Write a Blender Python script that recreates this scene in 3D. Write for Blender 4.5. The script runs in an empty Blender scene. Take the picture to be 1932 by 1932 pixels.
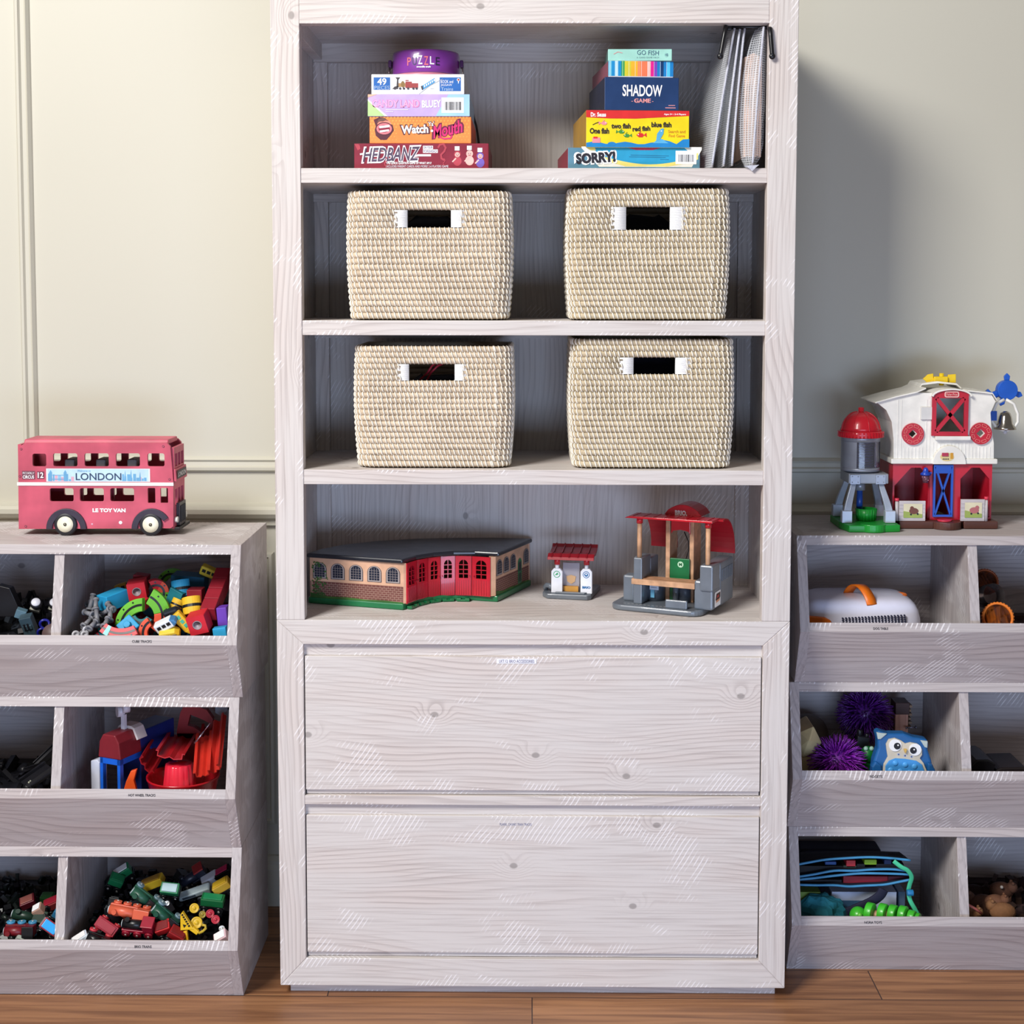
import bpy, math, random
from math import sin, cos, pi, radians, sqrt, atan2
from mathutils import Vector, Matrix, noise

# ------------------------------------------------------------------ camera
CX, DIST, CZ = -0.0086, 2.8523, 1.3999
PITCH, YAW, ROLL, FPX, PPY = 0.0729, -0.0113, 0.0009, 2800.8, 752.2
def ray(px, py):
    a, b = px - 966, py - PPY
    c, s = cos(ROLL), sin(ROLL); u, v = c*a + s*b, -s*a + c*b
    x, y, z = u/FPX, 1.0, -v/FPX
    c, s = cos(PITCH), sin(PITCH); y, z = c*y + s*z, -s*y + c*z
    c, s = cos(YAW), sin(YAW); x, y = c*x + s*y, -s*x + c*y
    return Vector((x, y, z))
EYE = Vector((CX, -DIST, CZ))
def at(px, py, Y):
    "the point at depth Y seen at a given spot of the photograph"
    r = ray(px, py)
    return EYE + r * ((Y + DIST) / r.y)
def atz(px, py, Z):
    r = ray(px, py)
    return EYE + r * ((Z - CZ) / r.z)

scene = bpy.context.scene
cam = bpy.data.objects.new('camera', bpy.data.cameras.new('camera'))
scene.collection.objects.link(cam); scene.camera = cam
fw = ray(966, PPY).normalized()
rt = (ray(1966, PPY) - ray(966, PPY)).normalized()
up = rt.cross(fw).normalized()
cam.matrix_world = Matrix(((rt.x, up.x, -fw.x, EYE.x), (rt.y, up.y, -fw.y, EYE.y), (rt.z, up.z, -fw.z, EYE.z), (0, 0, 0, 1)))
cam.data.sensor_width = 36; cam.data.lens = FPX/1932*36
cam.data.shift_y = (PPY - 966)/1932
cam.data.clip_start = .05

# ------------------------------------------------------------------ light
world = bpy.data.worlds.new('room_light'); scene.world = world; world.use_nodes = True
bg = world.node_tree.nodes['Background']; bg.inputs[0].default_value = (1.0, .935, .885, 1); bg.inputs[1].default_value = .15
def area(name, loc, target, sx, sy, power, col):
    l = bpy.data.lights.new(name, 'AREA'); l.shape = 'RECTANGLE'; l.size = sx; l.size_y = sy; l.energy = power; l.color = col
    o = bpy.data.objects.new(name, l); scene.collection.objects.link(o); o.location = loc
    o.rotation_euler = (Vector(target) - Vector(loc)).to_track_quat('-Z', 'Y').to_euler(); return o
area('upper_left_key', (-2.15, -3.0, 3.7), (0, 0, 1.2), 1.3, 1.3, 238, (1, .972, .93))  # warm key light from high on the left, its source unseen
area('low_blue_fill', (.4, -3.3, .36), (0, 0, .45), 2.2, .7, 50, (.52, .68, 1.0))  # cool fill lamp added low in front to brighten the lower half
scene.view_settings.view_transform = 'Standard'; scene.view_settings.look = 'None'
scene.view_settings.gamma = 1; scene.view_settings.exposure = 0.02
scene.view_settings.use_curve_mapping = False
scene.cycles.max_bounces = 6; scene.cycles.diffuse_bounces = 3; scene.cycles.transparent_max_bounces = 12

# ------------------------------------------------------------------ helpers
col = scene.collection
def lin(c):
    return tuple(((v/255)/12.92 if v/255 <= .04045 else ((v/255+.055)/1.055)**2.4) for v in c)
class NT:
    "short hand for building node trees"
    def __init__(s, name):
        s.m = bpy.data.materials.new(name); s.m.use_nodes = True; s.t = s.m.node_tree; s.b = s.t.nodes['Principled BSDF']
    def n(s, typ, ins=None, **kw):
        nd = s.t.nodes.new(typ)
        for k, v in kw.items(): setattr(nd, k, v)
        for k, v in (ins or {}).items():
            if isinstance(v, bpy.types.NodeSocket): s.t.links.new(v, nd.inputs[k])
            else: nd.inputs[k].default_value = v
        return nd
    def ma(s, op, a, b=0, c=0, clamp=False):
        nd = s.n('ShaderNodeMath', {0: a, 1: b, 2: c}, operation=op, use_clamp=clamp); return nd.outputs[0]
    def mix(s, f, a, b, mode='MIX'):
        nd = s.n('ShaderNodeMix', {0: f, 6: a, 7: b}, data_type='RGBA', blend_type=mode, clamp_factor=True); return nd.outputs[2]
    def ramp(s, f, lo, hi):
        return s.n('ShaderNodeMapRange', {0: f, 1: lo, 2: hi, 3: 0.0, 4: 1.0}, interpolation_type='SMOOTHSTEP').outputs[0]
    def set(s, **kw):
        for k, v in kw.items():
            k = k.replace('_', ' ')
            if isinstance(v, bpy.types.NodeSocket): s.t.links.new(v, s.b.inputs[k])
            else: s.b.inputs[k].default_value = v
def c4(rgb): return (*lin(rgb), 1)

_mc = {}
def P(rgb, rough=.4, metal=0, trans=0, alpha=1, name=None, var=.06, scale=30, coat=0, bump=0):
    "plain plastic, paint or card: one colour with slight procedural wear"
    key = (rgb, rough, metal, trans, alpha, var, scale, coat, bump)
    if key in _mc: return _mc[key]
    t = NT(name or 'finish_%02x%02x%02x' % tuple(int(v) for v in rgb))
    tc = t.n('ShaderNodeTexCoord').outputs['Object']
    ns = t.n('ShaderNodeTexNoise', {'Vector': tc, 'Scale': scale, 'Detail': 3.0}).outputs[0]
    base = c4(rgb); dk = tuple(v*(1-var*2.2) for v in base[:3]) + (1,)
    t.set(Base_Color=t.mix(t.ramp(ns, .35, .7), dk, base), Roughness=t.ma('MULTIPLY_ADD', ns, .12, rough-.06), Metallic=metal,
          Transmission_Weight=trans, Alpha=alpha, Coat_Weight=coat)
    if bump: t.set(Normal=t.n('ShaderNodeBump', {'Height': ns, 'Strength': bump, 'Distance': .002}).outputs[0])
    _mc[key] = t.m; return t.m

def wood(name, axis, light=(216, 210, 206), dark=(162, 151, 147), knots=.42, saw=1.0):
    t = NT(name)
    tc = t.n('ShaderNodeTexCoord').outputs['Object']
    rnd = t.n('ShaderNodeObjectInfo').outputs['Random']
    off = t.n('ShaderNodeCombineXYZ', {0: t.ma('MULTIPLY', rnd, 7.3), 1: t.ma('MULTIPLY', rnd, .11), 2: t.ma('MULTIPLY', rnd, 3.1)}).outputs[0]
    v = t.n('ShaderNodeVectorMath', {0: tc, 1: off}, operation='ADD').outputs[0]
    sp = t.n('ShaderNodeSeparateXYZ', {0: v}); x, y, z = sp.outputs
    a, b, c = (x, z, y) if axis == 'x' else (z, x, y)
    # slow drift of the growth rings along the board
    pv = t.n('ShaderNodeCombineXYZ', {0: t.ma('MULTIPLY', a, 1.6), 1: t.ma('MULTIPLY', b, 6.0), 2: t.ma('MULTIPLY', c, 6.0)}).outputs[0]
    drift = t.n('ShaderNodeTexNoise', {'Vector': pv, 'Scale': 1.0, 'Detail': 1.5}).outputs[0]
    kv = t.n('ShaderNodeCombineXYZ', {0: t.ma('MULTIPLY', a, 4.6), 1: t.ma('MULTIPLY', t.ma('MULTIPLY_ADD', c, .7, b), 6.2), 2: 0.0}).outputs[0]
    vor = t.n('ShaderNodeTexVoronoi', {'Vector': kv, 'Scale': 1.0, 'Randomness': 1.0}, voronoi_dimensions='2D')
    kd = vor.outputs['Distance']; kc = t.n('ShaderNodeSeparateColor', {0: vor.outputs['Color']}).outputs[0]
    has = t.ma('LESS_THAN', kc, knots)
    pull = t.ma('MULTIPLY', t.ma('SUBTRACT', 1.0, t.ramp(kd, 0.0, .22)), t.ma('MULTIPLY', has, .035))
    q = t.ma('ADD', t.ma('ADD', b, t.ma('MULTIPLY', c, .6)), t.ma('ADD', t.ma('MULTIPLY', drift, .13), pull))
    ring = t.ma('FRACT', t.ma('MULTIPLY', q, 92.0))
    ring = t.ma('MULTIPLY', t.ramp(ring, .45, .93), t.ma('SUBTRACT', 1.0, t.ramp(ring, .94, 1.0)))
    fv = t.n('ShaderNodeCombineXYZ', {0: t.ma('MULTIPLY', a, 5.0), 1: t.ma('MULTIPLY', b, 260.0), 2: t.ma('MULTIPLY', c, 260.0)}).outputs[0]
    fine = t.n('ShaderNodeTexNoise', {'Vector': fv, 'Scale': 1.0, 'Detail': 3.0}).outputs[0]
    patch = t.n('ShaderNodeTexNoise', {'Vector': pv, 'Scale': 2.3, 'Detail': 3.0}).outputs[0]
    L, Dk = c4(light), c4(dark)
    warm = tuple(v*k for v, k in zip(L, (1.0, .955, .935, 1)))
    base = t.mix(t.ramp(patch, .35, .75), L, warm)
    g = t.ma('MULTIPLY', ring, t.ramp(patch, .25, .75))
    base = t.mix(t.ma('MULTIPLY', g, .50), base, Dk)
    base = t.mix(t.ma('MULTIPLY', t.ramp(fine, .45, .75), .38), base, Dk)
    kn = t.ma('MULTIPLY', t.ma('SUBTRACT', 1.0, t.ramp(kd, .026, .044)), has)
    base = t.mix(t.ma('MULTIPLY', kn, .55), base, tuple(v*.45 for v in Dk[:3]) + (1,))
    # diagonal saw marks rubbed with white
    gen = t.n('ShaderNodeSeparateXYZ', {0: t.n('ShaderNodeTexCoord').outputs['Generated']}).outputs[2 if axis == 'x' else 0]
    edge = t.ma('ABSOLUTE', t.ma('SUBTRACT', gen, .5))
    sv = t.ma('MULTIPLY', t.ma('SUBTRACT', t.ma('MULTIPLY', t.ma('ADD', x, y), .82), t.ma('MULTIPLY', z, .57)), 122.0)
    wob = t.ma('MULTIPLY', t.n('ShaderNodeTexNoise', {'Vector': v, 'Scale': 5.0}).outputs[0], 4.0)
    st = t.ma('MULTIPLY', t.ramp(t.ma('FRACT', t.ma('ADD', sv, wob)), .60, .80), t.ma('SUBTRACT', 1.0, t.ramp(t.ma('FRACT', t.ma('ADD', sv, wob)), .90, 1.0)))
    mv = t.n('ShaderNodeTexNoise', {'Vector': t.n('ShaderNodeCombineXYZ', {0: t.ma('MULTIPLY', t.ma('ADD', x, y), 6.0), 1: 0.0, 2: t.ma('MULTIPLY', z, 13.0)}).outputs[0], 'Scale': 1.0, 'Detail': 2.5}).outputs[0]
    mask = t.ma('MULTIPLY', t.ramp(t.ma('MULTIPLY_ADD', edge, .30, mv), .625, .70), t.ramp(t.n('ShaderNodeTexNoise', {'Vector': v, 'Scale': 26.0, 'Detail': 1.0}).outputs[0], .36, .5))
    sm = t.ma('MULTIPLY', t.ma('MULTIPLY', st, mask), .75*saw)
    base = t.mix(sm, base, c4((246, 243, 244)))
    h = t.ma('ADD', t.ma('MULTIPLY', g, -.5), t.ma('ADD', t.ma('MULTIPLY', sm, .8), t.ma('MULTIPLY', fine, .35)))
    t.set(Base_Color=base, Roughness=.62, Normal=t.n('ShaderNodeBump', {'Height': h, 'Strength': .35, 'Distance': .0012}).outputs[0])
    t.b.inputs['Specular IOR Level'].default_value = .35
    return t.m
WX = wood('whitewashed_pine_horizontal', 'x'); WZ = wood('whitewashed_pine_vertical', 'z')

class MB:
    "collects geometry for ONE mesh object"
    def __init__(s): s.v = []; s.f = []; s.m = []; s.sm = []
    def add(s, vs, fs, m=0, M=None, smooth=False):
        o = len(s.v)
        if M is not None: vs = [M @ Vector(v) for v in vs]
        s.v += [tuple(v) for v in vs]; s.f += [tuple(o+i for i in f) for f in fs]
        s.m += [m]*len(fs); s.sm += [smooth]*len(fs); return s
    def box(s, x0, x1, y0, y1, z0, z1, m=0, M=None):
        return s.add([(x0,y0,z0),(x1,y0,z0),(x1,y1,z0),(x0,y1,z0),(x0,y0,z1),(x1,y0,z1),(x1,y1,z1),(x0,y1,z1)],
                     [(0,3,2,1),(4,5,6,7),(0,1,5,4),(1,2,6,5),(2,3,7,6),(3,0,4,7)], m, M)
    def prism(s, pts, ax, a0, a1, m=0, M=None, smooth=False, top=None):
        "a polygon extruded along an axis; pts are (x,z) for y, (y,z) for x, (x,y) for z"
        def w(p, a): return (a, p[0], p[1]) if ax == 'x' else ((p[0], a, p[1]) if ax == 'y' else (p[0], p[1], a))
        n = len(pts); t = top or pts
        vs = [w(p, a0) for p in pts] + [w(p, a1) for p in t]
        s.add(vs, [tuple(range(n))[::-1], tuple(range(n, 2*n))], m, M)
        k = len(s.v) - 2*n
        for i in range(n):
            j = (i+1) % n; s.f.append((k+i, k+j, k+n+j, k+n+i)); s.m.append(m); s.sm.append(smooth)
        return s
    def lathe(s, prof, n=24, m=0, M=None, smooth=True, a0=0, a1=2*pi):
        full = abs(a1-a0-2*pi) < 1e-6; k = n if full else n+1
        vs = []; fs = []
        for r, z in prof:
            for i in range(k):
                a = a0 + (a1-a0)*i/n; vs.append((r*cos(a), r*sin(a), z))
        for j in range(len(prof)-1):
            for i in range(n if full else n):
                i2 = (i+1) % k
                if not full and i == n: continue
                fs.append((j*k+i, j*k+i2, (j+1)*k+i2, (j+1)*k+i))
        if full:
            if prof[0][0] > 1e-6: fs.append(tuple(range(k))[::-1])
            if prof[-1][0] > 1e-6: fs.append(tuple((len(prof)-1)*k+i for i in range(k)))
        return s.add(vs, fs, m, M, smooth)
    def cyl(s, p0, p1, r0, r1=None, n=16, m=0, smooth=True):
        p0, p1 = Vector(p0), Vector(p1); d = p1-p0
        M = Matrix.Translation(p0) @ d.to_track_quat('Z', 'Y').to_matrix().to_4x4()
        r1 = r0 if r1 is None else r1; L = d.length
        vs = [(r0*cos(2*pi*i/n), r0*sin(2*pi*i/n), 0) for i in range(n)] + [(r1*cos(2*pi*i/n), r1*sin(2*pi*i/n), L) for i in range(n)]
        s.add(vs, [(i, (i+1) % n, n+(i+1) % n, n+i) for i in range(n)], m, M, smooth)
        k = len(s.v)-2*n
        s.f += [tuple(k+i for i in range(n))[::-1], tuple(k+n+i for i in range(n))]; s.m += [m, m]; s.sm += [False, False]
        return s
    def tube(s, path, r, n=8, closed=False, m=0, rs=None, flat=1.0):
        path = [Vector(p) for p in path]; N = len(path); vs = []; fs = []; upv = None
        for i, p in enumerate(path):
            a = path[(i-1) % N] if closed or i else path[0]; b = path[(i+1) % N] if closed or i < N-1 else path[-1]
            d = (b-a).normalized() if (b-a).length > 1e-9 else Vector((0, 0, 1))
            if upv is None: upv = d.orthogonal().normalized() if abs(d.z) > .9 else Vector((0, 0, 1))
            e = (upv - d*upv.dot(d)); e = e.normalized() if e.length > 1e-6 else d.orthogonal().normalized()
            upv = e; g = d.cross(e); rr = rs[i] if rs else r
            for k in range(n):
                t = 2*pi*k/n; vs.append(p + e*(rr*cos(t)) + g*(rr*flat*sin(t)))
        for i in range(N if closed else N-1):
            j = (i+1) % N
            for k in range(n): fs.append((i*n+k, i*n+(k+1) % n, j*n+(k+1) % n, j*n+k))
        if not closed: fs += [tuple(range(n))[::-1], tuple((N-1)*n+k for k in range(n))]
        return s.add(vs, fs, m, None, True)
    def ball(s, c, r, m=0, n=14, sx=1, sy=1, sz=1, M=None, half=False):
        k = n//2; prof = []
        for i in range(k+1):
            t = -pi/2 + pi*i/k
            if half and t < 0: continue
            prof.append((max(r*cos(t), 0 if i in (0, k) else r*cos(t)), r*sin(t)))
        T = Matrix.Translation(c) @ Matrix.Diagonal((sx, sy, sz, 1))
        if M is not None: T = M @ T
        return s.lathe([(max(a, 1e-7), b) for a, b in prof], n, m, T)
    def curve2d(s, loops, M, depth, m=0, text=None, shear=0, bold=0):
        cu = bpy.data.curves.new('tmp', 'FONT' if text is not None else 'CURVE')
        cu.dimensions = '2D' if text is None else cu.dimensions; cu.fill_mode = 'BOTH'; cu.extrude = 0 if text is not None else depth/2
        if text is not None:
            cu.body = text; cu.size = 1; cu.shear = shear; cu.offset = bold; cu.resolution_u = 3
        else:
            for lp in loops:
                sp = cu.splines.new('POLY'); sp.points.add(len(lp)-1); sp.use_cyclic_u = True
                for p, q in zip(sp.points, lp): p.co = (q[0], q[1], 0, 1)
        o = bpy.data.objects.new('tmp', cu)
        me = bpy.data.meshes.new_from_object(o); vs = [v.co.copy() for v in me.vertices]; fs = [tuple(p.vertices) for p in me.polygons]
        bpy.data.objects.remove(o); bpy.data.curves.remove(cu); bpy.data.meshes.remove(me)
        return vs, fs
    def plate(s, loops, M, depth, m=0):
        "flat board with holes: first loop outline, others holes, in its own xy plane"
        vs, fs = s.curve2d(loops, M, depth); return s.add(vs, fs, m, M)
    def text(s, txt, x0, z0, x1, z1, y, m=0, shear=0, bold=0, ang=0, M=None, grow=0):
        "lettering fitted into the box x0..x1, z0..z1, facing -y (or placed by M in its own xy plane)"
        vs, fs = s.curve2d(None, None, 0, text=txt, shear=shear, bold=bold)
        if not vs: return s
        ax, bx = min(v.x for v in vs), max(v.x for v in vs); az, bz = min(v.y for v in vs), max(v.y for v in vs)
        w, h = x1-x0, z1-z0; c, sn = cos(ang), sin(ang); out = []
        for v in vs:
            u = (v.x-ax)/(bx-ax)*w - w/2; q = (v.y-az)/(bz-az)*h - h/2
            u *= 1+grow; q *= 1+grow
            uu, qq = c*u - sn*q, sn*u + c*q
            X, Z = (x0+x1)/2+uu, (z0+z1)/2+qq
            out.append((X, y, Z) if M is None else M @ Vector((X, Z, y)))
        return s.add(out, fs, m)
    def flat(s, pts, y, m=0, M=None):
        "a printed flat patch facing -y"
        return s.add([(p[0], y, p[1]) if M is None else M @ Vector((p[0], p[1], y)) for p in pts], [tuple(range(len(pts)))], m)
    def disc(s, cx, cz, r, y, m=0, n=20, sx=1, sz=1):
        return s.flat([(cx+r*sx*cos(2*pi*i/n), cz+r*sz*sin(2*pi*i/n)) for i in range(n)], y, m)
    def build(s, name, mats, parent=None, bevel=0, seg=2, sub=0, M=None):
        me = bpy.data.meshes.new(name); me.from_pydata(s.v, [], s.f); me.update()
        for mt in (mats if isinstance(mats, (list, tuple)) else [mats]): me.materials.append(mt)
        me.polygons.foreach_set('material_index', s.m); me.polygons.foreach_set('use_smooth', s.sm)
        if len(s.f) < 60000:
            import bmesh
            bm = bmesh.new(); bm.from_mesh(me); bmesh.ops.recalc_face_normals(bm, faces=bm.faces); bm.to_mesh(me); bm.free()
        o = bpy.data.objects.new(name, me); col.objects.link(o)
        if M is not None: o.matrix_world = M
        if parent is not None: o.parent = parent
        if bevel:
            b = o.modifiers.new('Bevel', 'BEVEL'); b.width = bevel; b.segments = seg; b.limit_method = 'ANGLE'; b.angle_limit = radians(50)
            try: b.harden_normals = False
            except Exception: pass
        if sub:
            q = o.modifiers.new('Subd', 'SUBSURF'); q.levels = sub; q.render_levels = sub
        return o
def tag(o, label=None, cat=None, group=None, kind=None):
    if label: o['label'] = label
    if cat: o['category'] = cat
    if group: o['group'] = group
    if kind: o['kind'] = kind
    return o
def thing(name, label, cat, group=None, loc=(0, 0, 0), rot=None):
    o = bpy.data.objects.new(name, None); col.objects.link(o); o.location = loc; o.empty_display_size = .02
    if rot is not None: o.rotation_euler = rot
    return tag(o, label, cat, group)
def kids(o): return [c for c in bpy.data.objects if c.parent == o]
def dup(o, parent=None):
    c = o.copy(); col.objects.link(c)
    if parent is not None: c.parent = parent
    for k in kids(o): dup(k, c)
    return c
def struct(o): o['kind'] = 'structure'; return o
def smooth(P, n=5):
    'points of a flowing line through P'
    P = [Vector(p) for p in P]; Q = [2*P[0]-P[1]] + P + [2*P[-1]-P[-2]]; out = []
    for i in range(1, len(Q)-2):
        a, b, c, d = Q[i-1:i+3]
        for k in range(n):
            t = k/n; out.append(.5*((2*b) + (c-a)*t + (2*a-5*b+4*c-d)*t*t + (3*b-a-3*c+d)*t**3))
    return out + [P[-1]]
def rect(x0, x1, z0, z1): return [(x0, z0), (x1, z0), (x1, z1), (x0, z1)]
def rrect(x0, x1, z0, z1, r, n=4):
    out = []
    for cx, cz, a in ((x1-r, z0+r, -90), (x1-r, z1-r, 0), (x0+r, z1-r, 90), (x0+r, z0+r, 180)):
        for i in range(n+1):
            t = radians(a + 90*i/n); out.append((cx+r*cos(t), cz+r*sin(t)))
    return out
def circ(cx, cz, r, n=24, sx=1, sz=1): return [(cx+r*sx*cos(2*pi*i/n), cz+r*sz*sin(2*pi*i/n)) for i in range(n)]
FRONT = Matrix(((1, 0, 0, 0), (0, 0, -1, 0), (0, 1, 0, 0), (0, 0, 0, 1)))   # own xy plane -> facing -y
# ------------------------------------------------------------------ room
WALLY = .45
def wall_mat():
    t = NT('grey_green_wall_paint'); tc = t.n('ShaderNodeTexCoord').outputs['Object']
    n1 = t.n('ShaderNodeTexNoise', {'Vector': tc, 'Scale': 220.0, 'Detail': 2.0}).outputs[0]
    n2 = t.n('ShaderNodeTexNoise', {'Vector': tc, 'Scale': 1.3, 'Detail': 2.0}).outputs[0]
    t.set(Base_Color=t.mix(n2, c4((196, 193, 178)), c4((204, 201, 187))), Roughness=.55,
          Normal=t.n('ShaderNodeBump', {'Height': n1, 'Strength': .05, 'Distance': .001}).outputs[0]); return t.m
WALL = wall_mat()
def floor_mat():
    t = NT('oak_floorboards'); tc = t.n('ShaderNodeTexCoord').outputs['Object']
    br = t.n('ShaderNodeTexBrick', {'Vector': tc, 'Color1': (0, 0, 0, 1), 'Color2': (1, 1, 1, 1), 'Mortar': (.5, .5, .5, 1), 'Scale': 1.0,
             'Mortar Size': .0012, 'Mortar Smooth': .1, 'Bias': 0.0, 'Brick Width': 1.1, 'Row Height': .125}, offset=.37)
    sp = t.n('ShaderNodeSeparateXYZ', {0: tc}); r = t.n('ShaderNodeSeparateColor', {0: br.outputs['Color']}).outputs[0]
    v = t.n('ShaderNodeCombineXYZ', {0: t.ma('MULTIPLY', sp.outputs[0], 3.0), 1: t.ma('MULTIPLY', sp.outputs[1], 60.0), 2: t.ma('MULTIPLY', r, 9.0)}).outputs[0]
    g = t.n('ShaderNodeTexNoise', {'Vector': v, 'Scale': 1.0, 'Detail': 5.0, 'Distortion': .6}).outputs[0]
    b = t.mix(t.ramp(g, .3, .7), c4((128, 86, 56)), c4((176, 126, 86)))
    b = t.mix(t.ma('MULTIPLY', r, .35), b, c4((120, 84, 62)))
    b = t.mix(br.outputs['Fac'], b, c4((60, 40, 30)))
    t.set(Base_Color=b, Roughness=.42, Normal=t.n('ShaderNodeBump', {'Height': g, 'Strength': .12, 'Distance': .002}).outputs[0]); return t.m
m = MB().box(-2.6, 2.6, -4.2, WALLY, -.05, 0); struct(m.build('floor', floor_mat()))
m = MB().box(-2.6, 2.6, WALLY, WALLY+.1, -.05, 2.9); struct(m.build('wall_back', WALL))
W0 = WALLY
struct(MB().prism([(W0, 0), (W0-.022, 0), (W0-.022, .085), (W0-.016, .096), (W0-.016, .103), (W0-.006, .112), (W0, .114)], 'x', -2.6, 2.6).build('baseboard_back', WALL, bevel=.001))
# chair rail: nosing above a small cove
struct(MB().prism([(W0, .872), (W0-.012, .874), (W0-.014, .886), (W0-.026, .892), (W0-.034, .902), (W0-.034, .912), (W0-.026, .918), (W0-.012, .921), (W0, .924)], 'x', -2.6, 2.6).build('trim_1', WALL))
def panel_frame(name, x0, x1, z0, z1, w=.034):
    m = MB(); prof = [(0, .004), (.004, .012), (.010, .013), (.014, .007), (.022, .006), (.027, .011), (.032, .004), (.034, 0)]
    for (ax, az, bx, bz, nx, nz) in ((x0, z0, x1, z0, 0, 1), (x0, z1, x1, z1, 0, -1), (x0, z0, x0, z1, 1, 0), (x1, z0, x1, z1, -1, 0)):
        for (d0, h0), (d1, h1) in zip(prof[:-1], prof[1:]):
            def pt(px, pz, d, h, e):
                sx = (1 if px == x0 else -1) * d if nz else nx*d
                sz = (1 if pz == z0 else -1) * d if nx else nz*d
                return (px+sx, W0-h, pz+sz)
            m.add([pt(ax, az, d0, h0, 0), pt(bx, bz, d0, h0, 0), pt(bx, bz, d1, h1, 0), pt(ax, az, d1, h1, 0)], [(0, 1, 2, 3)])
        m.add([pt(ax, az, 0, 0, 0), pt(bx, bz, 0, 0, 0), pt(bx, bz, 0, .004, 0), pt(ax, az, 0, .004, 0)], [(0, 1, 2, 3)])
    return struct(m.build(name, WALL))
xl = at(36, 400, W0).x
panel_frame('trim_2', xl, 2.2, .994, 2.6)
panel_frame('trim_3', xl-.9, xl-.09, .994, 2.6)
xs = at(520, 1300, W0).x
panel_frame('trim_4', xl-.4, xs, .186, .812)
panel_frame('trim_5', xs+.1, 1.9, .186, .812)

# ------------------------------------------------------------------ bookcase
bc = thing('bookcase', 'tall whitewashed pine bookcase with open shelves above two wide drawers', 'bookcase', loc=(0, 0, 0))
SI, SU, SL = .4688, .4446, .4480
ZT, Z1T, Z1B, Z2T, Z2B, Z3T, Z3B, Z4 = 1.9035, 1.6322, 1.6041, 1.3417, 1.3133, 1.0531, 1.0243, .7582
for sx in (-1, 1):
    def bx(x0, x1, *a): return MB().box(min(sx*x0, sx*x1), max(sx*x0, sx*x1), *a)
    bx(SU, .5, 0, .03, Z4, 1.965).build('stile', WZ, bc, bevel=.0015)
    bx(SI, .4995, .03, .40, 0.02, 1.965).build('side_panel', WZ, bc)
    p = [(sx*SL, .078), (sx*SL, .710), (sx*.5, Z4), (sx*.5, .0217)]
    MB().prism(p, 'y', 0, .03).build('stile', WZ, bc, bevel=.0015)
    bx(SI-.030, SI, .345, .36, Z4, 1.93).build('back_stile', WZ, bc, bevel=.001)
MB().prism([(-.5, Z4), (.5, Z4), (SL, .710), (-SL, .710)], 'y', 0, .03).build('rail', WX, bc, bevel=.0015)
MB().prism([(-.5, .0217), (.5, .0217), (SL, .078), (-SL, .078)], 'y', 0, .03).build('rail', WX, bc, bevel=.0015)
MB().box(-SL, SL, .001, .03, .3896, .4077).build('rail', WX, bc, bevel=.001)
MB().box(-SU, SU, 0, .03, ZT, 1.965).build('rail', WX, bc, bevel=.0015)
MB().box(-SI, SI, .36, .372, .03, 1.965).build('back_panel', WZ, bc)
MB().box(-SI, SI, .03, .40, 1.945, 1.965).build('top_board', WX, bc)
zc = at(1005, 85, .36).z; zt = at(1005, 118, .35).z
MB().box(-SI, SI, .03, .36, zc, 1.945).build('ceiling_board', WX, bc)
MB().box(-SI+.001, SI-.001, .338, .36, zt, zc+.001).build('cornice', WX, bc, bevel=.001)
for sx in (-1, 1):
    MB().box(min(sx*(SI-.02), sx*SI), max(sx*(SI-.02), sx*SI), .03, .338, zt+.004, zc+.001).build('cornice', WX, bc, bevel=.001)
for zt_, zb_ in ((Z1T, Z1B), (Z2T, Z2B), (Z3T, Z3B)):
    MB().prism([(-SU, .002), (SU, .002), (SU, .03), (SI, .03), (SI, .36), (-SI, .36), (-SI, .03), (-SU, .03)], 'z', zb_, zt_).build('shelf', WX, bc, bevel=.0012)
    MB().box(-SI, SI, .335, .36, zb_-.016, zb_).build('shelf_cleat', WX, bc)
MB().box(-SI, SI, .03, .36, Z4-.02, Z4).build('shelf', WX, bc)
MB().box(-.4836, .4845, .022, .38, 0, .0217).build('plinth', WX, bc, bevel=.001)
for (z0, z1, gz0, gz1) in ((.4183, .6858, .4077, .710), (.0889, .3672, .078, .3896)):
    d = MB().box(-SL+.002, SL-.002, .003, .0118, z0, z1)
    o = d.build('drawer', WX, bc, bevel=.0015)
    MB().prism([(.036, z1-.002), (.012, z1-.002), (.0105, gz1), (.040, gz1)], 'x', -SL, SL).build('finger_rail', WX, o)
    MB().prism([(.009, z0+.001), (.010, gz0+.0015), (.034, gz0+.0015), (.034, z0+.001)], 'x', -SL+.003, SL-.003).build('lower_lip', WX, o)
    MB().box(-SL+.004, SL-.004, .041, .34, z0, z1-.02).build('drawer_box', WX, o)
INK = P((52, 50, 66), .6); PAPER = P((246, 246, 252), .5)
dr = [o for o in kids(bc) if o.name.startswith('drawer')]
a = at(937, 1252, .0028); b = at(1012, 1243, .0028)
m = MB().box(a.x, b.x, .0022, .0031, a.z, b.z, 0)
q0, q1 = at(942, 1250.5, .002), at(1008, 1245, .002)
m.text('LKT.12: BRIO ACCESSORIES', q0.x, q0.z, q1.x, q1.z, .0019, 1)
m.build('label_sticker', [PAPER, P((96, 92, 130), .6)], dr[0])
q0, q1 = at(943, 1558.5, .002), at(1003, 1553.5, .002)
MB().text('PLAREIL, CHUNKS TRAIN TRACKS', q0.x, q0.z, q1.x, q1.z, .0026, 0).build('lettering', P((108, 112, 150), .6), dr[1])

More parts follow.
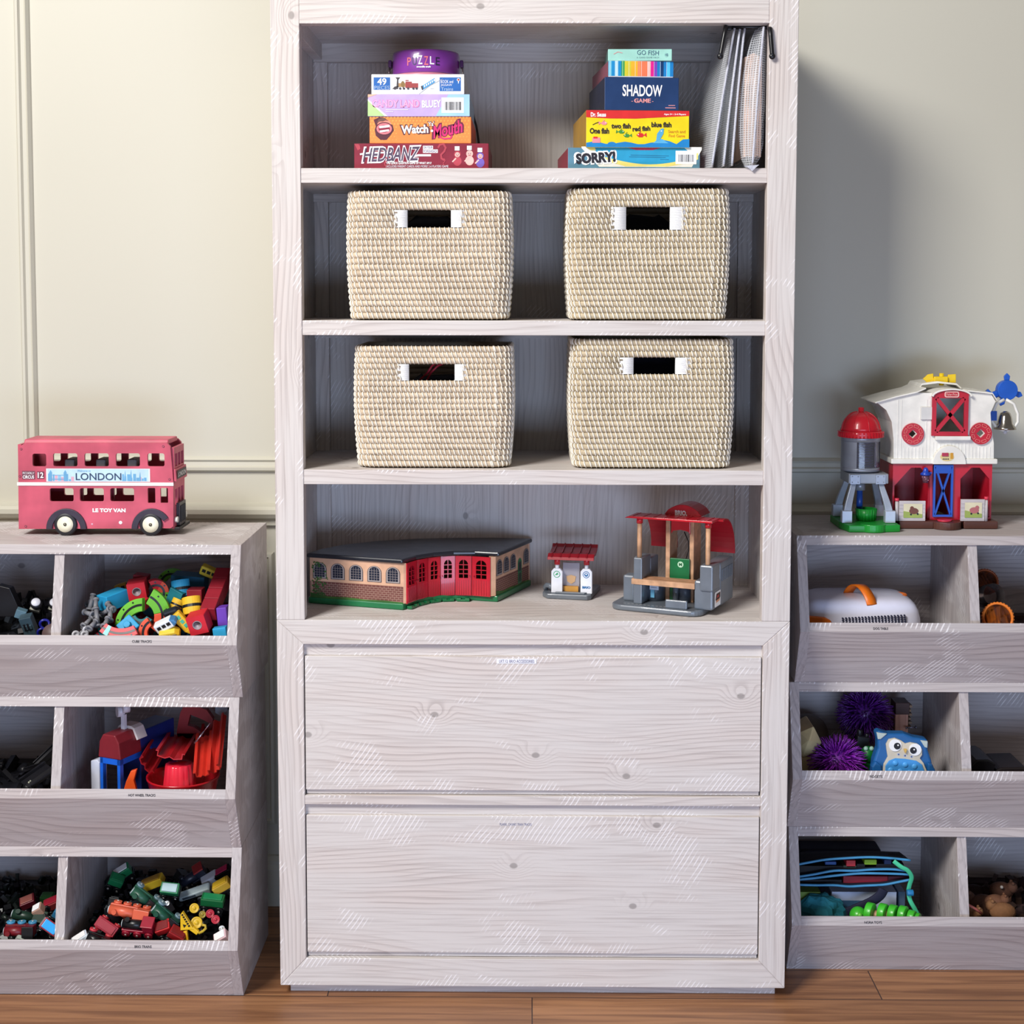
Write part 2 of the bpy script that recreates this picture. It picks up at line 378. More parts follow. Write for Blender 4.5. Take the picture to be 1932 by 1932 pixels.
# ------------------------------------------------------------------ stackable two-compartment bins
WBX = wood('greyed_pine_horizontal', 'x', (190, 183, 183), (138, 128, 129)); WBZ = wood('greyed_pine_vertical', 'z', (190, 183, 183), (138, 128, 129))
BW, BT, BH, BD = .7085, .0195, .3018, .28
def make_bin(label, x0, y0, z0, txt, tx0, tx1):
    r = thing('storage_bin', label, 'storage bin', 'stacked whitewashed two-compartment toy bins', (x0, y0, z0))
    prof = [(0.0, 0), (-.056, .117), (0.0, BH), (BD, BH), (BD, 0)]
    for k, nm in ((0, 'side_panel'), ((BW-BT)/2, 'divider'), (BW-BT, 'side_panel')):
        pr = prof if k != (BW-BT)/2 else [(.0, .017), (-.040, .112), (-.001, BH-.018), (BD-.012, BH-.018), (BD-.012, .017)]
        MB().prism(pr, 'x', k, k+BT).build(nm, WBZ, r, bevel=.001)
    e = .0006
    MB().prism([(-.0055, BH-.0185), (0.0, BH), (BD-.001, BH), (BD-.001, BH-.018)], 'x', BT-e, BW-BT+e).build('top_board', WBX, r, bevel=.001)
    MB().box(BT, BW-BT, .002, BD-.012, .001, .016).build('bottom_board', WBX, r)
    MB().box(BT, BW-BT, BD-.012, BD-.001, .001, BH-.018).build('back_panel', WBX, r)
    MB().prism([(0.0, 0.0), (-.056, .117), (-.0505, .1345), (-.034, .128), (.02, .012), (.02, 0)], 'x', BT-e, BW-BT+e).build('front_board', WBX, r, bevel=.001)
    if txt:
        # small printed label on the lip, leaning with the opening
        ex = Vector((1, 0, 0)); ez = Vector((0, .0055, .0175)).normalized(); ny = ex.cross(ez)
        Mx = Matrix(((1, ex.y, 0, 0), (0, ez.y, ny.y, 0), (0, ez.z, ny.z, 0), (0, 0, 0, 1)))
        c = Vector((0, -.0540, .1235)); m = MB()
        Mx = Matrix.Translation(c + Vector((0, -.0008, 0))) @ Mx
        m.text(txt, tx0-x0, -.0022, tx1-x0, .0026, 0, 0, M=Mx, bold=.012)
        m.build('lettering', P((48, 44, 50), .6), r)
    return r
XLs = [-.5675, -.5744, -.5735]
ltx = [('CUBE TRACKS', 250, 287, 1209), ('HOT WHEEL TRACKS', 243, 294, 1500), ('BRIO TRAINS', 255, 287, 1793)]
LL = ['two-compartment bin under the toy bus, topmost of its stack', 'two-compartment bin holding red track pieces, middle of its stack', 'two-compartment bin full of toy trains, on the floor beside the bookcase']
BINS = []
for i in range(3):
    t_, u0, u1, v = ltx[i]
    BINS.append(make_bin(LL[i], XLs[i]-BW, .001, .6036-.3018*i, t_, at(u0, v, -.05).x, at(u1, v, -.05).x))
rtx = [('DOG TABLE', 1647, 1675, 1185), ('FIDGETS', 1640, 1664, 1464), ('NORA TOYS', 1630, 1663, 1743)]
RL = ['two-compartment bin under the toy barn, topmost of its stack', 'two-compartment bin holding purple spiky balls, middle of its stack', 'two-compartment bin holding a zipped pouch, on the floor under the spiky-ball bin']
XRs = [.5342, .5237, .5265]
for i in range(3):
    t_, u0, u1, v = rtx[i]
    BINS.append(make_bin(RL[i], XRs[i], .1315, .6036-.3018*i, t_, at(u0, v, .08).x, at(u1, v, .08).x))
# ------------------------------------------------------------------ woven baskets
def coil_mat(nm, c1, c2):
    t = NT(nm); tc = t.n('ShaderNodeTexCoord').outputs['Object']
    sp = t.n('ShaderNodeSeparateXYZ', {0: tc})
    row = t.ma('FLOOR', t.ma('MULTIPLY', sp.outputs[2], 76.0))
    v = t.n('ShaderNodeCombineXYZ', {0: t.ma('MULTIPLY', sp.outputs[0], 9.0), 1: t.ma('MULTIPLY', sp.outputs[1], 9.0), 2: t.ma('MULTIPLY', row, 3.7)}).outputs[0]
    n1 = t.n('ShaderNodeTexNoise', {'Vector': v, 'Scale': 1.0, 'Detail': 4.0}).outputs[0]
    v2 = t.n('ShaderNodeCombineXYZ', {0: t.ma('MULTIPLY', sp.outputs[0], 40.0), 1: t.ma('MULTIPLY', sp.outputs[1], 40.0), 2: t.ma('MULTIPLY', sp.outputs[2], 900.0)}).outputs[0]
    n2 = t.n('ShaderNodeTexNoise', {'Vector': v2, 'Scale': 1.0, 'Detail': 2.0}).outputs[0]
    b = t.mix(t.ramp(n1, .3, .7), c4(c1), c4(c2)); b = t.mix(t.ma('MULTIPLY', t.ramp(n2, .5, .8), .5), b, c4((150, 128, 100)))
    t.set(Base_Color=b, Roughness=.6, Normal=t.n('ShaderNodeBump', {'Height': n2, 'Strength': .4, 'Distance': .0015}).outputs[0]); return t.m
GRASS = coil_mat('seagrass_coils', (182, 163, 138), (216, 197, 170))
GRASS2 = coil_mat('olive_seagrass_coils', (170, 154, 125), (202, 185, 154))
STITCH = P((250, 242, 226), .45, var=.03); WRAP = P((250, 250, 250), .5, var=.02)
def basket(label, px0, px1, pt, pb, Y, depth, hole, mat, seed, bulge=.004):
    "hole: pixel box of the hand hole incl. the white wraps (x0, inner x0, inner x1, x1, top, bottom)"
    A = at(px0, pb, Y); B = at(px1, pt, Y); w = B.x - A.x; z0 = (Z2T if pb < 700 else Z3T) + .0034; h = B.z - z0
    cx = (A.x+B.x)/2; rnd = random.Random(seed)
    r = thing('woven_basket', label, 'basket', 'coiled seagrass baskets with white stitching', (cx, Y, z0))
    N = max(12, round(h/.0114)); rh = h/N; cr = .028
    H = [at(hole[0], hole[5], Y), at(hole[3], hole[4], Y)]; hx0, hx1 = H[0].x-cx, H[1].x-cx
    ix0, ix1 = at(hole[1], hole[4], Y).x-cx, at(hole[2], hole[4], Y).x-cx
    k0 = round((H[0].z-z0)/rh); k1 = round((H[1].z-z0)/rh)
    body = MB(); tr = rh*.56
    def path(k, y_in=0):
        z = (k+.5)*rh; t = z/h; e = bulge*sin(pi*t) - .004*(1-t)**2
        hw = w/2 - tr + e - y_in; d0, d1 = tr - e*.6 + y_in, depth - tr + e*.6 - y_in
        pts = []
        for ax, ay, a0 in ((hw-cr, d0+cr, -90), (hw-cr, d1-cr, 0), (-hw+cr, d1-cr, 90), (-hw+cr, d0+cr, 180)):
            for i in range(7):
                a = radians(a0 + 15*i); pts.append(Vector((ax+cr*cos(a), ay+cr*sin(a), z)))
        return pts, d0
    def resample(pts, closed, step):
        P_ = pts + ([pts[0]] if closed else []); out = []; acc = 0
        for p, q in zip(P_[:-1], P_[1:]):
            L = (q-p).length; d = (q-p)/L if L else Vector((0,0,0)); s0 = acc
            while s0 < L: out.append((p + d*s0, d)); s0 += step
            acc = s0 - L
        return out
    step = .0088; wraps = []
    for k in range(N):
        pts, d0 = path(k)
        hol = k0 <= k < k1
        if hol:
            i0 = 0; pts = [Vector((hx1-.006, d0, pts[0].z))] + pts + [Vector((hx0+.006, d0, pts[0].z))]
            body.tube(pts, tr, 8, False, 0, flat=.92)
        else: body.tube(pts, tr, 8, True, 0, flat=.92)
        for i, (p, d) in enumerate(resample([q + Vector((0, 0, 0)) for q in pts], not hol, step)):
            nrm = Vector((d.y, -d.x, 0)).normalized()
            jit = rnd.uniform(-.0010, .0010) + (k % 2)*.001
            lean = .0022
            q = []
            for s_, (zz, oo) in enumerate(((-.56, .35), (-.30, .93), (.05, 1.10), (.38, .90), (.60, .30))):
                q.append(p + Vector((0, 0, zz*rh*1.05)) + nrm*(tr*oo) + d*(jit - lean*zz*1.6))
            body.tube(q, .002, 4, False, 1, rs=[.0009, .0016, .0017, .0015, .0009])
    # base
    pts, d0 = path(0); body.add([p - Vector((0, 0, rh*.2)) for p in pts], [tuple(range(len(pts)))], 0)
    body.build('woven_body', [mat, STITCH], r)
    zc0, zc1 = k0*rh+.0008, k1*rh-.0008
    for (xa, xb) in ((hx0, ix0), (ix1, hx1)):
        m = MB(); nn = 17
        m.box(xa+.001, xb-.001, d0-tr*.9, d0+tr*.9, zc0, zc1, 0)
        for i in range(nn):
            z = zc0 + (zc1-zc0)*(i+.5)/nn; t_ = (zc1-zc0)/nn
            m.add(*_ring(xa, xb, d0, tr*1.22, z, t_*.54), 0, None, True)
        m.build('white_cord_wrap', WRAP, r)
    return r, cx, z0, w, h, depth
def _ring(xa, xb, yc, hy, z, r):
    loop = [(xa, yc-hy), (xb, yc-hy), (xb, yc+hy), (xa, yc+hy)]; vs = []; fs = []
    for (x, y) in loop:
        sx = -1 if x == xa else 1; sy = -1 if y < yc else 1
        for k in range(6):
            a = 2*pi*k/6; vs.append((x + sx*r*.35*cos(a), y + sy*r*.8*cos(a), z + r*sin(a)))
    for i in range(4):
        j = (i+1) % 4
        for k in range(6): fs.append((i*6+k, i*6+(k+1) % 6, j*6+(k+1) % 6, j*6+k))
    return vs, fs
B1 = basket('coiled basket on the second shelf, left one, beside the dark wall of the bookcase', 655, 963, 361, 603.5, .015, .27, (744, 768, 851, 876, 393, 434), GRASS, 1)
B2 = basket('coiled basket on the second shelf, right one, showing its rope-like left flank', 1071, 1378, 356, 603.5, .015, .27, (1153, 1181, 1265, 1293, 392, 430), GRASS2, 2)
B3 = basket('coiled basket on the third shelf with red cords showing in its hand hole', 669, 966, 654, 885, .022, .27, (750, 771, 858, 879, 687, 718), GRASS, 3)
B4 = basket('darkest olive-toned coiled basket, on the third shelf at its right end', 1077, 1386, 641, 885, .018, .27, (1169, 1195, 1275, 1302, 677, 712), GRASS2, 4)
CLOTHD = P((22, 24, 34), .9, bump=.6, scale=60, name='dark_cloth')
def bundle(B, f, label, mat=CLOTHD):
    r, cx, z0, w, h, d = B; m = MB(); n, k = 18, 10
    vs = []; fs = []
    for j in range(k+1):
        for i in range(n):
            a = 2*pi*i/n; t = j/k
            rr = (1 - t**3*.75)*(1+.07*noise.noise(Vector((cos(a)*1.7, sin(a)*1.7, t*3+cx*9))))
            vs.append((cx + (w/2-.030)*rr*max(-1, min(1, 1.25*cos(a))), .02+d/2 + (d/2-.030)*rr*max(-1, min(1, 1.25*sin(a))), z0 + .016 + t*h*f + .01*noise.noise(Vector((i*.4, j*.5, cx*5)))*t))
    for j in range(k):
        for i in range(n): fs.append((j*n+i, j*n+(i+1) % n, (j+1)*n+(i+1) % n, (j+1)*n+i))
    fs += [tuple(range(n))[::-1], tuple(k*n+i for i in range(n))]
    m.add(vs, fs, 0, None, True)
    return tag(m.build('cloth_bundle', mat), label, 'cloth')
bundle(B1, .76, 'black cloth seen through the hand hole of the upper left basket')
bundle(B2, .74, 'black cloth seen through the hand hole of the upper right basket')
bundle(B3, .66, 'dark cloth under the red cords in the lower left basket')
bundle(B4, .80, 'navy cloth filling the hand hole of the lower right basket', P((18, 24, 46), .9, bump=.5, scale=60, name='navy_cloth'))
p0, p1 = at(793, 716, .09), at(815, 690, .07); q0, q1 = at(805, 718, .09), at(826, 690, .07)
m = MB(); m.tube([p0+Vector((0,0,-.03)), p0, (p0+p1)/2+Vector((.003,0,0)), p1, p1+Vector((.012,.03,.006))], .0022, 8); m.tube([q0+Vector((0,0,-.03)), q0, (q0+q1)/2+Vector((-.002,0,.002)), q1, q1+Vector((.014,.03,.004))], .0022, 8)
tag(m.build('looped_cord', P((190, 40, 60), .5)), 'red cord looped inside the lower left basket', 'cord')

# ------------------------------------------------------------------ board games and puzzles on the top shelf
def px2(px, py, Y): q = at(px, py, Y); return (q.x, q.z)
def game(name, label, pl, pr, ptop, z0, Y, dep, mats, art, artm, cat='board game', rot=0, bev=.0012, name_part='carton', lid=None):
    "returns top z; art(m, f) prints on the front; f maps photo spots to the front face"
    a = at(pl, ptop, Y); b = at(pr, ptop, Y); z1 = (a.z+b.z)/2; cx = (a.x+b.x)/2; w = b.x-a.x
    r = thing(name, label, cat, 'games and puzzles piled on the top shelf', (cx, Y, z0), (0, 0, rot))
    m = MB().box(-w/2, w/2, 0, dep, .0003, z1-z0)
    for i, mt in enumerate(m.m): pass
    if len(mats) > 1:
        # faces: 0 bottom,1 top,2 front,3 right,4 back,5 left
        m.m = [0, 0, 0, 1, 0, 1]
    m.build(name_part, mats, r, bevel=bev)
    f = lambda px, py: (at(px, py, Y).x-cx, at(px, py, Y).z-z0)
    g = MB(); art(g, f)
    if g.f: g.build('printed_front', artm, r)
    return r, z1
def T(m, f, s, x0, y0, x1, y1, mi, y=-.0006, **k):
    "text between photo spots (x0,y0 top left; x1,y1 bottom right)"
    a, b = f(x0, y1), f(x1, y0); m.text(s, a[0], a[1], b[0], b[1], y, mi, **k)
def R_(m, f, x0, y0, x1, y1, mi, y=-.0003):
    a, b = f(x0, y1), f(x1, y0); m.flat(rect(a[0], b[0], a[1], b[1]), y, mi)
def Pg(m, f, pts, mi, y=-.0004): m.flat([f(*p) for p in pts], y, mi)
def D(m, f, x, y_, rx, mi, y=-.0005, ry=None, n=18):
    c = f(x, y_); e = f(x+rx, y_); r = e[0]-c[0]; m.disc(c[0], c[1], r, y, mi, n, 1, (ry or rx)/rx)
def L(m, f, pts, wpx, mi, y=-.0006):
    "a stroke"
    for (xa, ya), (xb, yb) in zip(pts[:-1], pts[1:]):
        y -= .00004
        dx, dy = xb-xa, yb-ya; l = max(1e-6, sqrt(dx*dx+dy*dy)); nx, ny = -dy/l*wpx/2, dx/l*wpx/2; ex, ey = dx/l*wpx*.3, dy/l*wpx*.3
        Pg(m, f, [(xa+nx-ex, ya+ny-ey), (xa-nx-ex, ya-ny-ey), (xb-nx+ex, yb-ny+ey), (xb+nx+ex, yb+ny+ey)], mi, y)
WHT = P((250, 250, 250), .45, var=.02); BLK = P((24, 22, 28), .5)
def barcode(m, f, x0, y0, x1, y1, mw, mk, seed=3):
    R_(m, f, x0, y0, x1, y1, mw, -.0006); rn = random.Random(seed); x = x0+(x1-x0)*.14
    while x < x1-(x1-x0)*.12:
        w = rn.choice([.5, .9, 1.4]); R_(m, f, x, y0+(y1-y0)*.28, x+w, y1-(y1-y0)*.18, mk, -.0009); x += w+rn.choice([.6, 1, 1.6])
# left pile
def a_hed(m, f):
    Pg(m, f, [(669, 272), (676, 272), (679, 275), (680, 281), (675, 284)], 3)
    for gx, gy, s in ((836, 283, 1), (728, 303, .55), (838, 304, .4)):
        L(m, f, [(gx-9*s, gy-5*s), (gx-6*s, gy-10*s), (gx+1*s, gy-11*s), (gx+5*s, gy-4*s), (gx+2*s, gy+3*s), (gx-4*s, gy+9*s), (gx-3*s, gy+16*s), (gx+2*s, gy+19*s)], 3.6*s, 3)
    T(m, f, 'HEDBANZ', 681, 275, 796, 307, 0, -.0006, shear=.35, bold=.055, ang=.03)
    T(m, f, 'HEDBANZ', 684, 278, 793, 304, 1, -.0010, shear=.35, bold=.012, ang=.03)
    L(m, f, [(680, 291), (700, 288), (730, 288)], 3, 0, -.0005); L(m, f, [(770, 297), (790, 293), (812, 293)], 4, 0, -.0005)
    R_(m, f, 798, 275, 817, 281.5, 0); R_(m, f, 798, 282, 826, 288.5, 0)
    T(m, f, 'ON YOUR', 799, 276, 816, 280.5, 2, -.0007); T(m, f, 'FOREHEAD!', 799, 283, 825, 287.5, 2, -.0007)
    T(m, f, 'THE QUICK QUESTION GAME OF WHAT AM I?', 729, 305.5, 814, 310.5, 0, bold=.03)
    T(m, f, 'INCLUDES PARENT CARDS AND MORE! 2-6 PLAYERS GAME', 728, 311.5, 846, 316, 4, bold=.02)
    for (hx, hy, c) in ((863, 291, 3), (886, 290, 5), (906, 294, 6)):
        D(m, f, hx, hy, 6.5, c, -.0005); D(m, f, hx, hy+1, 4.6, 5, -.0008); D(m, f, hx, hy+13, 8, c, -.0004, ry=9)
        R_(m, f, hx-5, hy-15, hx+4, hy-7, 0, -.0009); L(m, f, [(hx-9, hy+14), (hx-3, hy+8)], 2.4, 5, -.0007)
        D(m, f, hx-1.8, hy, .8, 1, -.0011); D(m, f, hx+1.8, hy, .8, 1, -.0011); L(m, f, [(hx-2, hy+3), (hx+2, hy+3)], 1.0, 7, -.0011)
zA = Z1T; G = {}
_, z1 = game('party_game', 'dark red party game box lettered HEDBANZ, widest of the left pile', 668, 922, 270.5, zA, .03, .26,
     [P((142, 32, 56), .42), P((120, 26, 46), .45)], a_hed,
     [WHT, P((84, 66, 92), .5), P((96, 60, 110), .5), P((190, 66, 82), .5), P((226, 216, 232), .5), P((250, 196, 186), .5), P((120, 96, 190), .5), P((170, 30, 50), .5)])
def a_watch(m, f):
    for i in range(30):
        for j in range(8):
            x, y = 699+i*6.5+(j % 2)*3.2, 222+j*6
            if x < 886 and (j < 3 or i < 8 or i > 22): D(m, f, x, y, 1.9*(1-.06*j), 1, -.0003, n=8)
    Pg(m, f, [(705, 226), (716, 221), (727, 223), (733, 231), (741, 236), (743, 246), (736, 256), (729, 264), (718, 264), (709, 256), (707, 245), (709, 238)], 2, -.0005)
    D(m, f, 725, 237, 13.5, 3, -.0007, ry=12); D(m, f, 725, 243, 16.5, 2, -.0008, ry=12.5); D(m, f, 725, 243, 14.6, 4, -.0010, ry=10.6)
    D(m, f, 725, 243, 10.8, 5, -.0012, ry=6.8); L(m, f, [(717, 240), (734, 238)], 4.2, 0, -.0014); L(m, f, [(718, 248), (733, 246)], 3.6, 0, -.0014)
    Pg(m, f, [(711, 233), (714, 225), (724, 222), (733, 228), (727, 227), (722, 229), (716, 229)], 6, -.0012)
    T(m, f, 'Watch', 754, 234, 811, 254, 2, -.0006, bold=.085, ang=.04); T(m, f, 'Watch', 757, 236, 808, 252, 0, -.0010, bold=.035, ang=.04)
    T(m, f, "Ya'", 806, 228, 820, 239, 2, -.0009, bold=.06, ang=.05); T(m, f, "Ya'", 808, 229.5, 819, 238, 0, -.0012, bold=.015, ang=.05)
    T(m, f, 'Mouth', 811, 229, 876, 259, 7, -.0007, shear=.35, bold=.09, ang=.22); T(m, f, 'Mouth', 815, 232, 873, 256, 8, -.0011, shear=.35, bold=.02, ang=.22)
    L(m, f, [(828, 258), (838, 262), (850, 261), (853, 256)], 2.6, 8, -.0009); D(m, f, 815, 247, 2.4, 0, -.0012)
_, z2 = game('party_game', 'orange party game box with an open mouth drawing and the words Watch Ya Mouth', 697, 889, 220.5, z1, .035, .25,
     [P((250, 150, 76), .4), P((232, 96, 66), .45)], a_watch,
     [WHT, P((252, 176, 84), .5), P((92, 36, 52), .5), P((246, 150, 130), .5), P((238, 130, 140), .5), P((150, 30, 60), .5), P((120, 80, 70), .5), P((120, 20, 70), .5), P((232, 40, 120), .5)])
def a_candy(m, f):
    Pg(m, f, [(694, 184), (712, 178), (694, 178)], 1); Pg(m, f, [(694, 187), (731, 219), (694, 219)], 0); Pg(m, f, [(694, 190), (726, 219), (694, 219)], 2, -.0006)
    Pg(m, f, [(822, 219), (846, 178), (886, 178), (886, 219)], 3)
    T(m, f, 'CANDY LAND', 702, 188, 792, 203, 4, bold=.05); T(m, f, 'CANDY LAND', 704, 189.5, 790, 201.5, 5, -.001, bold=.0)
    T(m, f, 'BLUEY', 796, 189, 832, 203, 0, bold=.03, ang=.03); L(m, f, [(728, 207), (770, 207)], .9, 0); L(m, f, [(728, 210.5), (742, 210.5)], .9, 0)
    barcode(m, f, 833, 184, 875, 213, 0, 6)
_, z3 = game('board_game', 'lilac board game box lettered CANDY LAND, in the left pile above the orange one', 694, 886, 178, z2, .033, .24,
     [P((206, 180, 234), .4), P((170, 200, 226), .45)], a_candy,
     [WHT, P((250, 190, 160), .5), P((188, 232, 150), .5), P((170, 216, 248), .5), P((240, 150, 210), .5), P((252, 196, 228), .5), BLK])
def a_49(m, f):
    R_(m, f, 705, 146, 736, 169.5, 1); R_(m, f, 829.5, 146, 869.5, 172, 1)
    T(m, f, '49', 712, 147.5, 729, 160.5, 0, bold=.02); T(m, f, 'PIECES', 706.5, 162, 735, 169, 2)
    T(m, f, 'BOOK and', 831.5, 151, 855, 157, 0); T(m, f, 'JIGSAW', 831.5, 158.5, 853, 163.5, 0); T(m, f, 'Trains', 832, 165, 855, 171, 2, bold=.01)
    D(m, f, 865, 150.5, 3, 0); D(m, f, 865, 150.5, 2, 6, -.0008); L(m, f, [(865, 153), (865, 157)], 1.4, 0)
    # little steam engine drawing
    Pg(m, f, [(740, 168), (745, 163), (752, 163), (751, 168)], 3); Pg(m, f, [(748, 164), (749, 150), (746, 146), (755, 146), (751.5, 151), (752, 164)], 3)
    R_(m, f, 751, 157, 765, 164, 4); D(m, f, 760, 159, 3.5, 5, ry=6); R_(m, f, 765, 151, 771, 153, 6); R_(m, f, 765, 154, 777, 166, 6); R_(m, f, 777, 157, 789, 166, 6, -.0004)
    for x in (745, 755, 762, 770, 780, 786): D(m, f, x, 167, 2.2, 3, -.0008)
    Pg(m, f, [(795, 163), (820, 147), (821, 155), (797, 170)], 7); Pg(m, f, [(794, 163), (797, 161), (799, 168), (796, 170)], 3, -.0006)
    for i in range(6): x = 800+i*3.6; Pg(m, f, [(x, 161-i*2.2), (x+2, 160-i*2.2), (x+2.4, 164-i*2.2), (x+.4, 165-i*2.2)], 0, -.0007)
    L(m, f, [(791, 177), (812, 161), (835, 149)], .7, 8); L(m, f, [(812, 167), (819, 167)], .7, 8)
_, z4 = game('jigsaw_box', 'white jigsaw box with blue squares and a small train, fourth up in the left pile', 700.5, 876, 140, z3, .037, .24,
     [P((250, 251, 253), .35), P((214, 220, 222), .4)], a_49,
     [WHT, P((30, 104, 186), .5), P((170, 196, 226), .5), P((70, 66, 72), .5), P((190, 150, 100), .5), P((150, 120, 70), .5), P((170, 70, 70), .5), P((70, 160, 220), .5), P((180, 184, 190), .5)], cat='puzzle')
# round purple tin
PUR = P((134, 58, 160), .3, coat=.4); PURD = P((78, 36, 100), .35)
a = at(735, 130, .075); b = at(864, 130, .075); cx = (a.x+b.x)/2; R0 = (b.x-a.x)/2; h = at(798, 91, .075).z - z4
tin = thing('puzzle_tin', 'round purple puzzle tin with wire clasps, on top of the left pile', 'puzzle', 'games and puzzles piled on the top shelf', (cx, .075+R0, z4))
MB().lathe([(R0-.003, .0004), (R0-.001, .004), (R0-.001, .010)], 48, 0).build('foot_band', P((206, 130, 150), .4), tin)
MB().lathe([(R0-.0005, .010), (R0, .012), (R0, h-.006), (R0-.002, h-.001), (R0-.012, h), (0, h)], 48, 0).build('tin_body', PUR, tin)
for s in (-1, 1):
    m = MB(); x = s*(R0+.001); m.box(min(x, x+s*.007), max(x, x+s*.007), -.012, .012, h*.48, h*.74); m.build('clasp', PURD, tin, bevel=.002)
    m = MB(); m.tube([(x+s*.005, -.010, h*.5), (x+s*.006, -.011, .006), (x+s*.003, 0, .003), (x+s*.006, .011, .006), (x+s*.005, .010, h*.5)], .0009, 6); m.build('wire_bail', P((160, 150, 150), .3, metal=1), tin)
m = MB(); cols = (3, 1, 0, 3, 0, 2)
for i, ch in enumerate('PUZZLE'):
    px = 769 + i*11.6; ang = ((px-799)/66); 
    x = sin(ang*.98)*(R0+.0004); y = -cos(ang*.98)*(R0+.0004)
    Mx = Matrix.Translation((x, y, 0)) @ Matrix.Rotation(ang*.98, 4, 'Z') @ FRONT
    zz = h*.42 + (.0015 if i in (2, 4) else 0)
    m.text(ch, -.0042, zz, .0042, zz+.0155 + (.0015 if i in (2, 3) else 0), 0, cols[i], M=Mx, bold=.01)
Mx = Matrix.Translation((0, -R0-.0005, 0)) @ FRONT
m.text('crocodile creek', -.014, h*.33, .014, h*.33+.0035, 0, 0, M=Mx, bold=.05)
m.build('lettering', [WHT, P((54, 36, 96), .5), P((40, 30, 60), .5), P((240, 120, 130), .5)], tin)
# dark strap and pale card tucked behind the left pile
m = MB(); q = [at(886, 196, .27), at(894, 222, .27), at(901, 252, .27)]
m.tube([q[0], (q[0]+q[1])/2+Vector((.002, 0, 0)), q[1], (q[1]+q[2])/2+Vector((.001, 0, 0)), q[2], q[2]+Vector((.004, 0, -.03)), Vector((q[2].x+.004, q[2].y, Z1T+.002))], .003, 8, flat=.4)
tag(m.build('carry_strap', P((26, 24, 30), .6)), 'black strap drooping behind the orange and lilac game boxes', 'strap')
q = at(880, 150, .29); q2 = at(903, 265, .29)
m = MB().prism([(q.x-.03, z4-.045), (q.x, z4-.022), (q2.x-.004, Z1T+.065), (q2.x, Z1T+.001), (q.x-.06, Z1T+.001)], 'y', .285, .300)
tag(m.build('card_folder', P((150, 142, 132), .6), bevel=.002), 'dull beige folder standing behind the left pile of games', 'folder')
# right pile
def a_sorry(m, f):
    Pg(m, f, [(1096, 277), (1325, 277), (1325, 282), (1306, 315), (1130, 315)], 3, -.0003)
    n = 14; pts = [(1140+i*(1312-1140)/n, 299+14*sin(pi*(i/n))-3) for i in range(n+1)]
    Pg(m, f, [(1110, 277), (1290, 277)] + pts[::-1], 2, -.0005)
    pts2 = [(1130+i*(1318-1130)/n, 298+22*sin(pi*(i/n))-10) for i in range(n+1)]
    Pg(m, f, pts2 + [(1318, 300), (1300, 308), (1260, 314), (1180, 314), (1150, 306)], 4, -.0004)
    Pg(m, f, [(1182, 278), (1250, 278), (1232, 283), (1200, 283)], 5, -.0007)
    Pg(m, f, [(1096, 279), (1110, 279), (1124, 292), (1112, 296)], 3, -.0007); Pg(m, f, [(1106, 279), (1122, 279), (1124, 284), (1114, 284)], 4, -.0009)
    T(m, f, 'SORRY!', 1082, 285, 1164, 311, 0, -.0010, bold=.10, ang=.06); T(m, f, 'SORRY!', 1086, 288, 1161, 308, 1, -.0014, bold=.055, ang=.06)
    L(m, f, [(1190, 292.5), (1262, 294)], .8, 6); L(m, f, [(1187, 296), (1256, 297)], .8, 6); L(m, f, [(1246, 300.5), (1262, 301)], .8, 6)
    barcode(m, f, 1275, 284, 1315, 309.5, 0, 1, 9)
_, y1 = game('board_game', 'blue and yellow board game box lettered SORRY, at the bottom of the right pile', 1071, 1322, 279, Z1T, .04, .26,
     [P((96, 142, 164), .4), P((150, 60, 74), .45)], a_sorry,
     [WHT, P((34, 30, 40), .5), P((36, 160, 206), .5), P((246, 246, 236), .5), P((246, 232, 130), .5), P((200, 50, 84), .5), P((20, 84, 126), .5)], rot=radians(3.2))
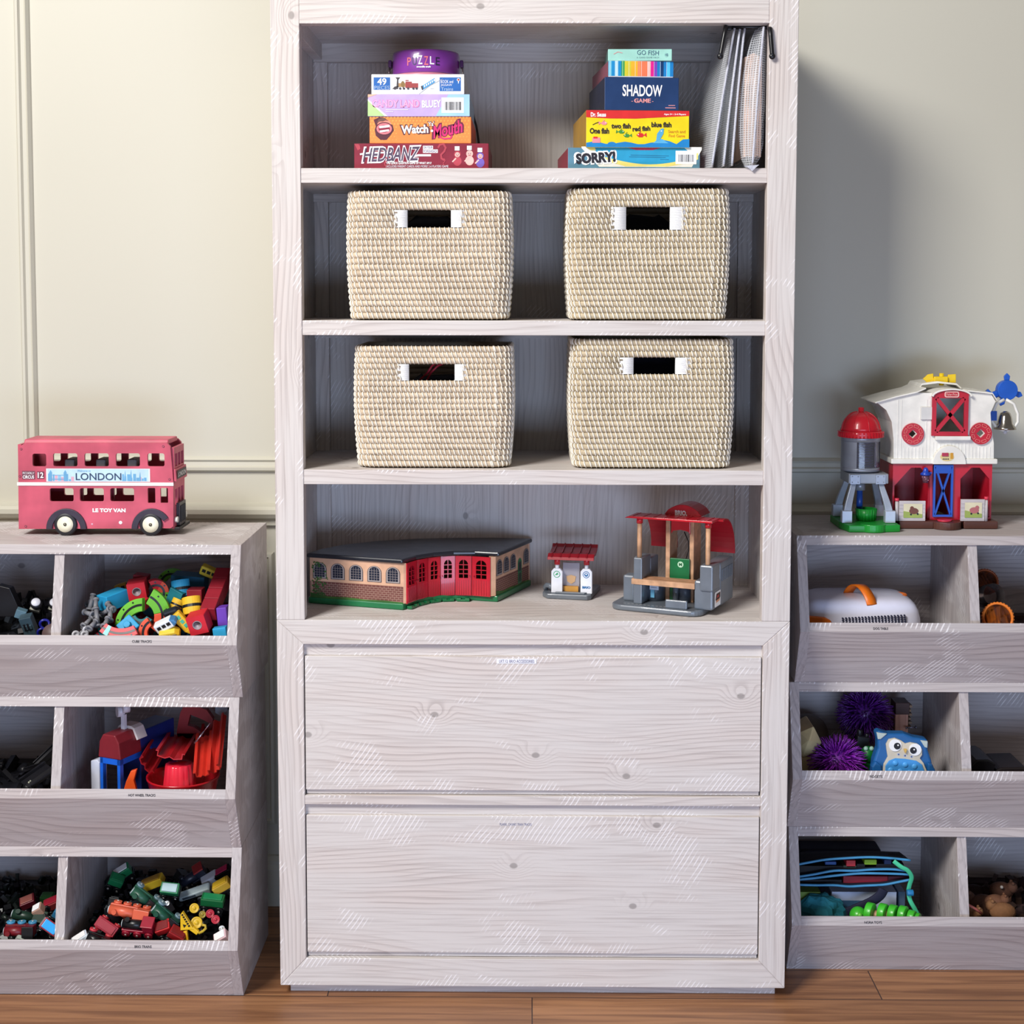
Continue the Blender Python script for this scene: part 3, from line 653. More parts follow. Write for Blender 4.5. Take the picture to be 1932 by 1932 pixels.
def a_fish(m, f):
    top = [(1105.5, 208.5), (1301.5, 208.5), (1301.5, 218), (1250, 221), (1200, 224), (1150, 224), (1105.5, 222)]
    Pg(m, f, top, 1, -.0003)
    n = 16; w = [(1105.5+i*12.25, 270-2.5*sin(i*1.3)-(6 if i in (12, 13, 15, 16) else 0)) for i in range(n+1)]
    Pg(m, f, w + [(1301.5, 278), (1105.5, 278)], 2, -.0004)
    T(m, f, 'Dr. Seuss', 1114, 212.5, 1143, 221, 0, bold=.04); T(m, f, 'Ages 3+ : 2-4 Players', 1253, 213.5, 1295, 217.5, 0, bold=.03)
    T(m, f, 'One fish', 1112, 242, 1149, 253, 3, bold=.05); T(m, f, 'two fish', 1153, 233, 1190, 243, 3, bold=.05)
    T(m, f, 'red fish', 1193, 238, 1227, 247.5, 3, bold=.05, ang=.05); T(m, f, 'blue fish', 1229, 230, 1267.5, 240, 3, bold=.05)
    T(m, f, 'Search and', 1261, 245, 1294, 250.5, 4, bold=.01); T(m, f, 'Find Game', 1262, 253, 1293, 258.5, 4, bold=.01)
    def fish(x, y, s, mi, fl=1, rot=0):
        Pg(m, f, [(x-8*s, y), (x-3*s, y-4*s), (x+4*s, y-4*s), (x+8*s, y), (x+4*s, y+4*s), (x-3*s, y+4*s)], mi, -.0008)
        Pg(m, f, [(x+fl*7*s, y), (x+fl*12*s, y-5*s), (x+fl*13*s, y+4*s)], mi, -.0007); D(m, f, x-fl*4*s, y-1*s, 1.1*s, 0, -.0012)
        L(m, f, [(x-2*s, y-4*s), (x+1*s, y-8*s)], 1.2*s, mi, -.0009)
    fish(1139, 233, .8, 5, -1); L(m, f, [(1118, 236), (1124, 233), (1130, 231)], 1.4, 3)
    fish(1172, 249, .8, 6, -1); fish(1182, 256, .8, 6); fish(1208, 255, .95, 1, 1)
    Pg(m, f, [(1238, 266), (1240, 252), (1247, 243), (1253, 242), (1252, 252), (1246, 262)], 7, -.0008); D(m, f, 1248, 247, 1.2, 0, -.0012); Pg(m, f, [(1232, 270), (1262, 270), (1250, 262), (1242, 262)], 7, -.0006)
    R_(m, f, 1117, 260, 1132, 270, 5, -.0008); R_(m, f, 1119, 258.5, 1127, 262, 1, -.0009); D(m, f, 1154, 272, 8, 2, -.0006, ry=4)
_, y2 = game('search_game', 'yellow search-and-find game box with red top band and small fish', 1105.5, 1301.5, 208.5, y1, .034, .25,
     [P((252, 226, 24), .4), P((196, 150, 60), .45)], a_fish,
     [WHT, P((224, 40, 40), .5), P((22, 136, 206), .5), P((60, 50, 30), .5), P((226, 140, 24), .5), P((248, 150, 160), .5), P((70, 150, 60), .5), P((90, 180, 226), .5)], rot=radians(4))
def a_shadow(m, f):
    T(m, f, 'SHADOW', 1174, 160, 1250, 182, 0, bold=.02); T(m, f, '- GAME -', 1191, 186, 1233, 194, 1); T(m, f, 'GAME', 1196, 186, 1228, 194, 1, -.0008, bold=.02)
    L(m, f, [(1262, 198.5), (1274, 198.5)], 1.2, 1); L(m, f, [(1256, 203), (1275, 203)], 1.4, 1)
_, y3 = game('card_game', 'navy blue game box with white SHADOW GAME title', 1140, 1282, 146, y2, .036, .23,
     [P((26, 58, 106), .42), P((34, 40, 64), .45)], a_shadow, [WHT, P((238, 160, 160), .5)], rot=radians(5))
def a_mark(m, f):
    cs = [0, 1, 2, 1, 3, 4, 4, 5, 5, 6, 7, 7, 8, 9, 10, 11, 12, 11, 13, 11]; rn = random.Random(5)
    x = 1147; i = 0; W_ = 124/len(cs)
    for c in cs: R_(m, f, x, 115.5, x+W_+.3, 144, c, -.0003); x += W_
    for i in range(10): x = 1150+i*12; R_(m, f, x, 115.5, x+.7, 144, 14, -.0005)
_, y4 = game('marker_box', 'box striped in every colour of marker pen, between the navy and mint boxes', 1147, 1271.5, 115, y3, .036, .22,
     [P((244, 246, 250), .4), P((150, 84, 100), .45)], a_mark,
     [P((120, 206, 232), .4), P((30, 150, 214), .4), P((196, 234, 246), .4), P((56, 170, 84), .4), P((226, 214, 60), .4), P((250, 190, 50), .4), P((250, 150, 100), .4), P((252, 130, 90), .4), P((250, 200, 190), .4), P((238, 30, 150), .4), P((130, 70, 190), .4), P((24, 130, 200), .4), P((14, 60, 110), .4), P((90, 200, 240), .4), WHT], cat='art supplies', rot=radians(5.5))
def a_go(m, f):
    T(m, f, 'GO FISH', 1202, 95, 1243, 104, 0, bold=.0, ang=-.03); T(m, f, 'A CARD GAME DECK', 1201, 107, 1244, 110, 1); D(m, f, 1257, 103.5, 4, 2); T(m, f, '48', 1255, 101, 1260, 106, 0, -.0008)
    L(m, f, [(1158, 102), (1166, 98), (1174, 100)], 1, 3)
_, y5 = game('card_game', 'mint green card game box lettered GO FISH, topping the right pile', 1147, 1268, 92.5, y4, .036, .13,
     [P((166, 222, 208), .4), P((96, 136, 128), .45)], a_go, [P((60, 96, 120), .5), P((120, 160, 160), .5), P((150, 206, 196), .5), P((240, 150, 150), .5)])

# ------------------------------------------------------------------ zipped mesh pouches hanging from hooks on a black rail
RAIL = P((20, 20, 24), .35); 
z_r = at(1420, 52, .04).z
rail = thing('hanging_rail', 'black tension rail under the top of the bookcase at its right end', 'rail', loc=(0, 0, 0))
xr = SI-.021
MB().cyl((at(1368, 52, .035).x, .035, z_r), (.4685, .035, z_r), .0045).build('rod', RAIL, rail)
for x_ in (at(1376, 52, .035).x, .436): MB().box(x_-.005, x_+.005, .030, .041, z_r-.006, z_r+.007).build('bracket', RAIL, rail, bevel=.002)
def mesh_mat(nm, c, al):
    t = NT(nm); tc = t.n('ShaderNodeTexCoord').outputs['Object']; sp = t.n('ShaderNodeSeparateXYZ', {0: tc})
    def lines(s, k): return t.ma('GREATER_THAN', t.ma('FRACT', t.ma('MULTIPLY', s, k)), .70)
    g = t.ma('MAXIMUM', lines(sp.outputs[1], 230.0), lines(sp.outputs[2], 230.0))
    g2 = t.ma('MAXIMUM', g, lines(sp.outputs[0], 230.0))
    wv = t.n('ShaderNodeTexNoise', {'Vector': tc, 'Scale': 14.0, 'Detail': 2.0}).outputs[0]
    t.set(Base_Color=c4(c), Roughness=.3, Alpha=t.ma('MULTIPLY_ADD', g, .42, t.ma('MULTIPLY_ADD', wv, .16, al-.08)),
          Normal=t.n('ShaderNodeBump', {'Height': wv, 'Strength': .5, 'Distance': .006}).outputs[0]); return t.m
MESH = mesh_mat('clear_mesh_vinyl', (232, 236, 242), .10); ZIP = P((206, 208, 220), .5, bump=.8, scale=300, name='woven_zip_tape')
def pouch(label, top, bot, mid, back, yf, thick, fan=0, wav=0):
    "thin hanging bag seen nearly edge-on: front seam runs from top to bottom photo spots at depth yf"
    A = at(*top, yf); B = at(*bot, yf); C = at(*mid, yf); n = 12
    r = thing('mesh_pouch', label, 'pouch', 'clear mesh pouches hanging from the rail', (0, 0, 0))
    m = MB(); K = 8; rows = []
    for j in range(n+1):
        t = j/n; x = (1-t)**2*A.x + 2*t*(1-t)*C.x + t*t*B.x; z = min((1-t)*A.z + t*B.z, 1.8990)
        th = thick*(.18 + .82*sin(pi*min(1, t*.9+.05))**.7) * (1 if t < .93 else .6)
        rows.append((x, z, th))
    vs = []; fs = []
    for j_, (x, z, th) in enumerate(rows):
        for s in (-1, 1):
            for k in range(K+1):
                u = k/K; dy = yf + u*back; w_ = th*sin(pi*min(1, u*1.02))**.6
                vs.append((min(.4436, x + s*w_/2 + -fan*sin(u*pi*.5)*min(1, .25+j_/n) + .002*sin(u*9+z*40)), dy, max(z, Z1T+.0015)))
    rowlen = 2*(K+1)
    for j in range(n):
        for s in (0, 1):
            for k in range(K):
                a = j*rowlen + s*(K+1) + k; fs.append((a, a+1, a+1+rowlen, a+rowlen))
    m.add(vs, fs, 0, None, True)
    m.build('mesh_bag', MESH, r)
    m = MB(); m.tube([(x, yf-.0005, max(z, Z1T+.003)) for x, z, th in rows], .0022, 8); m.build('zip_seam', ZIP, r)
    # gathered front gusset
    m = MB(); vs = []; fs = []
    for (x, z, th) in rows:
        for k in range(7):
            u = k/6-.5; vs.append((min(.4436, x + u*th*1.5), yf + .004 + abs(u)*.05 + .0015*sin(z*260+k*2.4), max(z, Z1T+.0015) + .0005*k))
    for j in range(n):
        for k in range(6): a = j*7+k; fs.append((a, a+1, a+8, a+7))
    m.add(vs, fs, 0, None, True); m.build('gusset', MESH, r)
    return r
pouch('clear mesh pouch hanging leftmost of the four, fanned out behind the games', (1386, 52), (1343, 316), (1362, 200), .24, .030, .014, .035)
pouch('slim clear mesh pouch hanging second from the game pile', (1396, 55), (1365, 314), (1378, 180), .25, .030, .008)
pouch('slim clear mesh pouch hanging third, beside the pouch of tan cards', (1405, 50), (1381, 313), (1390, 180), .25, .032, .008)
pouch('thick clear mesh pouch stuffed with tan cards, hanging nearest the right post', (1441, 47), (1419, 322), (1428, 190), .24, .012, .040)
a, b = at(1405, 100, .04), at(1436, 296, .04)
cd = thing('card_stack', 'block of tan card sheets inside the thick mesh pouch', 'cards', loc=(0, 0, 0))
p_ = [at(*q_, -.003) for q_ in ((1403, 313), (1432, 311), (1426, 316), (1419, 323), (1411, 316))]
tag(MB().prism([(v.x, v.z) for v in p_], 'y', -.005, -.0015).build('pouch_corner', ZIP), 'pale folded corner of the thick mesh pouch hanging over the shelf edge', 'pouch corner')
TAN = P((238, 200, 176), .6, var=.1)
m = MB()
for i in range(7):
    x = a.x + (b.x-a.x)*i/7; m.box(x+.0006, x+(b.x-a.x)/7-.0004, .040+.002*(i % 3), .22, b.z+.002*(i % 2), a.z - .006*abs(i-3)*.4, 0)
m.build('cards', TAN, cd)
for i, (px, py, qx, qy) in enumerate(((1369, 52, 1359, 106), (1453, 55, 1457, 106))):
    c = thing('hook_clip', ['black clip hook beside the leftmost mesh pouch', 'black clip hook against the right post of the bookcase'][i], 'hook', 'black hooks on the rail')
    t = at(px, py, (.015, -.005)[i]); b_ = at(qx, qy, (.012, -.008)[i]); k = .4
    MB().tube([t+Vector((.004, .03, .004)), t+Vector((.002, .012, .004)), t, t*.75+b_*.25, b_*.9+t*.1, b_], .0044, 8).build('hook_arm', RAIL, c)
    MB().tube([t+Vector((.005, .02, .0)), (t+b_)/2+Vector((.004, .01, 0)), b_+Vector((.001, .003, 0))], .0016, 6).build('spring_wire', RAIL, c)
    MB().ball(b_, .0062, 0, sy=.7).build('hook_tip', RAIL, c)
# ------------------------------------------------------------------ toys standing on shelf and bins
class Fr:
    "a toy's own upright frame: origin on its support, turned about z; turns photo spots into local x (and z) at local depth v"
    def __init__(s, ox, oy, oz, deg=0):
        s.o = Vector((ox, oy, oz)); a = radians(deg); s.rot = a
        s.u = Vector((cos(a), sin(a), 0)); s.n = Vector((-sin(a), cos(a), 0))
    def __call__(s, px, py, v=0.0):
        r = ray(px, py); P0 = s.o + s.n*v; t = (P0-EYE).dot(s.n)/r.dot(s.n); q = EYE + r*t - s.o
        return q.dot(s.u), q.z
    def thing(s, name, label, cat, group=None): return thing(name, label, cat, group, tuple(s.o), (0, 0, s.rot))
RED = P((206, 26, 44), .32, coat=.3); GREEN = P((24, 122, 74), .35, coat=.2); GREY = P((112, 120, 130), .35, coat=.2); BEECH = P((214, 166, 128), .5, var=.14, scale=60)
# --- engine shed with five red doors
H = .095
def wallM(p, q, z, out):
    "own xy plane on an upright wall from p to q (ground points), third axis outward"
    u = (q-p); Lw = u.length; u.normalize(); n = Vector((u.y, -u.x, 0)); 
    if n.dot(out) < 0: n = -n
    return Matrix(((u.x, 0, n.x, p.x), (u.y, 0, n.y, p.y), (0, 1, 0, z), (0, 0, 0, 1))), Lw
pL, pF, pR, pB = Vector((-.457, .155, 0)), Vector((-.259, .092, 0)), Vector((-.076, .171, 0)), Vector((-.006, .340, 0))
def arc3(a, b, bulge, n):
    "points from a to b bowed sideways by bulge"
    d = b-a; L_ = d.length; nn = Vector((-d.y, d.x, 0))/L_; out = []
    for i in range(n+1):
        t = i/n; out.append(a + d*t + nn*bulge*4*t*(1-t))
    return out
inner = arc3(pF, pR, .052, 5)
outer = [Vector((-.4355, .205, 0)), Vector((-.395, .258, 0)), Vector((-.33, .303, 0)), Vector((-.25, .331, 0)), Vector((-.17, .344, 0)), Vector((-.09, .349, 0))]
ctr = Vector((-.22, .22, 0))
sh = thing('engine_shed', 'curved wooden toy train shed with black roof and red double doors', 'toy building', loc=(0, 0, Z4))
off = lambda ps, d: [p + (p-ctr).normalized()*d for p in ps]
ring = [pL, pF] + inner[1:-1] + [pR, pB] + outer[::-1]
base = off(ring, .004)
MB().prism([(p.x, p.y) for p in base], 'z', .0005, .013).build('green_base', GREEN, sh, bevel=.002)
BRICK = None
def brick_mat():
    t = NT('printed_brick_wall'); tc = t.n('ShaderNodeTexCoord').outputs['UV']; return t
STUC = P((226, 178, 146), .5, var=.1); BRK = P((120, 70, 62), .55); MORT = P((196, 160, 140), .6); GLZ = P((30, 38, 56), .3); FRM = P((172, 160, 156), .5); VINE = P((70, 120, 50), .6, var=.2)
DKF = P((60, 52, 60), .5)
def printed_wall(p, q, nwin, x0f, sp, door=None, vine=False):
    M, Lw = wallM(p, q, .013, (p+q)/2-ctr); m = MB()
    m.prism([(0, 0), (Lw, 0), (Lw, H-.013), (0, H-.013)], 'z', -.006, 0, 0, M)
    zb = .034
    m.flat(rect(.001, Lw-.001, .001, zb), .0003, 1, M)
    for r_ in range(7):
        z = .003+r_*(zb-.004)/7; m.flat(rect(.001, Lw-.001, z, z+.0006), .0006, 2, M)
        x = .003 + (r_ % 2)*.0045
        while x < Lw-.004: m.flat(rect(x, x+.0006, z, z+(zb-.004)/7), .0006, 2, M); x += .009
    m.flat([(0.001, 0), (Lw-.001, 0), (Lw-.001, .002), (Lw*.8, .004), (Lw*.6, .003), (Lw*.4, .005), (Lw*.2, .004), (.001, .010)], .0009, 6, M)
    for i in range(nwin):
        x = x0f + i*sp
        if door is not None and i == door:
            m.flat(rect(x-.010, x+.010, .004, .052) [:2] + [(x+.010, .048)] + [(x+.010*cos(a*pi/8), .048+.010*sin(a*pi/8)) for a in range(1, 8)] + [(x-.010, .048)], .0009, 7, M)
            m.flat(rect(x-.006, x+.006, .030, .050), .0012, 3, M); m.flat(rect(x-.006, x-.001, .008, .026), .0012, 8, M); m.flat(rect(x+.001, x+.006, .008, .026), .0012, 8, M); continue
        def arch(w, h, z0, e): return [(x-w, z0), (x+w, z0), (x+w, z0+h)] + [(x+w*cos(a*pi/8), z0+h+w*.85*sin(a*pi/8)) for a in range(1, 8)] + [(x-w, z0+h)]
        m.flat(arch(.0155, .020, .040, 0), .0006, 8, M); m.flat(arch(.0142, .0195, .041, 0), .0009, 5, M); m.flat(arch(.0112, .0180, .0435, 0), .0012, 3, M)
        for k in (-1, 0, 1): m.flat(rect(x+k*.0056-.0003, x+k*.0056+.0003, .0435, .0685), .0015, 5, M)
        for k in range(4): m.flat(rect(x-.011, x+.011, .048+k*.005, .0485+k*.005), .0015, 5, M)
    if vine:
        rn = random.Random(4)
        for i in range(150):
            t = rn.random(); x = .012+.030*t*rn.random()+ .006*sin(i); z = .004+.07*rn.random()
            if abs(x-.022) < .011 and .044 < z < .064: continue
            s = rn.uniform(.0012, .0028); m.flat([(x-s, z), (x, z-s*.7), (x+s, z), (x, z+s*.7)], .0017+.0002*rn.random(), 6, M)
    return m
WM = [STUC, BRK, MORT, GLZ, WHT, FRM, VINE, GREEN, DKF]
printed_wall(pL, pF, 5, .0225, .0405, vine=True).build('printed_wall', WM, sh)
printed_wall(pR, pB, 5, .018, .036, door=3).build('printed_wall', WM, sh)
m = MB()
for a, b in zip([pL]+outer, outer+[pB]):
    M, Lw = wallM(a, b, .013, (a+b)/2-ctr); m.prism([(0, 0), (Lw, 0), (Lw, H-.013), (0, H-.013)], 'z', -.006, 0, 0, M)
m.build('rear_wall', STUC, sh)
RP = MB(); top = off(ring, .007)
RP.prism([(p.x, p.y) for p in top], 'z', H, H+.009).build('roof', P((34, 37, 46), .33, coat=.2), sh, bevel=.003)
REDD = P((196, 24, 46), .3, coat=.3); REDK = P((150, 14, 34), .35)
n_in = arc3(pF + (pR-pF)*.02, pR - (pR-pF)*.05, .052, 6)
def door_leaf(M, w, h):
    m = MB(); x0, x1 = .001, w-.001
    win = [(x0+.20*w, h*.44), (x1-.20*w, h*.44), (x1-.20*w, h*.78)] + [((x0+x1)/2+(x1-x0-.4*w)/2*cos(a*pi/10), h*.78+h*.13*sin(a*pi/10)) for a in range(1, 10)] + [(x0+.20*w, h*.78)]
    m.plate([rect(x0, x1, 0, h), win], M @ Matrix.Translation((0, 0, .001)), .004, 0)
    cx = (x0+x1)/2
    m.prism(rect(cx-.0007, cx+.0007, h*.44, h*.91), 'z', .0, .003, 0, M)
    for f in (.55, .66, .78): m.prism(rect(x0+.2*w, x1-.2*w, h*f-.0007, h*f+.0007), 'z', 0, .003, 0, M)
    for i in range(7): x = x0+(x1-x0)*(i+.5)/7; m.prism(rect(x-.0006, x+.0006, .002, h*.40), 'z', .003, .0042, 0, M)
    return m
for i in range(6):
    a, b = n_in[i], n_in[i+1]; M, Lw = wallM(a, b, .012, Vector((.3, -1, 0)))
    o = door_leaf(M, Lw, H-.013).build('door_leaf', REDD, sh)
    hk = MB(); hk.cyl(M @ Vector((Lw*(.88 if i % 2 == 0 else .14), (H-.013)*.5, .002)), M @ Vector((Lw*(.88 if i % 2 == 0 else .14), (H-.013)*.5, .006)), .0014, n=8); hk.build('knob', REDK, o)
for a, e in ((pF, n_in[0]), (pR, n_in[-1])):
    M, Lw = wallM(a, e, .013, Vector((.3, -1, 0))); MB().prism(rect(0, Lw+.001, 0, H-.013), 'z', -.01, .0, 0, M).build('corner_post', STUC, sh)
m = MB()
mid = off(inner, .002)
for i in range(5):
    a, b = n_in[i], n_in[i+1]; c = (a+b)/2; M, Lw = wallM(a, b, 0, Vector((.3, -1, 0)))
    o = MB(); o.prism([(Lw*.12, .001), (Lw*.88, .001), (Lw*.88, .007), (Lw*.62, .007), (Lw*.62, .0045), (Lw*.38, .0045), (Lw*.38, .007), (Lw*.12, .007)], 'z', 0, .011, 0, M); o.build('rail_stub', GREEN, sh, bevel=.0008)
# dark floor of the shed seen through door panes
MB().prism([(p.x, p.y) for p in off(ring, -.010)], 'z', .013, .015).build('shed_floor', P((40, 36, 40), .7), sh)

# --- small station
f = Fr(.030, .205, Z4, -9)
st = f.thing('small_station', 'small toy station with red roof and two white signs, between shed and big station', 'toy building')
m = MB(); m.prism([(-.012, .02), (.0, .0), (.085, -.004), (.092, .004), (.100, .110), (.094, .116), (.0, .118), (-.012, .10)], 'z', .0005, .011); m.build('grey_base', GREY, st, bevel=.002)
m = MB(); m.prism([(.016, .006), (.078, .004), (.084, .012), (.020, .018)], 'z', .0108, .0145); m.build('platform_edge', GREY, st, bevel=.001)
MB().tube([(-.008, .04, .011), (-.008, .034, .019), (-.004, .026, .024), (.004, .020, .024), (.010, .017, .019)], .0055, 8).build('grey_pipe', GREY, st)
WP = P((244, 246, 252), .35)
for k, (pl, pr, pt, pb) in enumerate(((1040, 1061, 1073, 1114), (1095, 1117, 1074, 1116))):
    v = .010; x0, z0 = f(pl, pb, v); x1, z1 = f(pr, pt, v); z0 = .0115
    m = MB(); w = x1-x0; m.prism([(x0, z0), (x1, z0), (x1, z1-.006), (x1-.005, z1), (x0+.005, z1), (x0, z1-.006)], 'y', v, v+.012)
    o = m.build('sign_post', WP, st, bevel=.001)
    cx, cz = (x0+x1)/2, z1-.012; g = MB()
    c = k; g.disc(cx, cz, .0072, v-.0004, 0); g.disc(cx, cz, .0058, v-.0006, 1); g.disc(cx, cz, .0040 if k else .002, v-.0008, 0)
    if k: g.disc(cx, cz+.001, .0018, v-.001, 1); g.text('BRIO', x0+.004, z0+.011, x1-.003, z0+.016, v-.0006, 0, bold=.05)
    else: g.flat([(cx-.005, cz-.003), (cx+.001, cz+.004), (cx+.004, cz), (cx+.002, cz)], v-.0009, 0)
    g.build('sign_print', [P((30, 110, 170), .5) if k else P((60, 170, 110), .5), WP], o)
    MB().cyl((cx, v+.006, z1-.001), (cx, v+.006, z1+.009), .0042, n=12).build('white_peg', WP, st)
    MB().cyl((cx, v+.006, z1+.008), (cx, v+.006, z1+.024), .0062, n=12).build('red_socket', RED, st)
zr = f(1075, 1047, .01)[1]; xa, xb = f(1034, 1045, 0)[0], f(1116, 1045, 0)[0]
m = MB(); prof = [(-.010, zr-.008), (-.008, zr-.002), (.002, zr+.004), (.03, zr+.002), (.06, zr+.008), (.068, zr+.014), (.068, zr+.010), (.06, zr+.003), (.03, zr-.004), (.002, zr-.001)]
m.prism(prof, 'x', xa, xb+.006)
for i in range(5): x = xa+(xb-xa)*(i+.5)/5; m.prism([(y, z+.0012) for y, z in prof[1:6]] + [(prof[5][0], prof[5][1]-.002), (.002, zr+.002)], 'x', x-.0012, x+.0012)
m.build('red_roof', P((170, 20, 38), .35, coat=.2), st, bevel=.0008)
x0, z0 = f(1062, 1112, .03); x1, z1 = f(1094, 1062, .03)
MB().box(x0, x1, .028, .034, .012, z1).build('clear_panel', P((226, 222, 232), .15, trans=.55, var=.02), st, bevel=.001)
g = MB(); cx = (x0+x1)/2; g.box(x0+.002, x1-.002, .020, .027, .0115, .024); g.build('ticket_shelf', P((220, 160, 70), .5), st)
g = MB(); g.prism([(cx-.010, .044), (cx-.008, .033), (cx, .028), (cx+.008, .033), (cx+.010, .044), (cx, .047)], 'y', .0265, .0278); g.build('wooden_shield', P((222, 178, 128), .5), st)

# --- big station with arched red roof
f = Fr(.168, .108, Z4, -24)
bs = f.thing('train_station', 'large toy train station with arched red roof, wooden track and grey base', 'toy building')
m = MB(); m.prism(rrect(-.012, .180, -.010, .190, .026, 6), 'z', .0005, .012); m.build('grey_base', GREY, bs, bevel=.003)
g = MB()
for i in range(13):
    x = .014+i*.0085; g.flat([(x, .006), (x+.005, .006), (x+.005, .0075), (x, .0075)], .0124, 0, Matrix(((1,0,0,0),(0,1,0,0),(0,0,1,0),(0,0,0,1))))
g.build('platform_ticks', WHT, bs)
def slab(nm, px0, px1, pt, pb, v0, v1, mat, z0=None, bev=.002, parent=bs):
    x0, zb = f(px0, pb, v0); x1, zt = f(px1, pt, v0); zb = z0 if z0 is not None else zb
    return MB().box(x0, x1, v0, v1, zb, zt).build(nm, mat, parent, bevel=bev)
slab('left_pier', 1175, 1197, 1086, 1130, .030, .060, GREY, .0118, .004)
slab('left_pier', 1196, 1228, 1052, 1100, .062, .110, GREY, .0118, .003)
slab('right_pier', 1309, 1345, 1098, 1150, .012, .075, GREY, .0118, .004)
o = slab('right_pier', 1330, 1360, 1062, 1120, .060, .150, GREY, .0118, .004)
def ribs(v0, px0, px1):
    m = MB(); x1, _ = f(px1, 1080, v0)
    for i in range(9): y = .066+i*.0085; m.box(x1+.0000, x1+.0018, y, y+.004, .055, .088)
    return m
M = MB(); x1 = f(1360, 1080, .060)[0]
for i in range(9): y = .068+i*.0085; M.box(x1-.0005, x1+.0016, y, y+.004, .062, .086)
M.build('ribs', GREY, o)
x1r = f(1345, 1120, .012)[0]
Ms = Matrix(((0, 0, 1, x1r+.0006), (1, 0, 0, 0), (0, 1, 0, 0), (0, 0, 0, 1)))
g = MB(); g.flat(rrect(.022, .066, .016, .046, .004), 0, 0, Ms); g.flat([(.028, .030), (.034, .042), (.060, .042), (.060, .032), (.052, .028), (.040, .026)], .0003, 1, Ms); g.flat([(.032, .024), (.056, .026), (.056, .030), (.032, .029)], .0006, 2, Ms); g.flat([(.036, .033), (.050, .034), (.048, .039), (.038, .038)], .0006, 3, Ms)
g.build('sticker', [WHT, P((60, 20, 24), .5), P((230, 160, 120), .5), P((200, 40, 30), .5)], bs)
# bridge of wooden track
x0, zt = f(1192, 1076, .012); x1, zt2 = f(1311, 1090, .012); zt = .063
m = MB(); m.box(x0, x1, .010, .052, zt-.011, zt); m.prism([(x1-.001, .022), (x1+.006, .024), (x1+.010, .020), (x1+.018, .024), (x1+.018, .038), (x1+.010, .042), (x1+.006, .038), (x1-.001, .040)], 'z', zt-.011, zt)
for y in (.020, .038): m.box(x0, x1, y-.003, y+.003, zt-.0002, zt+.0007, 1)
m.build('wooden_track', [BEECH, P((176, 126, 90), .5)], bs, bevel=.0015)
zt = .063
# tall wooden slabs and red arch sign
for px0, px1 in ((1257, 1266), (1302, 1311)):
    x0, zz = f(px0, 1072, .075); x1, z1 = f(px1, 970, .075); MB().box(x0, x1, .070, .118, .012, z1).build('wooden_upright', BEECH, bs, bevel=.001)
x0, z0 = f(1254, 970, .066); x1, z1 = f(1330, 970, .066); zt_ = f(1290, 953, .066)[1]; cx = (x0+x1-.010)/2; x1 -= .006
pr = [(x0, z0)] + [(x0+(x1-x0)*t/10, z0+.001+(zt_-z0)*sin(pi*t/10)**.7) for t in range(1, 10)] + [(x1, z0)]
o = MB().prism(pr, 'y', .062, .124).build('arched_sign_top', RED, bs, bevel=.0015)
q0 = f(1273, 972, .06); q1 = f(1296, 964, .06)
MB().text('BRIO.', q0[0], q0[1], q1[0], q1[1], .0612, 0, bold=.06).build('lettering', WHT, o)
xa, za = f(1266, 1005, .066); xb, zb = f(1302, 975, .066)
MB().prism([(xa, z0), (xb, z0), (xb, za-.002), (xb-.004, za+.004), ((xa+xb)/2, za+.007), (xa+.004, za+.004), (xa, za-.002)], 'y', .066, .072).build('red_front_panel', RED, bs, bevel=.001)
xa, za = f(1265, 1072, .068); xb, zb = f(1302, 1055, .068)
o = MB().box(xa, xb, .064, .070, .010, zb).build('green_panel', P((16, 110, 60), .4), bs, bevel=.001)
cx, cz = f(1284, 1065, .064); g = MB(); g.disc(cx, cz, .0062, .0635, 0); g.text('M', cx-.0034, cz-.003, cx+.0034, cz+.003, .0632, 1, bold=.06); g.build('badge', [P((190, 226, 190), .5), P((16, 90, 50), .5)], o)
q = [f(1291, 1003, .09), f(1299, 1022, .09), f(1299, 1040, .09), f(1293, 1058, .09)]
MB().tube([(a, .09, b) for a, b in q], .0011, 6).build('wire', P((24, 22, 26), .5), bs)
# long arched roof: thin front edge, curved flaps falling behind
zr0 = f(1187, 974, .02)[1]; xr0 = f(1187, 974, .02)[0]; xr1 = f(1347, 990, .02)[0]; zr = f(1265, 979, .02)[1]
m = MB(); m.box(xr0+.002, xr1, .008, .060, zr-.002, zr+.002)
for i in range(8): x = xr0+(xr1-xr0)*(i+.5)/8; m.box(x-.0008, x+.0008, .008, .060, zr+.0018, zr+.003)
m.prism([(xr0-.006, zr-.002), (xr0+.003, zr-.002), (xr0+.003, zr+.002)], 'y', .008, .060)
m.build('roof_edge', RED, bs, bevel=.0006)
def flap(xa, xb, r, a0=100, a1=8):
    m = MB(); n = 12; pr = []
    for s in (0, 1):
        rr = r - s*.003; seq = range(n+1) if s == 0 else range(n, -1, -1)
        for i in seq:
            a = radians(a0+(a1-a0)*i/n); pr.append((.060 + rr*cos(a)*.95, zr-r+.001 + rr*sin(a)))
    m.prism(pr, 'x', xa, xb, smooth=False); return m
xl0, xl1 = f(1216, 990, .05)[0], f(1257, 990, .05)[0]; xr_0, xr_1 = f(1318, 990, .05)[0], f(1350, 990, .05)[0]
flap(f(1218, 1000, .09)[0], xl1-.001, .072, 100, -4).build('roof_flap', P((176, 18, 36), .4), bs)
flap(xr_0-.002, f(1386, 1040, .13)[0], .078, 100, -2).build('roof_flap', P((176, 18, 36), .4), bs)
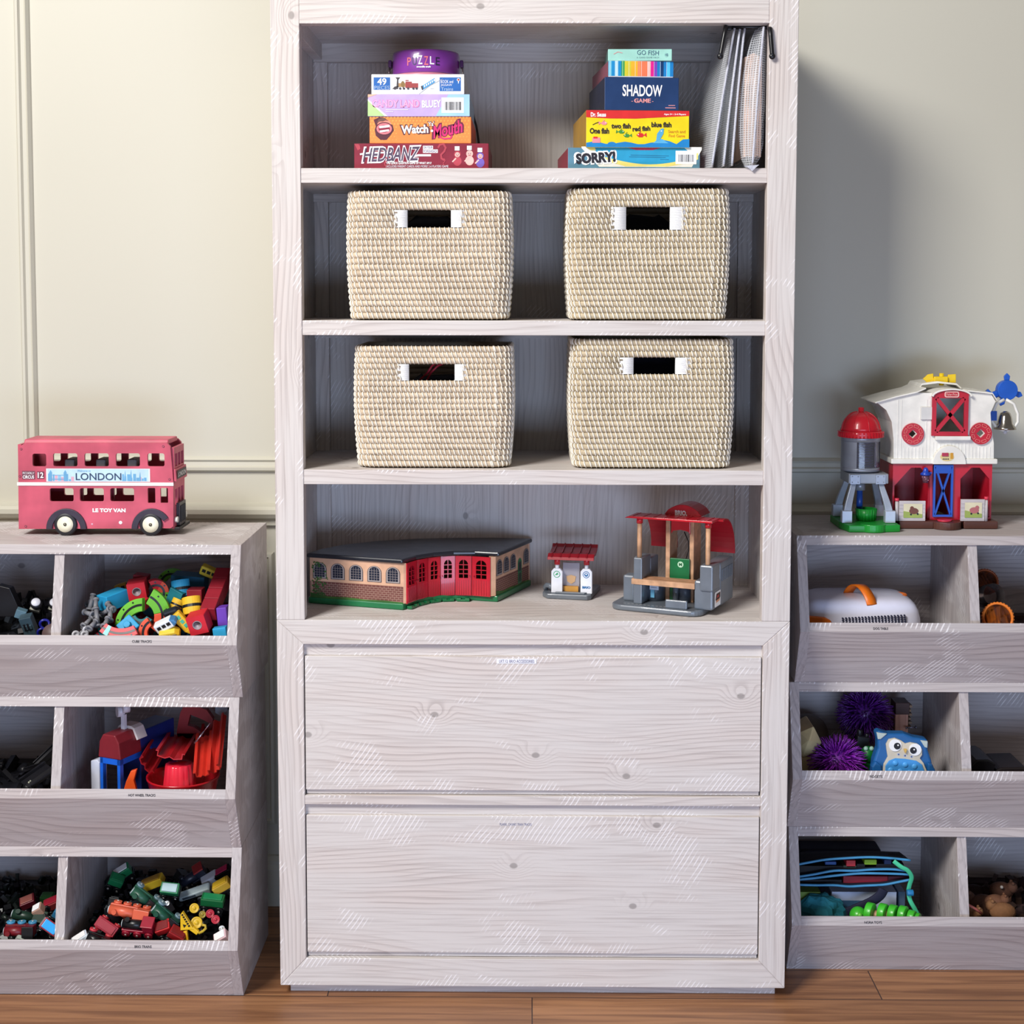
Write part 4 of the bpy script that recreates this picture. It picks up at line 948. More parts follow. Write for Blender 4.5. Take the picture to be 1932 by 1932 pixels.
for px, pb, v in ((1206.5, 1052, .022), (1335.5, 1066, .022)):
    x, zb = f(px, pb, v); 
    MB().cyl((x, v, .04 if px > 1300 else zb), (x, v, zr-.002), .0048, n=14).build('wooden_dowel', BEECH, bs)
    MB().cyl((x, v, zr-.013), (x, v, zr), .0064, n=14).build('red_cap', RED, bs)
x, z_ = f(1206.5, 1052, .022); MB().box(x-.009, x+.009, .012, .066, .0118, z_+.001).build('left_pier', GREY, bs, bevel=.002)
x, z_ = f(1336, 1066, .022); MB().box(x-.013, x+.014, .008, .058, .05, z_+.001).build('right_pier', GREY, bs, bevel=.003)
# kiosk drums and low wall beneath the bridge
x, z_ = f(1234, 1100, .070); DGR = P((84, 92, 104), .4)
MB().cyl((x+.002, .070, .0118), (x+.002, .070, .052), .022, n=28).build('ticket_drum', DGR, bs)
q0 = f(1226, 1112, .045); q1 = f(1243, 1091, .045); g = MB(); g.box(q0[0], q1[0], .0440, .0465, q0[1], q1[1]); g.box(q0[0]+.002, q0[0]+.010, .0438, .045, q0[1]-.016, q0[1], 1)
for i in range(4): g.box(q0[0]+.003, q1[0]-.004, .0436, .0440, q0[1]+.004+i*.004, q0[1]+.0055+i*.004, 2)
g.build('timetable', [P((214, 224, 240), .4), P((110, 180, 210), .2), P((150, 160, 180), .5)], bs)
x, z_ = f(1275, 1110, .060); MB().cyl((x, .060, .0118), (x, .060, .052), .006, n=14).build('pillar', GREY, bs)
MB().cyl((x+.016, .070, .0118), (x+.016, .070, .052), .013, n=20).build('pillar', DGR, bs)
x0, _ = f(1256, 1140, .004); x1, _ = f(1297, 1140, .004); MB().box(x0, x1, .000, .007, .0118, .029).build('low_wall', GREY, bs, bevel=.002)

# --- double decker bus
BT_ = .9054; Yb = .107; f = Fr(-1.04, Yb, BT_, 0)
bus = f.thing('toy_bus', 'red wooden double-decker toy bus with a LONDON banner', 'toy bus')
BR = P((212, 92, 114), .5, var=.14, scale=12); BRD = P((150, 28, 60), .45)
def C(cx, cy, v=0): return f(cx/3.45, 780+cy/3.45, v)
DB = .098
def crect(x0, y0, x1, y1, r=.004, v=0):
    a = C(x0, y1, v); b = C(x1, y0, v); return rrect(a[0], b[0], a[1], b[1], r, 3)
ol = [C(*p) for p in ((122, 752), (1108, 748), (1128, 735), (1128, 450), (1108, 215), (1085, 192), (165, 192), (135, 210), (117, 245))]
wins = [crect(212, 262, 300, 345), crect(347, 260, 503, 345), crect(551, 260, 707, 345), crect(755, 260, 910, 345), crect(961, 260, 1070, 345),
        crect(325, 487, 478, 573), crect(520, 487, 675, 573), crect(718, 487, 872, 573), crect(962, 485, 1010, 583, .002), crect(1045, 485, 1093, 583, .002)]
bz = C(600, 752)[1]
for v, nm in ((.003, 'side_panel'), (DB-.003, 'side_panel')):
    m = MB(); m.plate([ol]+wins, Matrix.Translation((0, v, 0)) @ FRONT, .006); m.build(nm, BR, bus)
x0, x1 = C(120, 700)[0], C(1128, 700)[0]; zt = C(600, 192)[1]; zm = C(600, 460)[1]
m = MB(); m.prism([(.0065, zt-.004), (.012, zt+.006), (DB-.012, zt+.006), (DB-.0065, zt-.004)], 'x', x0+.012, x1-.010); m.build('roof', BR, bus, bevel=.002)
MB().box(x0+.004, x1-.004, .0065, DB-.0065, bz+.002, bz+.008).build('lower_deck', BRD, bus)
MB().box(x0+.004, x1-.004, .0065, DB-.0065, zm-.004, zm+.002).build('upper_deck', BRD, bus)
MB().box(x0, x0+.007, .0065, DB-.0065, bz, zt-.004).build('rear_panel', BR, bus)
# cab end: lower radiator, upper window panel
a = C(1128, 460)[0]; m = MB()
Mx = Matrix(((0, 0, 1, a), (1, 0, 0, 0), (0, 1, 0, 0), (0, 0, 0, 1)))
hw = DB-.013
m.plate([rect(.0065, DB-.0065, bz, zm)] + [rect(.014+i*.026, .034+i*.026, zm-.045, zm-.012) for i in range(3)], Mx @ Matrix.Translation((0, 0, -.003)), .006, 0)
m.build('front_panel', BR, bus)
Mu = Mx @ Matrix.Translation((0, 0, -.002)); m = MB()
m.plate([rect(.0065, DB-.0065, zm, zt-.010)] + [rect(.014+i*.026, .034+i*.026, zm+.034, zm+.060) for i in range(3)], Mu, .006, 0)
o = m.build('upper_front_panel', BR, bus)
m = MB(); m.prism([(a+.001, zm+.006), (a+.006, zm+.004), (a+.004, zm+.030), (a+.001, zm+.030)], 'y', .002, DB-.002); m.build('destination_board', BR, bus, bevel=.001)
g = MB(); Mr = Mx @ Matrix.Translation((0, 0, .0062))
g.flat(rect(.010, .088, zm+.009, zm+.026), 0, 0, Mr); g.text('LONDON', .016, zm+.013, .082, zm+.022, .0004, 1, M=Mr); g.build('destination_print', [DKF, WHT], bus)
m = MB(); m.box(a, a+.007, .022, .076, bz+.004, bz+.050, 0)
for i in range(7): m.box(a+.007, a+.0085, .028+i*.006, .031+i*.006, bz+.010, bz+.044, 1)
m.build('radiator', [P((60, 56, 64), .4), BLK], bus, bevel=.001)
for y in (.012, .086): m = MB(); m.cyl((a, y, bz+.018), (a+.006, y, bz+.018), .006, n=14); m.build('headlamp', P((230, 230, 220), .2), bus)
MB().box(a, a+.011, .004, DB-.004, bz-.003, bz+.003).build('bumper', BLK, bus, bevel=.001)
# stripe, fenders, prints
p = C(115, 470); q = C(1127, 450); MB().box(p[0]-.001, q[0]+.001, -.0015, .0005, p[1], q[1]).build('white_stripe', P((244, 238, 234), .45), bus, bevel=.0006)
for k, (cx, cy) in enumerate(((430, 752), (985, 752))):
    c = C(cx+5, 752); ro, ri = C(cx+136, 752)[0]-c[0], C(cx+97, 752)[0]-c[0]
    pts = [(c[0]+ro*cos(pi*i/16), c[1]+ro*1.03*sin(pi*i/16)) for i in range(17)]
    if k: pts = [(c[0]+ro*cos(pi*i/16), c[1]+ro*1.03*sin(pi*i/16)) for i in range(3, 17)] 
    inn = [(c[0]+ri*cos(pi*i/16), c[1]+ri*1.03*sin(pi*i/16)) for i in range(16, 2 if k else -1, -1)]
    MB().prism(pts+inn, 'y', -.005, .001).build('mudguard', P((58, 50, 66), .5), bus, bevel=.001)
    wc = C(cx, 730); rw = C(cx+74, 730)[0]-wc[0]; rw = max(rw, 0); zc_ = rw+.0003
    for yy in (-.004, DB-.006):
        m = MB(); Mw = Matrix.Translation((wc[0], yy, zc_)) @ Matrix.Rotation(radians(90), 4, 'X') @ Matrix.Translation((0, 0, -.010))
        m.lathe([(.004, 0), (rw-.002, 0), (rw, .002), (rw, .010), (rw-.002, .012), (rw*.72, .012)], 32, 0, Mw)
        o = m.build('wheel', P((36, 36, 42), .5), bus)
        m = MB(); m.lathe([(rw*.71, .0105), (rw*.70, .0125), (rw*.2, .0130), (0, .0130)], 28, 0, Mw); h_ = m.build('hub', P((244, 240, 216), .35), o)
        if yy < 0: MB().lathe([(.0035, .013), (.003, .0145), (0, .015)], 12, 0, Mw).build('axle_cap', P((120, 116, 104), .3, metal=.8), o)
g = MB(); yy = -.0003
def gr(x0, y0, x1, y1, mi, y=yy): a_ = C(x0, y1); b_ = C(x1, y0); g.flat(rect(a_[0], b_[0], a_[1], b_[1]), y, mi)
def gt(s, x0, y0, x1, y1, mi, y=-.0007, **k): a_ = C(x0, y1); b_ = C(x1, y0); g.text(s, a_[0], a_[1], b_[0], b_[1], y, mi, **k)
gr(145, 375, 228, 428, 2); gt('PICCADILLY', 149, 381, 224, 396, 1); gt('CIRCUS', 149, 403, 222, 424, 1, bold=.02)
gr(242, 378, 288, 426, 2); gt('12', 247, 383, 283, 420, 1, bold=.02)
gr(302, 360, 976, 444, 0); gr(312, 364, 966, 440, 3, -.0005)
rn = random.Random(8); x = 314
while x < 955:
    if 480 < x < 795: x = 796
    w_ = rn.uniform(6, 20); h_ = rn.uniform(10, 50); gr(x, 440-h_, x+w_, 440, rn.choice((4, 4, 5, 6)), -.0006); x += w_+rn.uniform(1, 7)
for x in (330, 425): gr(x-9, 385, x+9, 440, 4, -.0008); g.flat([C(x-10, 385), C(x+10, 385), C(x, 368)], -.0008, 4)
gr(330, 425, 425, 430, 4, -.0009); gr(330, 400, 425, 403, 4, -.0009)
for x, h_ in ((815, 70), (853, 76), (912, 60)): g.flat([C(x-8, 440), C(x+8, 440), C(x, 440-h_)], -.0008, 4)
gt('LONDON', 494, 388, 790, 434, 7, -.0011, bold=.01); gt('Welcome to', 505, 366, 590, 380, 4, -.0009, shear=.3)
gt('LE TOY VAN', 603, 618, 818, 643, 1, bold=.05)
c = C(785, 710); g.disc(c[0], c[1], .0034, -.0006, 1); c = C(600, 720); g.disc(c[0], c[1], .002, -.0006, 6)
for x, y in ((138, 232), (1063, 215), (1104, 430), (168, 735), (130, 410)): c = C(x, y); g.disc(c[0], c[1], .0024, -.0006, 2); g.disc(c[0], c[1], .0014, -.0009, 8)
g.build('side_print', [P((232, 242, 250), .4), WHT, P((112, 60, 78), .5), P((196, 226, 244), .4), P((110, 172, 214), .45), P((150, 196, 226), .45), P((222, 170, 190), .5), P((50, 70, 100), .5), BR], bus)
gr = None
o = MB(); c0 = C(400, 345)
for i in range(3):
    p = C(395+i*205, 345); p2 = C(470+i*205, 308); o = MB(); o.box(p[0], p[0]+.020, .025, .075, zm+.002, p2[1]); o.build('seat', P((84, 84, 92), .5), bus, bevel=.003)
for i in range(3):
    m = MB(); x = C(480+i*205, 300)[0]; m.box(x-.003, x+.003, .045, .053, bz+.008, zm-.004); m.build('pillar', BRD, bus)

# --- barn playset
def K(cx, cy): return 1500+cx/4.472, 680+cy/4.472
f = Fr(.757, .236, BT_+.0003, 0)
def Kf(cx, cy, v=0): return f(*K(cx, cy), v)
bn = f.thing('toy_barn', 'white and red plastic toy barn with yellow weather vane', 'toy building')
IV = P((246, 243, 234), .35, coat=.1); BRED = P((196, 26, 48), .35); BRN = P((92, 56, 48), .45); IVD = P((226, 224, 220), .4)
def pk(pts, v=0): return [Kf(x, y, v) for x, y in pts]
DP = .125
# brown base
for (x0, x1, y0, y1) in ((880, 1172, 1352, 1425), (1425, 1715, 1335, 1415)):
    a_ = Kf(x0, y1, -.020); b_ = Kf(x1, y0, -.020); MB().box(a_[0], b_[0], -.020, DP-.002, 0.0002, .016).build('brown_base', BRN, bn, bevel=.002)
cxx = Kf(1297, 1400, -.03)[0]; rr_ = Kf(1425, 1400, -.03)[0]-cxx
MB().prism([(cxx-rr_, 0.02)] + [(cxx+rr_*cos(pi+pi*i/14), -.006+.034*sin(pi+pi*i/14)) for i in range(15)] + [(cxx+rr_, .02)], 'z', .0002, .0155).build('brown_step', BRN, bn, bevel=.001)
MB().cyl((cxx-.004, -.012, .0155), (cxx-.004, -.012, .0185), .0145, n=24).build('red_button', P((226, 60, 84), .35), bn)
# lower red walls with openings
zlo = .016; zw = Kf(1240, 872)[1]; xl, xr = Kf(826, 1000)[0], Kf(1663, 1000)[0]
op1 = [(x, max(z, zlo+.001)) for x, z in pk([(838, 1345), (1135, 1345), (1135, 1000), (1060, 905), (980, 905), (838, 1060)])]
op2 = [(x, max(z, zlo+.001)) for x, z in pk([(1396, 1325), (1640, 1325), (1640, 1000), (1560, 905), (1490, 905), (1396, 1000)])]
dr_ = [(x, max(z, zlo+.001)) for x, z in pk([(1160, 1320), (1333, 1320), (1333, 885), (1160, 885)])]
m = MB(); m.plate([rect(xl, xr, zlo, zw), op1, op2, dr_], FRONT @ Matrix.Translation((0, 0, -.004)), .006); m.build('red_front_wall', BRED, bn)
MB().box(xl, xr, DP-.006, DP, zlo, zw).build('red_back_wall', BRED, bn)
m = MB(); m.box(xl, xl+.005, .007, DP-.006, zlo, zw); m.build('red_side_wall', BRED, bn)
m = MB(); m.box(xr-.005, xr, .007, DP-.006, zlo, zw); m.build('red_side_wall', BRED, bn)
for cx in (1150, 1375): x = Kf(cx, 1000)[0]; MB().box(x-.004, x, .008, DP-.006, zlo, zw).build('stall_partition', BRED, bn)
def xbraced(nm, outer_, lw, mat, v, th, parent, arch=None):
    (x0, z0), (x1, z1) = outer_; m = MB(); w = x1-x0; 
    top = z1
    ol_ = rect(x0, x1, z0, z1) if arch is None else [(x0, z0), (x1, z0), (x1, z1-arch)] + [((x0+x1)/2+(w/2)*cos(pi*i/12), z1-arch+arch*sin(pi*i/12)) for i in range(1, 12)] + [(x0, z1-arch)]
    zi = z1-lw-(arch or 0)*.9
    m.plate([ol_, rect(x0+lw, x1-lw, z0+lw, zi)], Matrix.Translation((0, v, 0)) @ FRONT, th)
    for (ax, az, bx, bz_) in ((x0+lw, z0+lw, x1-lw, zi), (x0+lw, zi, x1-lw, z0+lw)):
        d = Vector((bx-ax, bz_-az)); n_ = Vector((-d.y, d.x)).normalized()*lw*.45
        m.prism([(ax-n_.x, az-n_.y), (bx-n_.x, bz_-n_.y), (bx+n_.x, bz_+n_.y), (ax+n_.x, az+n_.y)], 'y', v-th/2, v+th/2)
    return m.build(nm, mat, parent)
a_ = Kf(1160, 1318, -.002); b_ = Kf(1335, 880, -.002); xbraced('blue_door', (a_, b_), .0042, P((26, 84, 190), .35), -.002, .005, bn)
g = MB(); g.box(a_[0], b_[0], -.004, 0, b_[1]-.018, b_[1]); g.build('blue_door_head', P((26, 84, 190), .35), bn)
# animal-print fences
for k, (x0, x1, y0, y1) in enumerate(((875, 1100, 1185, 1340), (1395, 1600, 1172, 1325))):
    p = Kf(x0, y1, -.016); q = Kf(x1, y0, -.016); m = MB(); m.box(p[0], q[0], -.018, -.013, .0165, q[1])
    for i in range(5): z = .019+i*(q[1]-.020)/5; m.box(p[0], q[0], -.0188, -.018, z, z+.0012)
    o = m.build('fence', P((206, 196, 196), .45), bn, bevel=.001)
    w_ = q[0]-p[0]; h_ = q[1]-.0165; g = MB(); X0, Z0 = p[0], .0165
    g.flat(rect(X0+w_*.16, X0+w_*.88, Z0+h_*.16, Z0+h_*.86), -.0192, 0)
    g.flat([(X0+w_*.16, Z0+h_*.16), (X0+w_*.88, Z0+h_*.16), (X0+w_*.88, Z0+h_*.34), (X0+w_*.5, Z0+h_*.42), (X0+w_*.16, Z0+h_*.5)], -.0195, 1)
    c = (X0+w_*.55, Z0+h_*.5); g.disc(c[0], c[1], .0065, -.0198, 2, sx=1.5); g.disc(c[0]+(-.004 if k == 0 else .006), c[1]+.006, .004, -.02, 2); g.disc(c[0]+.008, c[1]-.006, .002, -.0202, 3); g.disc(c[0]-.006, c[1]-.007, .002, -.0202, 3)
    g.build('fence_picture', [P((232, 222, 186), .5), P((160, 176, 84), .5), P((120, 66, 50), .5) if k == 0 else P((190, 110, 110), .5), BLK], o)
    for s in (0, 1):
        if (k, s) in ((0, 1), (1, 0)): continue
        x = p[0]-.004 if k == 0 else q[0]+.004; MB().cyl((x, -.014, .0162), (x, -.014, .0165+h_*.98), .0036, n=12).build('hinge_post', P((206, 196, 196), .45), o)
        MB().cyl((x, -.014, .0165+h_*.98), (x, -.014, .0165+h_*1.12), .0046, n=12).build('post_cap', P((226, 60, 84), .4), o)
# blue lantern
x, z = Kf(1100, 950, -.008); lt = MB(); Ml = Matrix.Translation((x, -.010, z))
lt.lathe([(.0108, -.004), (.0108, -.001), (.006, .003), (.0050, .008), (.003, .0115), (0, .012)], 18, 0, Ml); o = lt.build('lantern', P((30, 70, 180), .3), bn)
MB().box(x+.006, x+.013, -.010, -.001, z-.001, z+.002).build('lantern_arm', P((30, 70, 180), .3), o)
MB().cyl((x, -.010, z-.020), (x, -.010, z-.004), .0055, .0085, n=14).build('lantern_globe', P((170, 120, 140), .1, trans=.7), o)
# ivory band and upper storey
zb0, zb1 = Kf(1240, 872)[1], Kf(1240, 828)[1]; xa, xb = Kf(806, 850)[0], Kf(1703, 850)[0]
m = MB(); m.box(xa, xb, -.006, DP+.004, zb0, zb1); m.build('ivory_band', IV, bn, bevel=.002)
def sil(v, s=1): return pk([(830, 832), (1675, 832), (1676, 700), (1655, 560), (1648, 440), (1690, 345), (1655, 285), (1490, 270), (1455, 262), (1190, 262), (1150, 275), (1020, 272), (690, 355), (770, 420), (815, 520), (830, 660)], v)
o_ = sil(0); o_ = [(x, max(z, zb1)) for x, z in o_]
lx0, lz0 = Kf(1155, 632); lx1, lz1 = Kf(1465, 300)
m = MB(); c1 = Kf(990, 620); c2 = Kf(1562, 615); rw1 = Kf(1082, 620)[0]-c1[0]
dh = circ(c1[0], c1[1], .0078, 4); dh2 = circ(c2[0], c2[1], .0078, 4)
m.plate([o_, rect(lx0+.003, lx1-.003, lz0+.002, lz1-.004), dh, dh2], Matrix.Translation((0, .002, 0)) @ FRONT, .006, 0)
for i in range(28):
    cxp = 860+i*30
    if 1140 < cxp < 1490: y0 = 690
    else: y0 = 330
    if 900 < cxp < 1085: y0 = 735
    if 1470 < cxp < 1655: y0 = 730
    if cxp > 1655: continue
    p = Kf(cxp, 830); q = Kf(cxp+8*(1 if cxp > 1240 else -1)*0, y0); m.box(p[0]-.0005, p[0]+.0005, -.0018, -.0010, p[1], q[1], 0)
m.build('ivory_front_wall', IV, bn)
m = MB(); m.plate([o_], Matrix.Translation((0, DP-.003, 0)) @ FRONT, .006, 0); m.build('ivory_back_wall', IV, bn)
# shell between the two gable walls: sides and roof follow the outline
m = MB(); ring_ = o_[1:] + [o_[0]]
for (p, q) in zip(ring_[:-1], ring_[1:]):
    d = Vector((q[0]-p[0], q[1]-p[1])); 
    if d.length < 1e-6: continue
    nn = Vector((d.y, -d.x)).normalized()*.003
    m.prism([p, q, (q[0]+nn.x*-1*0, q[1]), (q[0]-nn.x*0, q[1])][:2] + [(q[0]-nn.x, q[1]-nn.y), (p[0]-nn.x, p[1]-nn.y)], 'y', .005, DP-.006)
m.build('ivory_side_shell', IVD, bn)
# overhanging roof sheets
def sheet(nm, pts, t=.003, y0=-.007, y1=DP+.006):
    q = pk(pts); up_ = [(x, z+t) for x, z in q[::-1]]; o = MB().prism(q+up_, 'y', y0, y1).build(nm, IV, bn, bevel=.001); return o
sheet('roof_sheet', [(670, 362), (850, 312), (1025, 272), (1100, 240)])
sheet('roof_sheet', [(1455, 262), (1660, 284), (1700, 345)])
sheet('roof_sheet', [(1085, 246), (1105, 218), (1240, 200), (1400, 218), (1440, 252)], .004, .03, DP+.006)
# dormer arch over the loft doors
cx = (lx0+lx1)/2; rz = Kf(1310, 235)[1]; hw_ = (lx1-lx0)/2+.005; zs = Kf(1310, 300)[1]
pr = [(cx+hw_*cos(pi*i/14), zs+(rz-zs)*sin(pi*i/14)) for i in range(15)]; pr2 = [(cx+(hw_-.004)*cos(pi*i/14), zs-.001+(rz-zs-.0025)*sin(pi*i/14)) for i in range(14, -1, -1)]
MB().prism(pr+pr2, 'y', -.012, .05).build('dormer_arch', IV, bn, bevel=.0008)
a2 = Kf(1150, 636, -.005); b2 = Kf(1465, 246, -.005)
xbraced('loft_door', (a2, b2), .0088, BRED, -.005, .005, bn, arch=.010)
p = Kf(1262, 312, -.009); q = Kf(1386, 262, -.009); g = MB(); g.flat(rrect(p[0], q[0], p[1], q[1], .004), -.0084, 0); g.flat(rrect(p[0]+.0025, q[0]-.0025, p[1]+.0022, q[1]-.0022, .002), -.0087, 1)
g.text('Fisher-Price', p[0]+.004, p[1]+.0036, q[0]-.004, q[1]-.0034, -.0090, 0); g.build('sign_plate', [P((250, 200, 190), .4), BRED], bn)
m = MB(); p = Kf(1185, 672, -.010); q = Kf(1482, 640, -.010); m.box(p[0], q[0], -.012, -.001, p[1], q[1]); m.build('loft_ledge', IV, bn, bevel=.001)
for cx_, side in ((1062, 0),):
    p = Kf(1055, 498); q = Kf(1182, 392); MB().box(p[0], q[0], -.006, -.001, p[1], q[1]).build('ivory_hatch', IVD, bn, bevel=.001)
# round red windows
for c in (c1, c2):
    m = MB(); r1 = rw1; m.plate([circ(c[0], c[1], r1, 32), circ(c[0], c[1], r1*.42, 4)], Matrix.Translation((0, -.0035, 0)) @ FRONT, .005, 0)
    o = m.build('round_window', BRED, bn); g = MB()
    for i in range(8):
        a0 = pi*i/4+.12; 
        pts = [(c[0]+r1*rr*cos(a0+(pi/4-.24)*t), c[1]+r1*rr*sin(a0+(pi/4-.24)*t)) for rr, ts in ((.86, (0, .33, .66, 1)), (.64, (1, .66, .33, 0))) for t in ts]
        for j in range(8): 
            pa, pb = pts[j], pts[(j+1) % 8]; g.tube([(pa[0], -.0062, pa[1]), (pb[0], -.0062, pb[1])], .0005, 4)
    g.build('window_tracery', P((246, 150, 140), .4), o)
# keypad arch above the door
cx, cz = Kf(1292, 872); r1 = Kf(1432, 872)[0]-cx
m = MB(); m.prism([(cx+r1*cos(pi*i/20), cz+r1*1.12*sin(pi*i/20)) for i in range(21)], 'y', -.010, -.001); m.build('door_arch', IV, bn, bevel=.001)
g = MB(); ca, cb = Kf(1283, 815, -.01); g.disc(ca, cb, .0145, -.0104, 0, sx=1, sz=.62); p = Kf(1238, 808, -.01); q = Kf(1292, 780, -.01); g.box(p[0], q[0], -.0125, -.0104, p[1], q[1], 1)
p = Kf(1310, 830, -.01); q = Kf(1335, 780, -.01); g.flat(rect(p[0], q[0], p[1], q[1]), -.0107, 2)
for i in range(4): c = Kf(1250+i*14, 832, -.01); g.disc(c[0], c[1], .0014, -.0108, 3)
g.build('sound_keypad', [P((238, 216, 150), .4), P((190, 50, 80), .35), P((222, 160, 40), .4), DKF], bn)
# weather vane
YEL = P((244, 206, 30), .35); m = MB(); v = .05
m.prism(pk([(1078, 155), (1120, 118), (1165, 110), (1165, 150), (1285, 150), (1290, 120), (1355, 115), (1355, 188), (1290, 185), (1285, 172), (1165, 172), (1150, 188), (1110, 185)], v), 'y', v-.003, v+.003)
o = m.build('weather_vane', YEL, bn, bevel=.001)
x, z = Kf(1235, 195, v); x2, z2_ = Kf(1235, 108, v)
MB().cyl((x, v, z-.004), (x, v, z2_), .005, n=14).build('vane_hub', YEL, o); p = Kf(1165, 190, v); q = Kf(1285, 135, v)
MB().box(p[0], q[0], v-.008, v+.008, p[1], q[1]).build('vane_block', YEL, o, bevel=.002)
# bell and blue fan on the right flank
x, z = Kf(1775, 460, .03)
bl = MB(); Mb = Matrix.Translation((x, .03, z-.030)); bl.lathe([(.0230, .0), (.0215, .004), (.016, .012), (.013, .026), (.010, .034), (.004, .038), (0, .038)], 24, 0, Mb); bl.build('bell', P((196, 190, 180), .15, metal=1), bn)
MB().ball((x, .03, z-.036), .005, 0).build('bell_clapper', P((220, 220, 226), .3), bn)
m = MB(); q = [Kf(*p_, .03) for p_ in ((1765, 330), (1700, 365), (1665, 450), (1665, 520), (1700, 565), (1775, 600), (1850, 565), (1880, 520), (1880, 450), (1845, 365), (1780, 330))]
m.tube([(a_, .03, b_) for a_, b_ in q], .0034, 8, rs=[.0034]*len(q)); m.build('bell_frame', IV, bn)
BLU = P((28, 92, 196), .35); x, z = Kf(1785, 250, .045); xw = Kf(1640, 280, .045)
m = MB()
for ang in (200, 90, -20, 250): a_ = radians(ang); m.prism([(x+.002*cos(a_+1.57), z+.002*sin(a_+1.57)), (x+.030*cos(a_+.22), z+.030*sin(a_+.22)), (x+.036*cos(a_), z+.036*sin(a_)), (x+.030*cos(a_-.22), z+.030*sin(a_-.22)), (x-.002*cos(a_+1.57), z-.002*sin(a_+1.57))], 'y', .043, .048)
m.cyl((x, .036, z), (x, .055, z), .021, n=28); m.build('blue_wheel', BLU, bn, bevel=.001)
m = MB(); p = Kf(1600, 300, .05); m.tube([(Kf(1610, 265, .05)[0], .05, Kf(1610, 265, .05)[1]), (Kf(1660, 300, .05)[0], .05, Kf(1660, 300, .05)[1]), (x, .05, z)], .008, 8); m.build('blue_arm', BLU, bn)
m = MB(); p = Kf(1655, 420, .05); q = Kf(1655, 500, .05); m.box(xr-.004, Kf(1700, 400, .03)[0], .026, .034, q[1], p[1]); m.build('bell_bracket', BLU, bn)

# --- silo tower on a green base
f = Fr(.690, .250, BT_+.0003, 0)
def Kt(cx, cy, v=0): return f(*K(cx, cy), v)
tw = f.thing('toy_silo', 'toy silo tower with red dome on silver legs and green base, left of the barn', 'toy building')
SIL = P((158, 164, 176), .35, metal=.35); TRED = P((216, 28, 46), .3, coat=.3); TG = P((24, 150, 50), .38)
cx = Kt(553, 700)[0]; r1 = Kt(715, 700)[0]-cx
zt0 = Kt(553, 925)[1]; zt1 = Kt(553, 640)[1]
g_ = MB(); Mt = Matrix.Translation((cx, 0, 0))
w0, w1 = Kt(553, 895)[1], Kt(553, 678)[1]
m = MB(); a0, a1 = radians(-113), radians(-22)
m.lathe([(r1, zt0), (r1, w0)], 40, 0, Mt); m.lathe([(r1, w1), (r1, zt1+.004)], 40, 0, Mt); m.lathe([(r1, w0), (r1, w1)], 30, 0, Mt, a0=a1, a1=a0+2*pi)
m.build('silver_drum', SIL, tw)
MB().lathe([(r1-.0008, w0), (r1-.0008, w1)], 16, 0, Mt, a0=a0, a1=a1).build('clear_window', P((210, 210, 226), .08, trans=.9, var=.01), tw)
m = MB()
for i in range(10): z = w0+.001+(w1-w0)*i/10; m.lathe([(.013, z), (.017, z+.0015), (.017, z+.003), (.013, z+.004)], 18, 0, Mt)
m.build('lift_core', P((60, 66, 120), .3), tw)
for s in (-1, 1): MB().box(cx+s*.024-.004, cx+s*.024+.004, -.006, .004, w0, w1).build('lift_track', P((190, 188, 206), .15, metal=.8), tw)
zr0 = Kt(553, 645)[1]; zr1 = Kt(553, 588)[1]; rd = Kt(742, 620)[0]-cx
m = MB()
m.lathe([(rd-.004, zr0), (rd, zr0+.002), (rd, zr1-.002), (rd-.003, zr1)], 40, 0, Mt)
for i in range(40):
    a = 2*pi*i/40; c, s = cos(a), sin(a); Mr_ = Matrix.Translation((cx+rd*c, rd*s, 0)) @ Matrix.Rotation(a, 4, 'Z'); m.box(-.001, .0012, -.0018, .0018, zr0+.001, zr1-.002, 0, Mr_)
hd = Kt(553, 430)[1]; dome = [(rd-.003, zr1)] + [((rd-.005)*cos(t*pi/20)**.85, zr1+(hd-zr1)*sin(t*pi/20)) for t in range(1, 10)] + [(.006, hd), (.006, Kt(553, 400)[1]), (.004, Kt(553, 395)[1]), (0, Kt(553, 395)[1])]
m.lathe(dome, 36, 0, Mt)
for i in range(8):
    a = 2*pi*i/8+.2; m.tube([(cx+(r_+.0002)*cos(a), (r_+.0002)*sin(a), z_) for r_, z_ in dome[:10]], .0011, 5)
m.build('red_dome', TRED, tw)
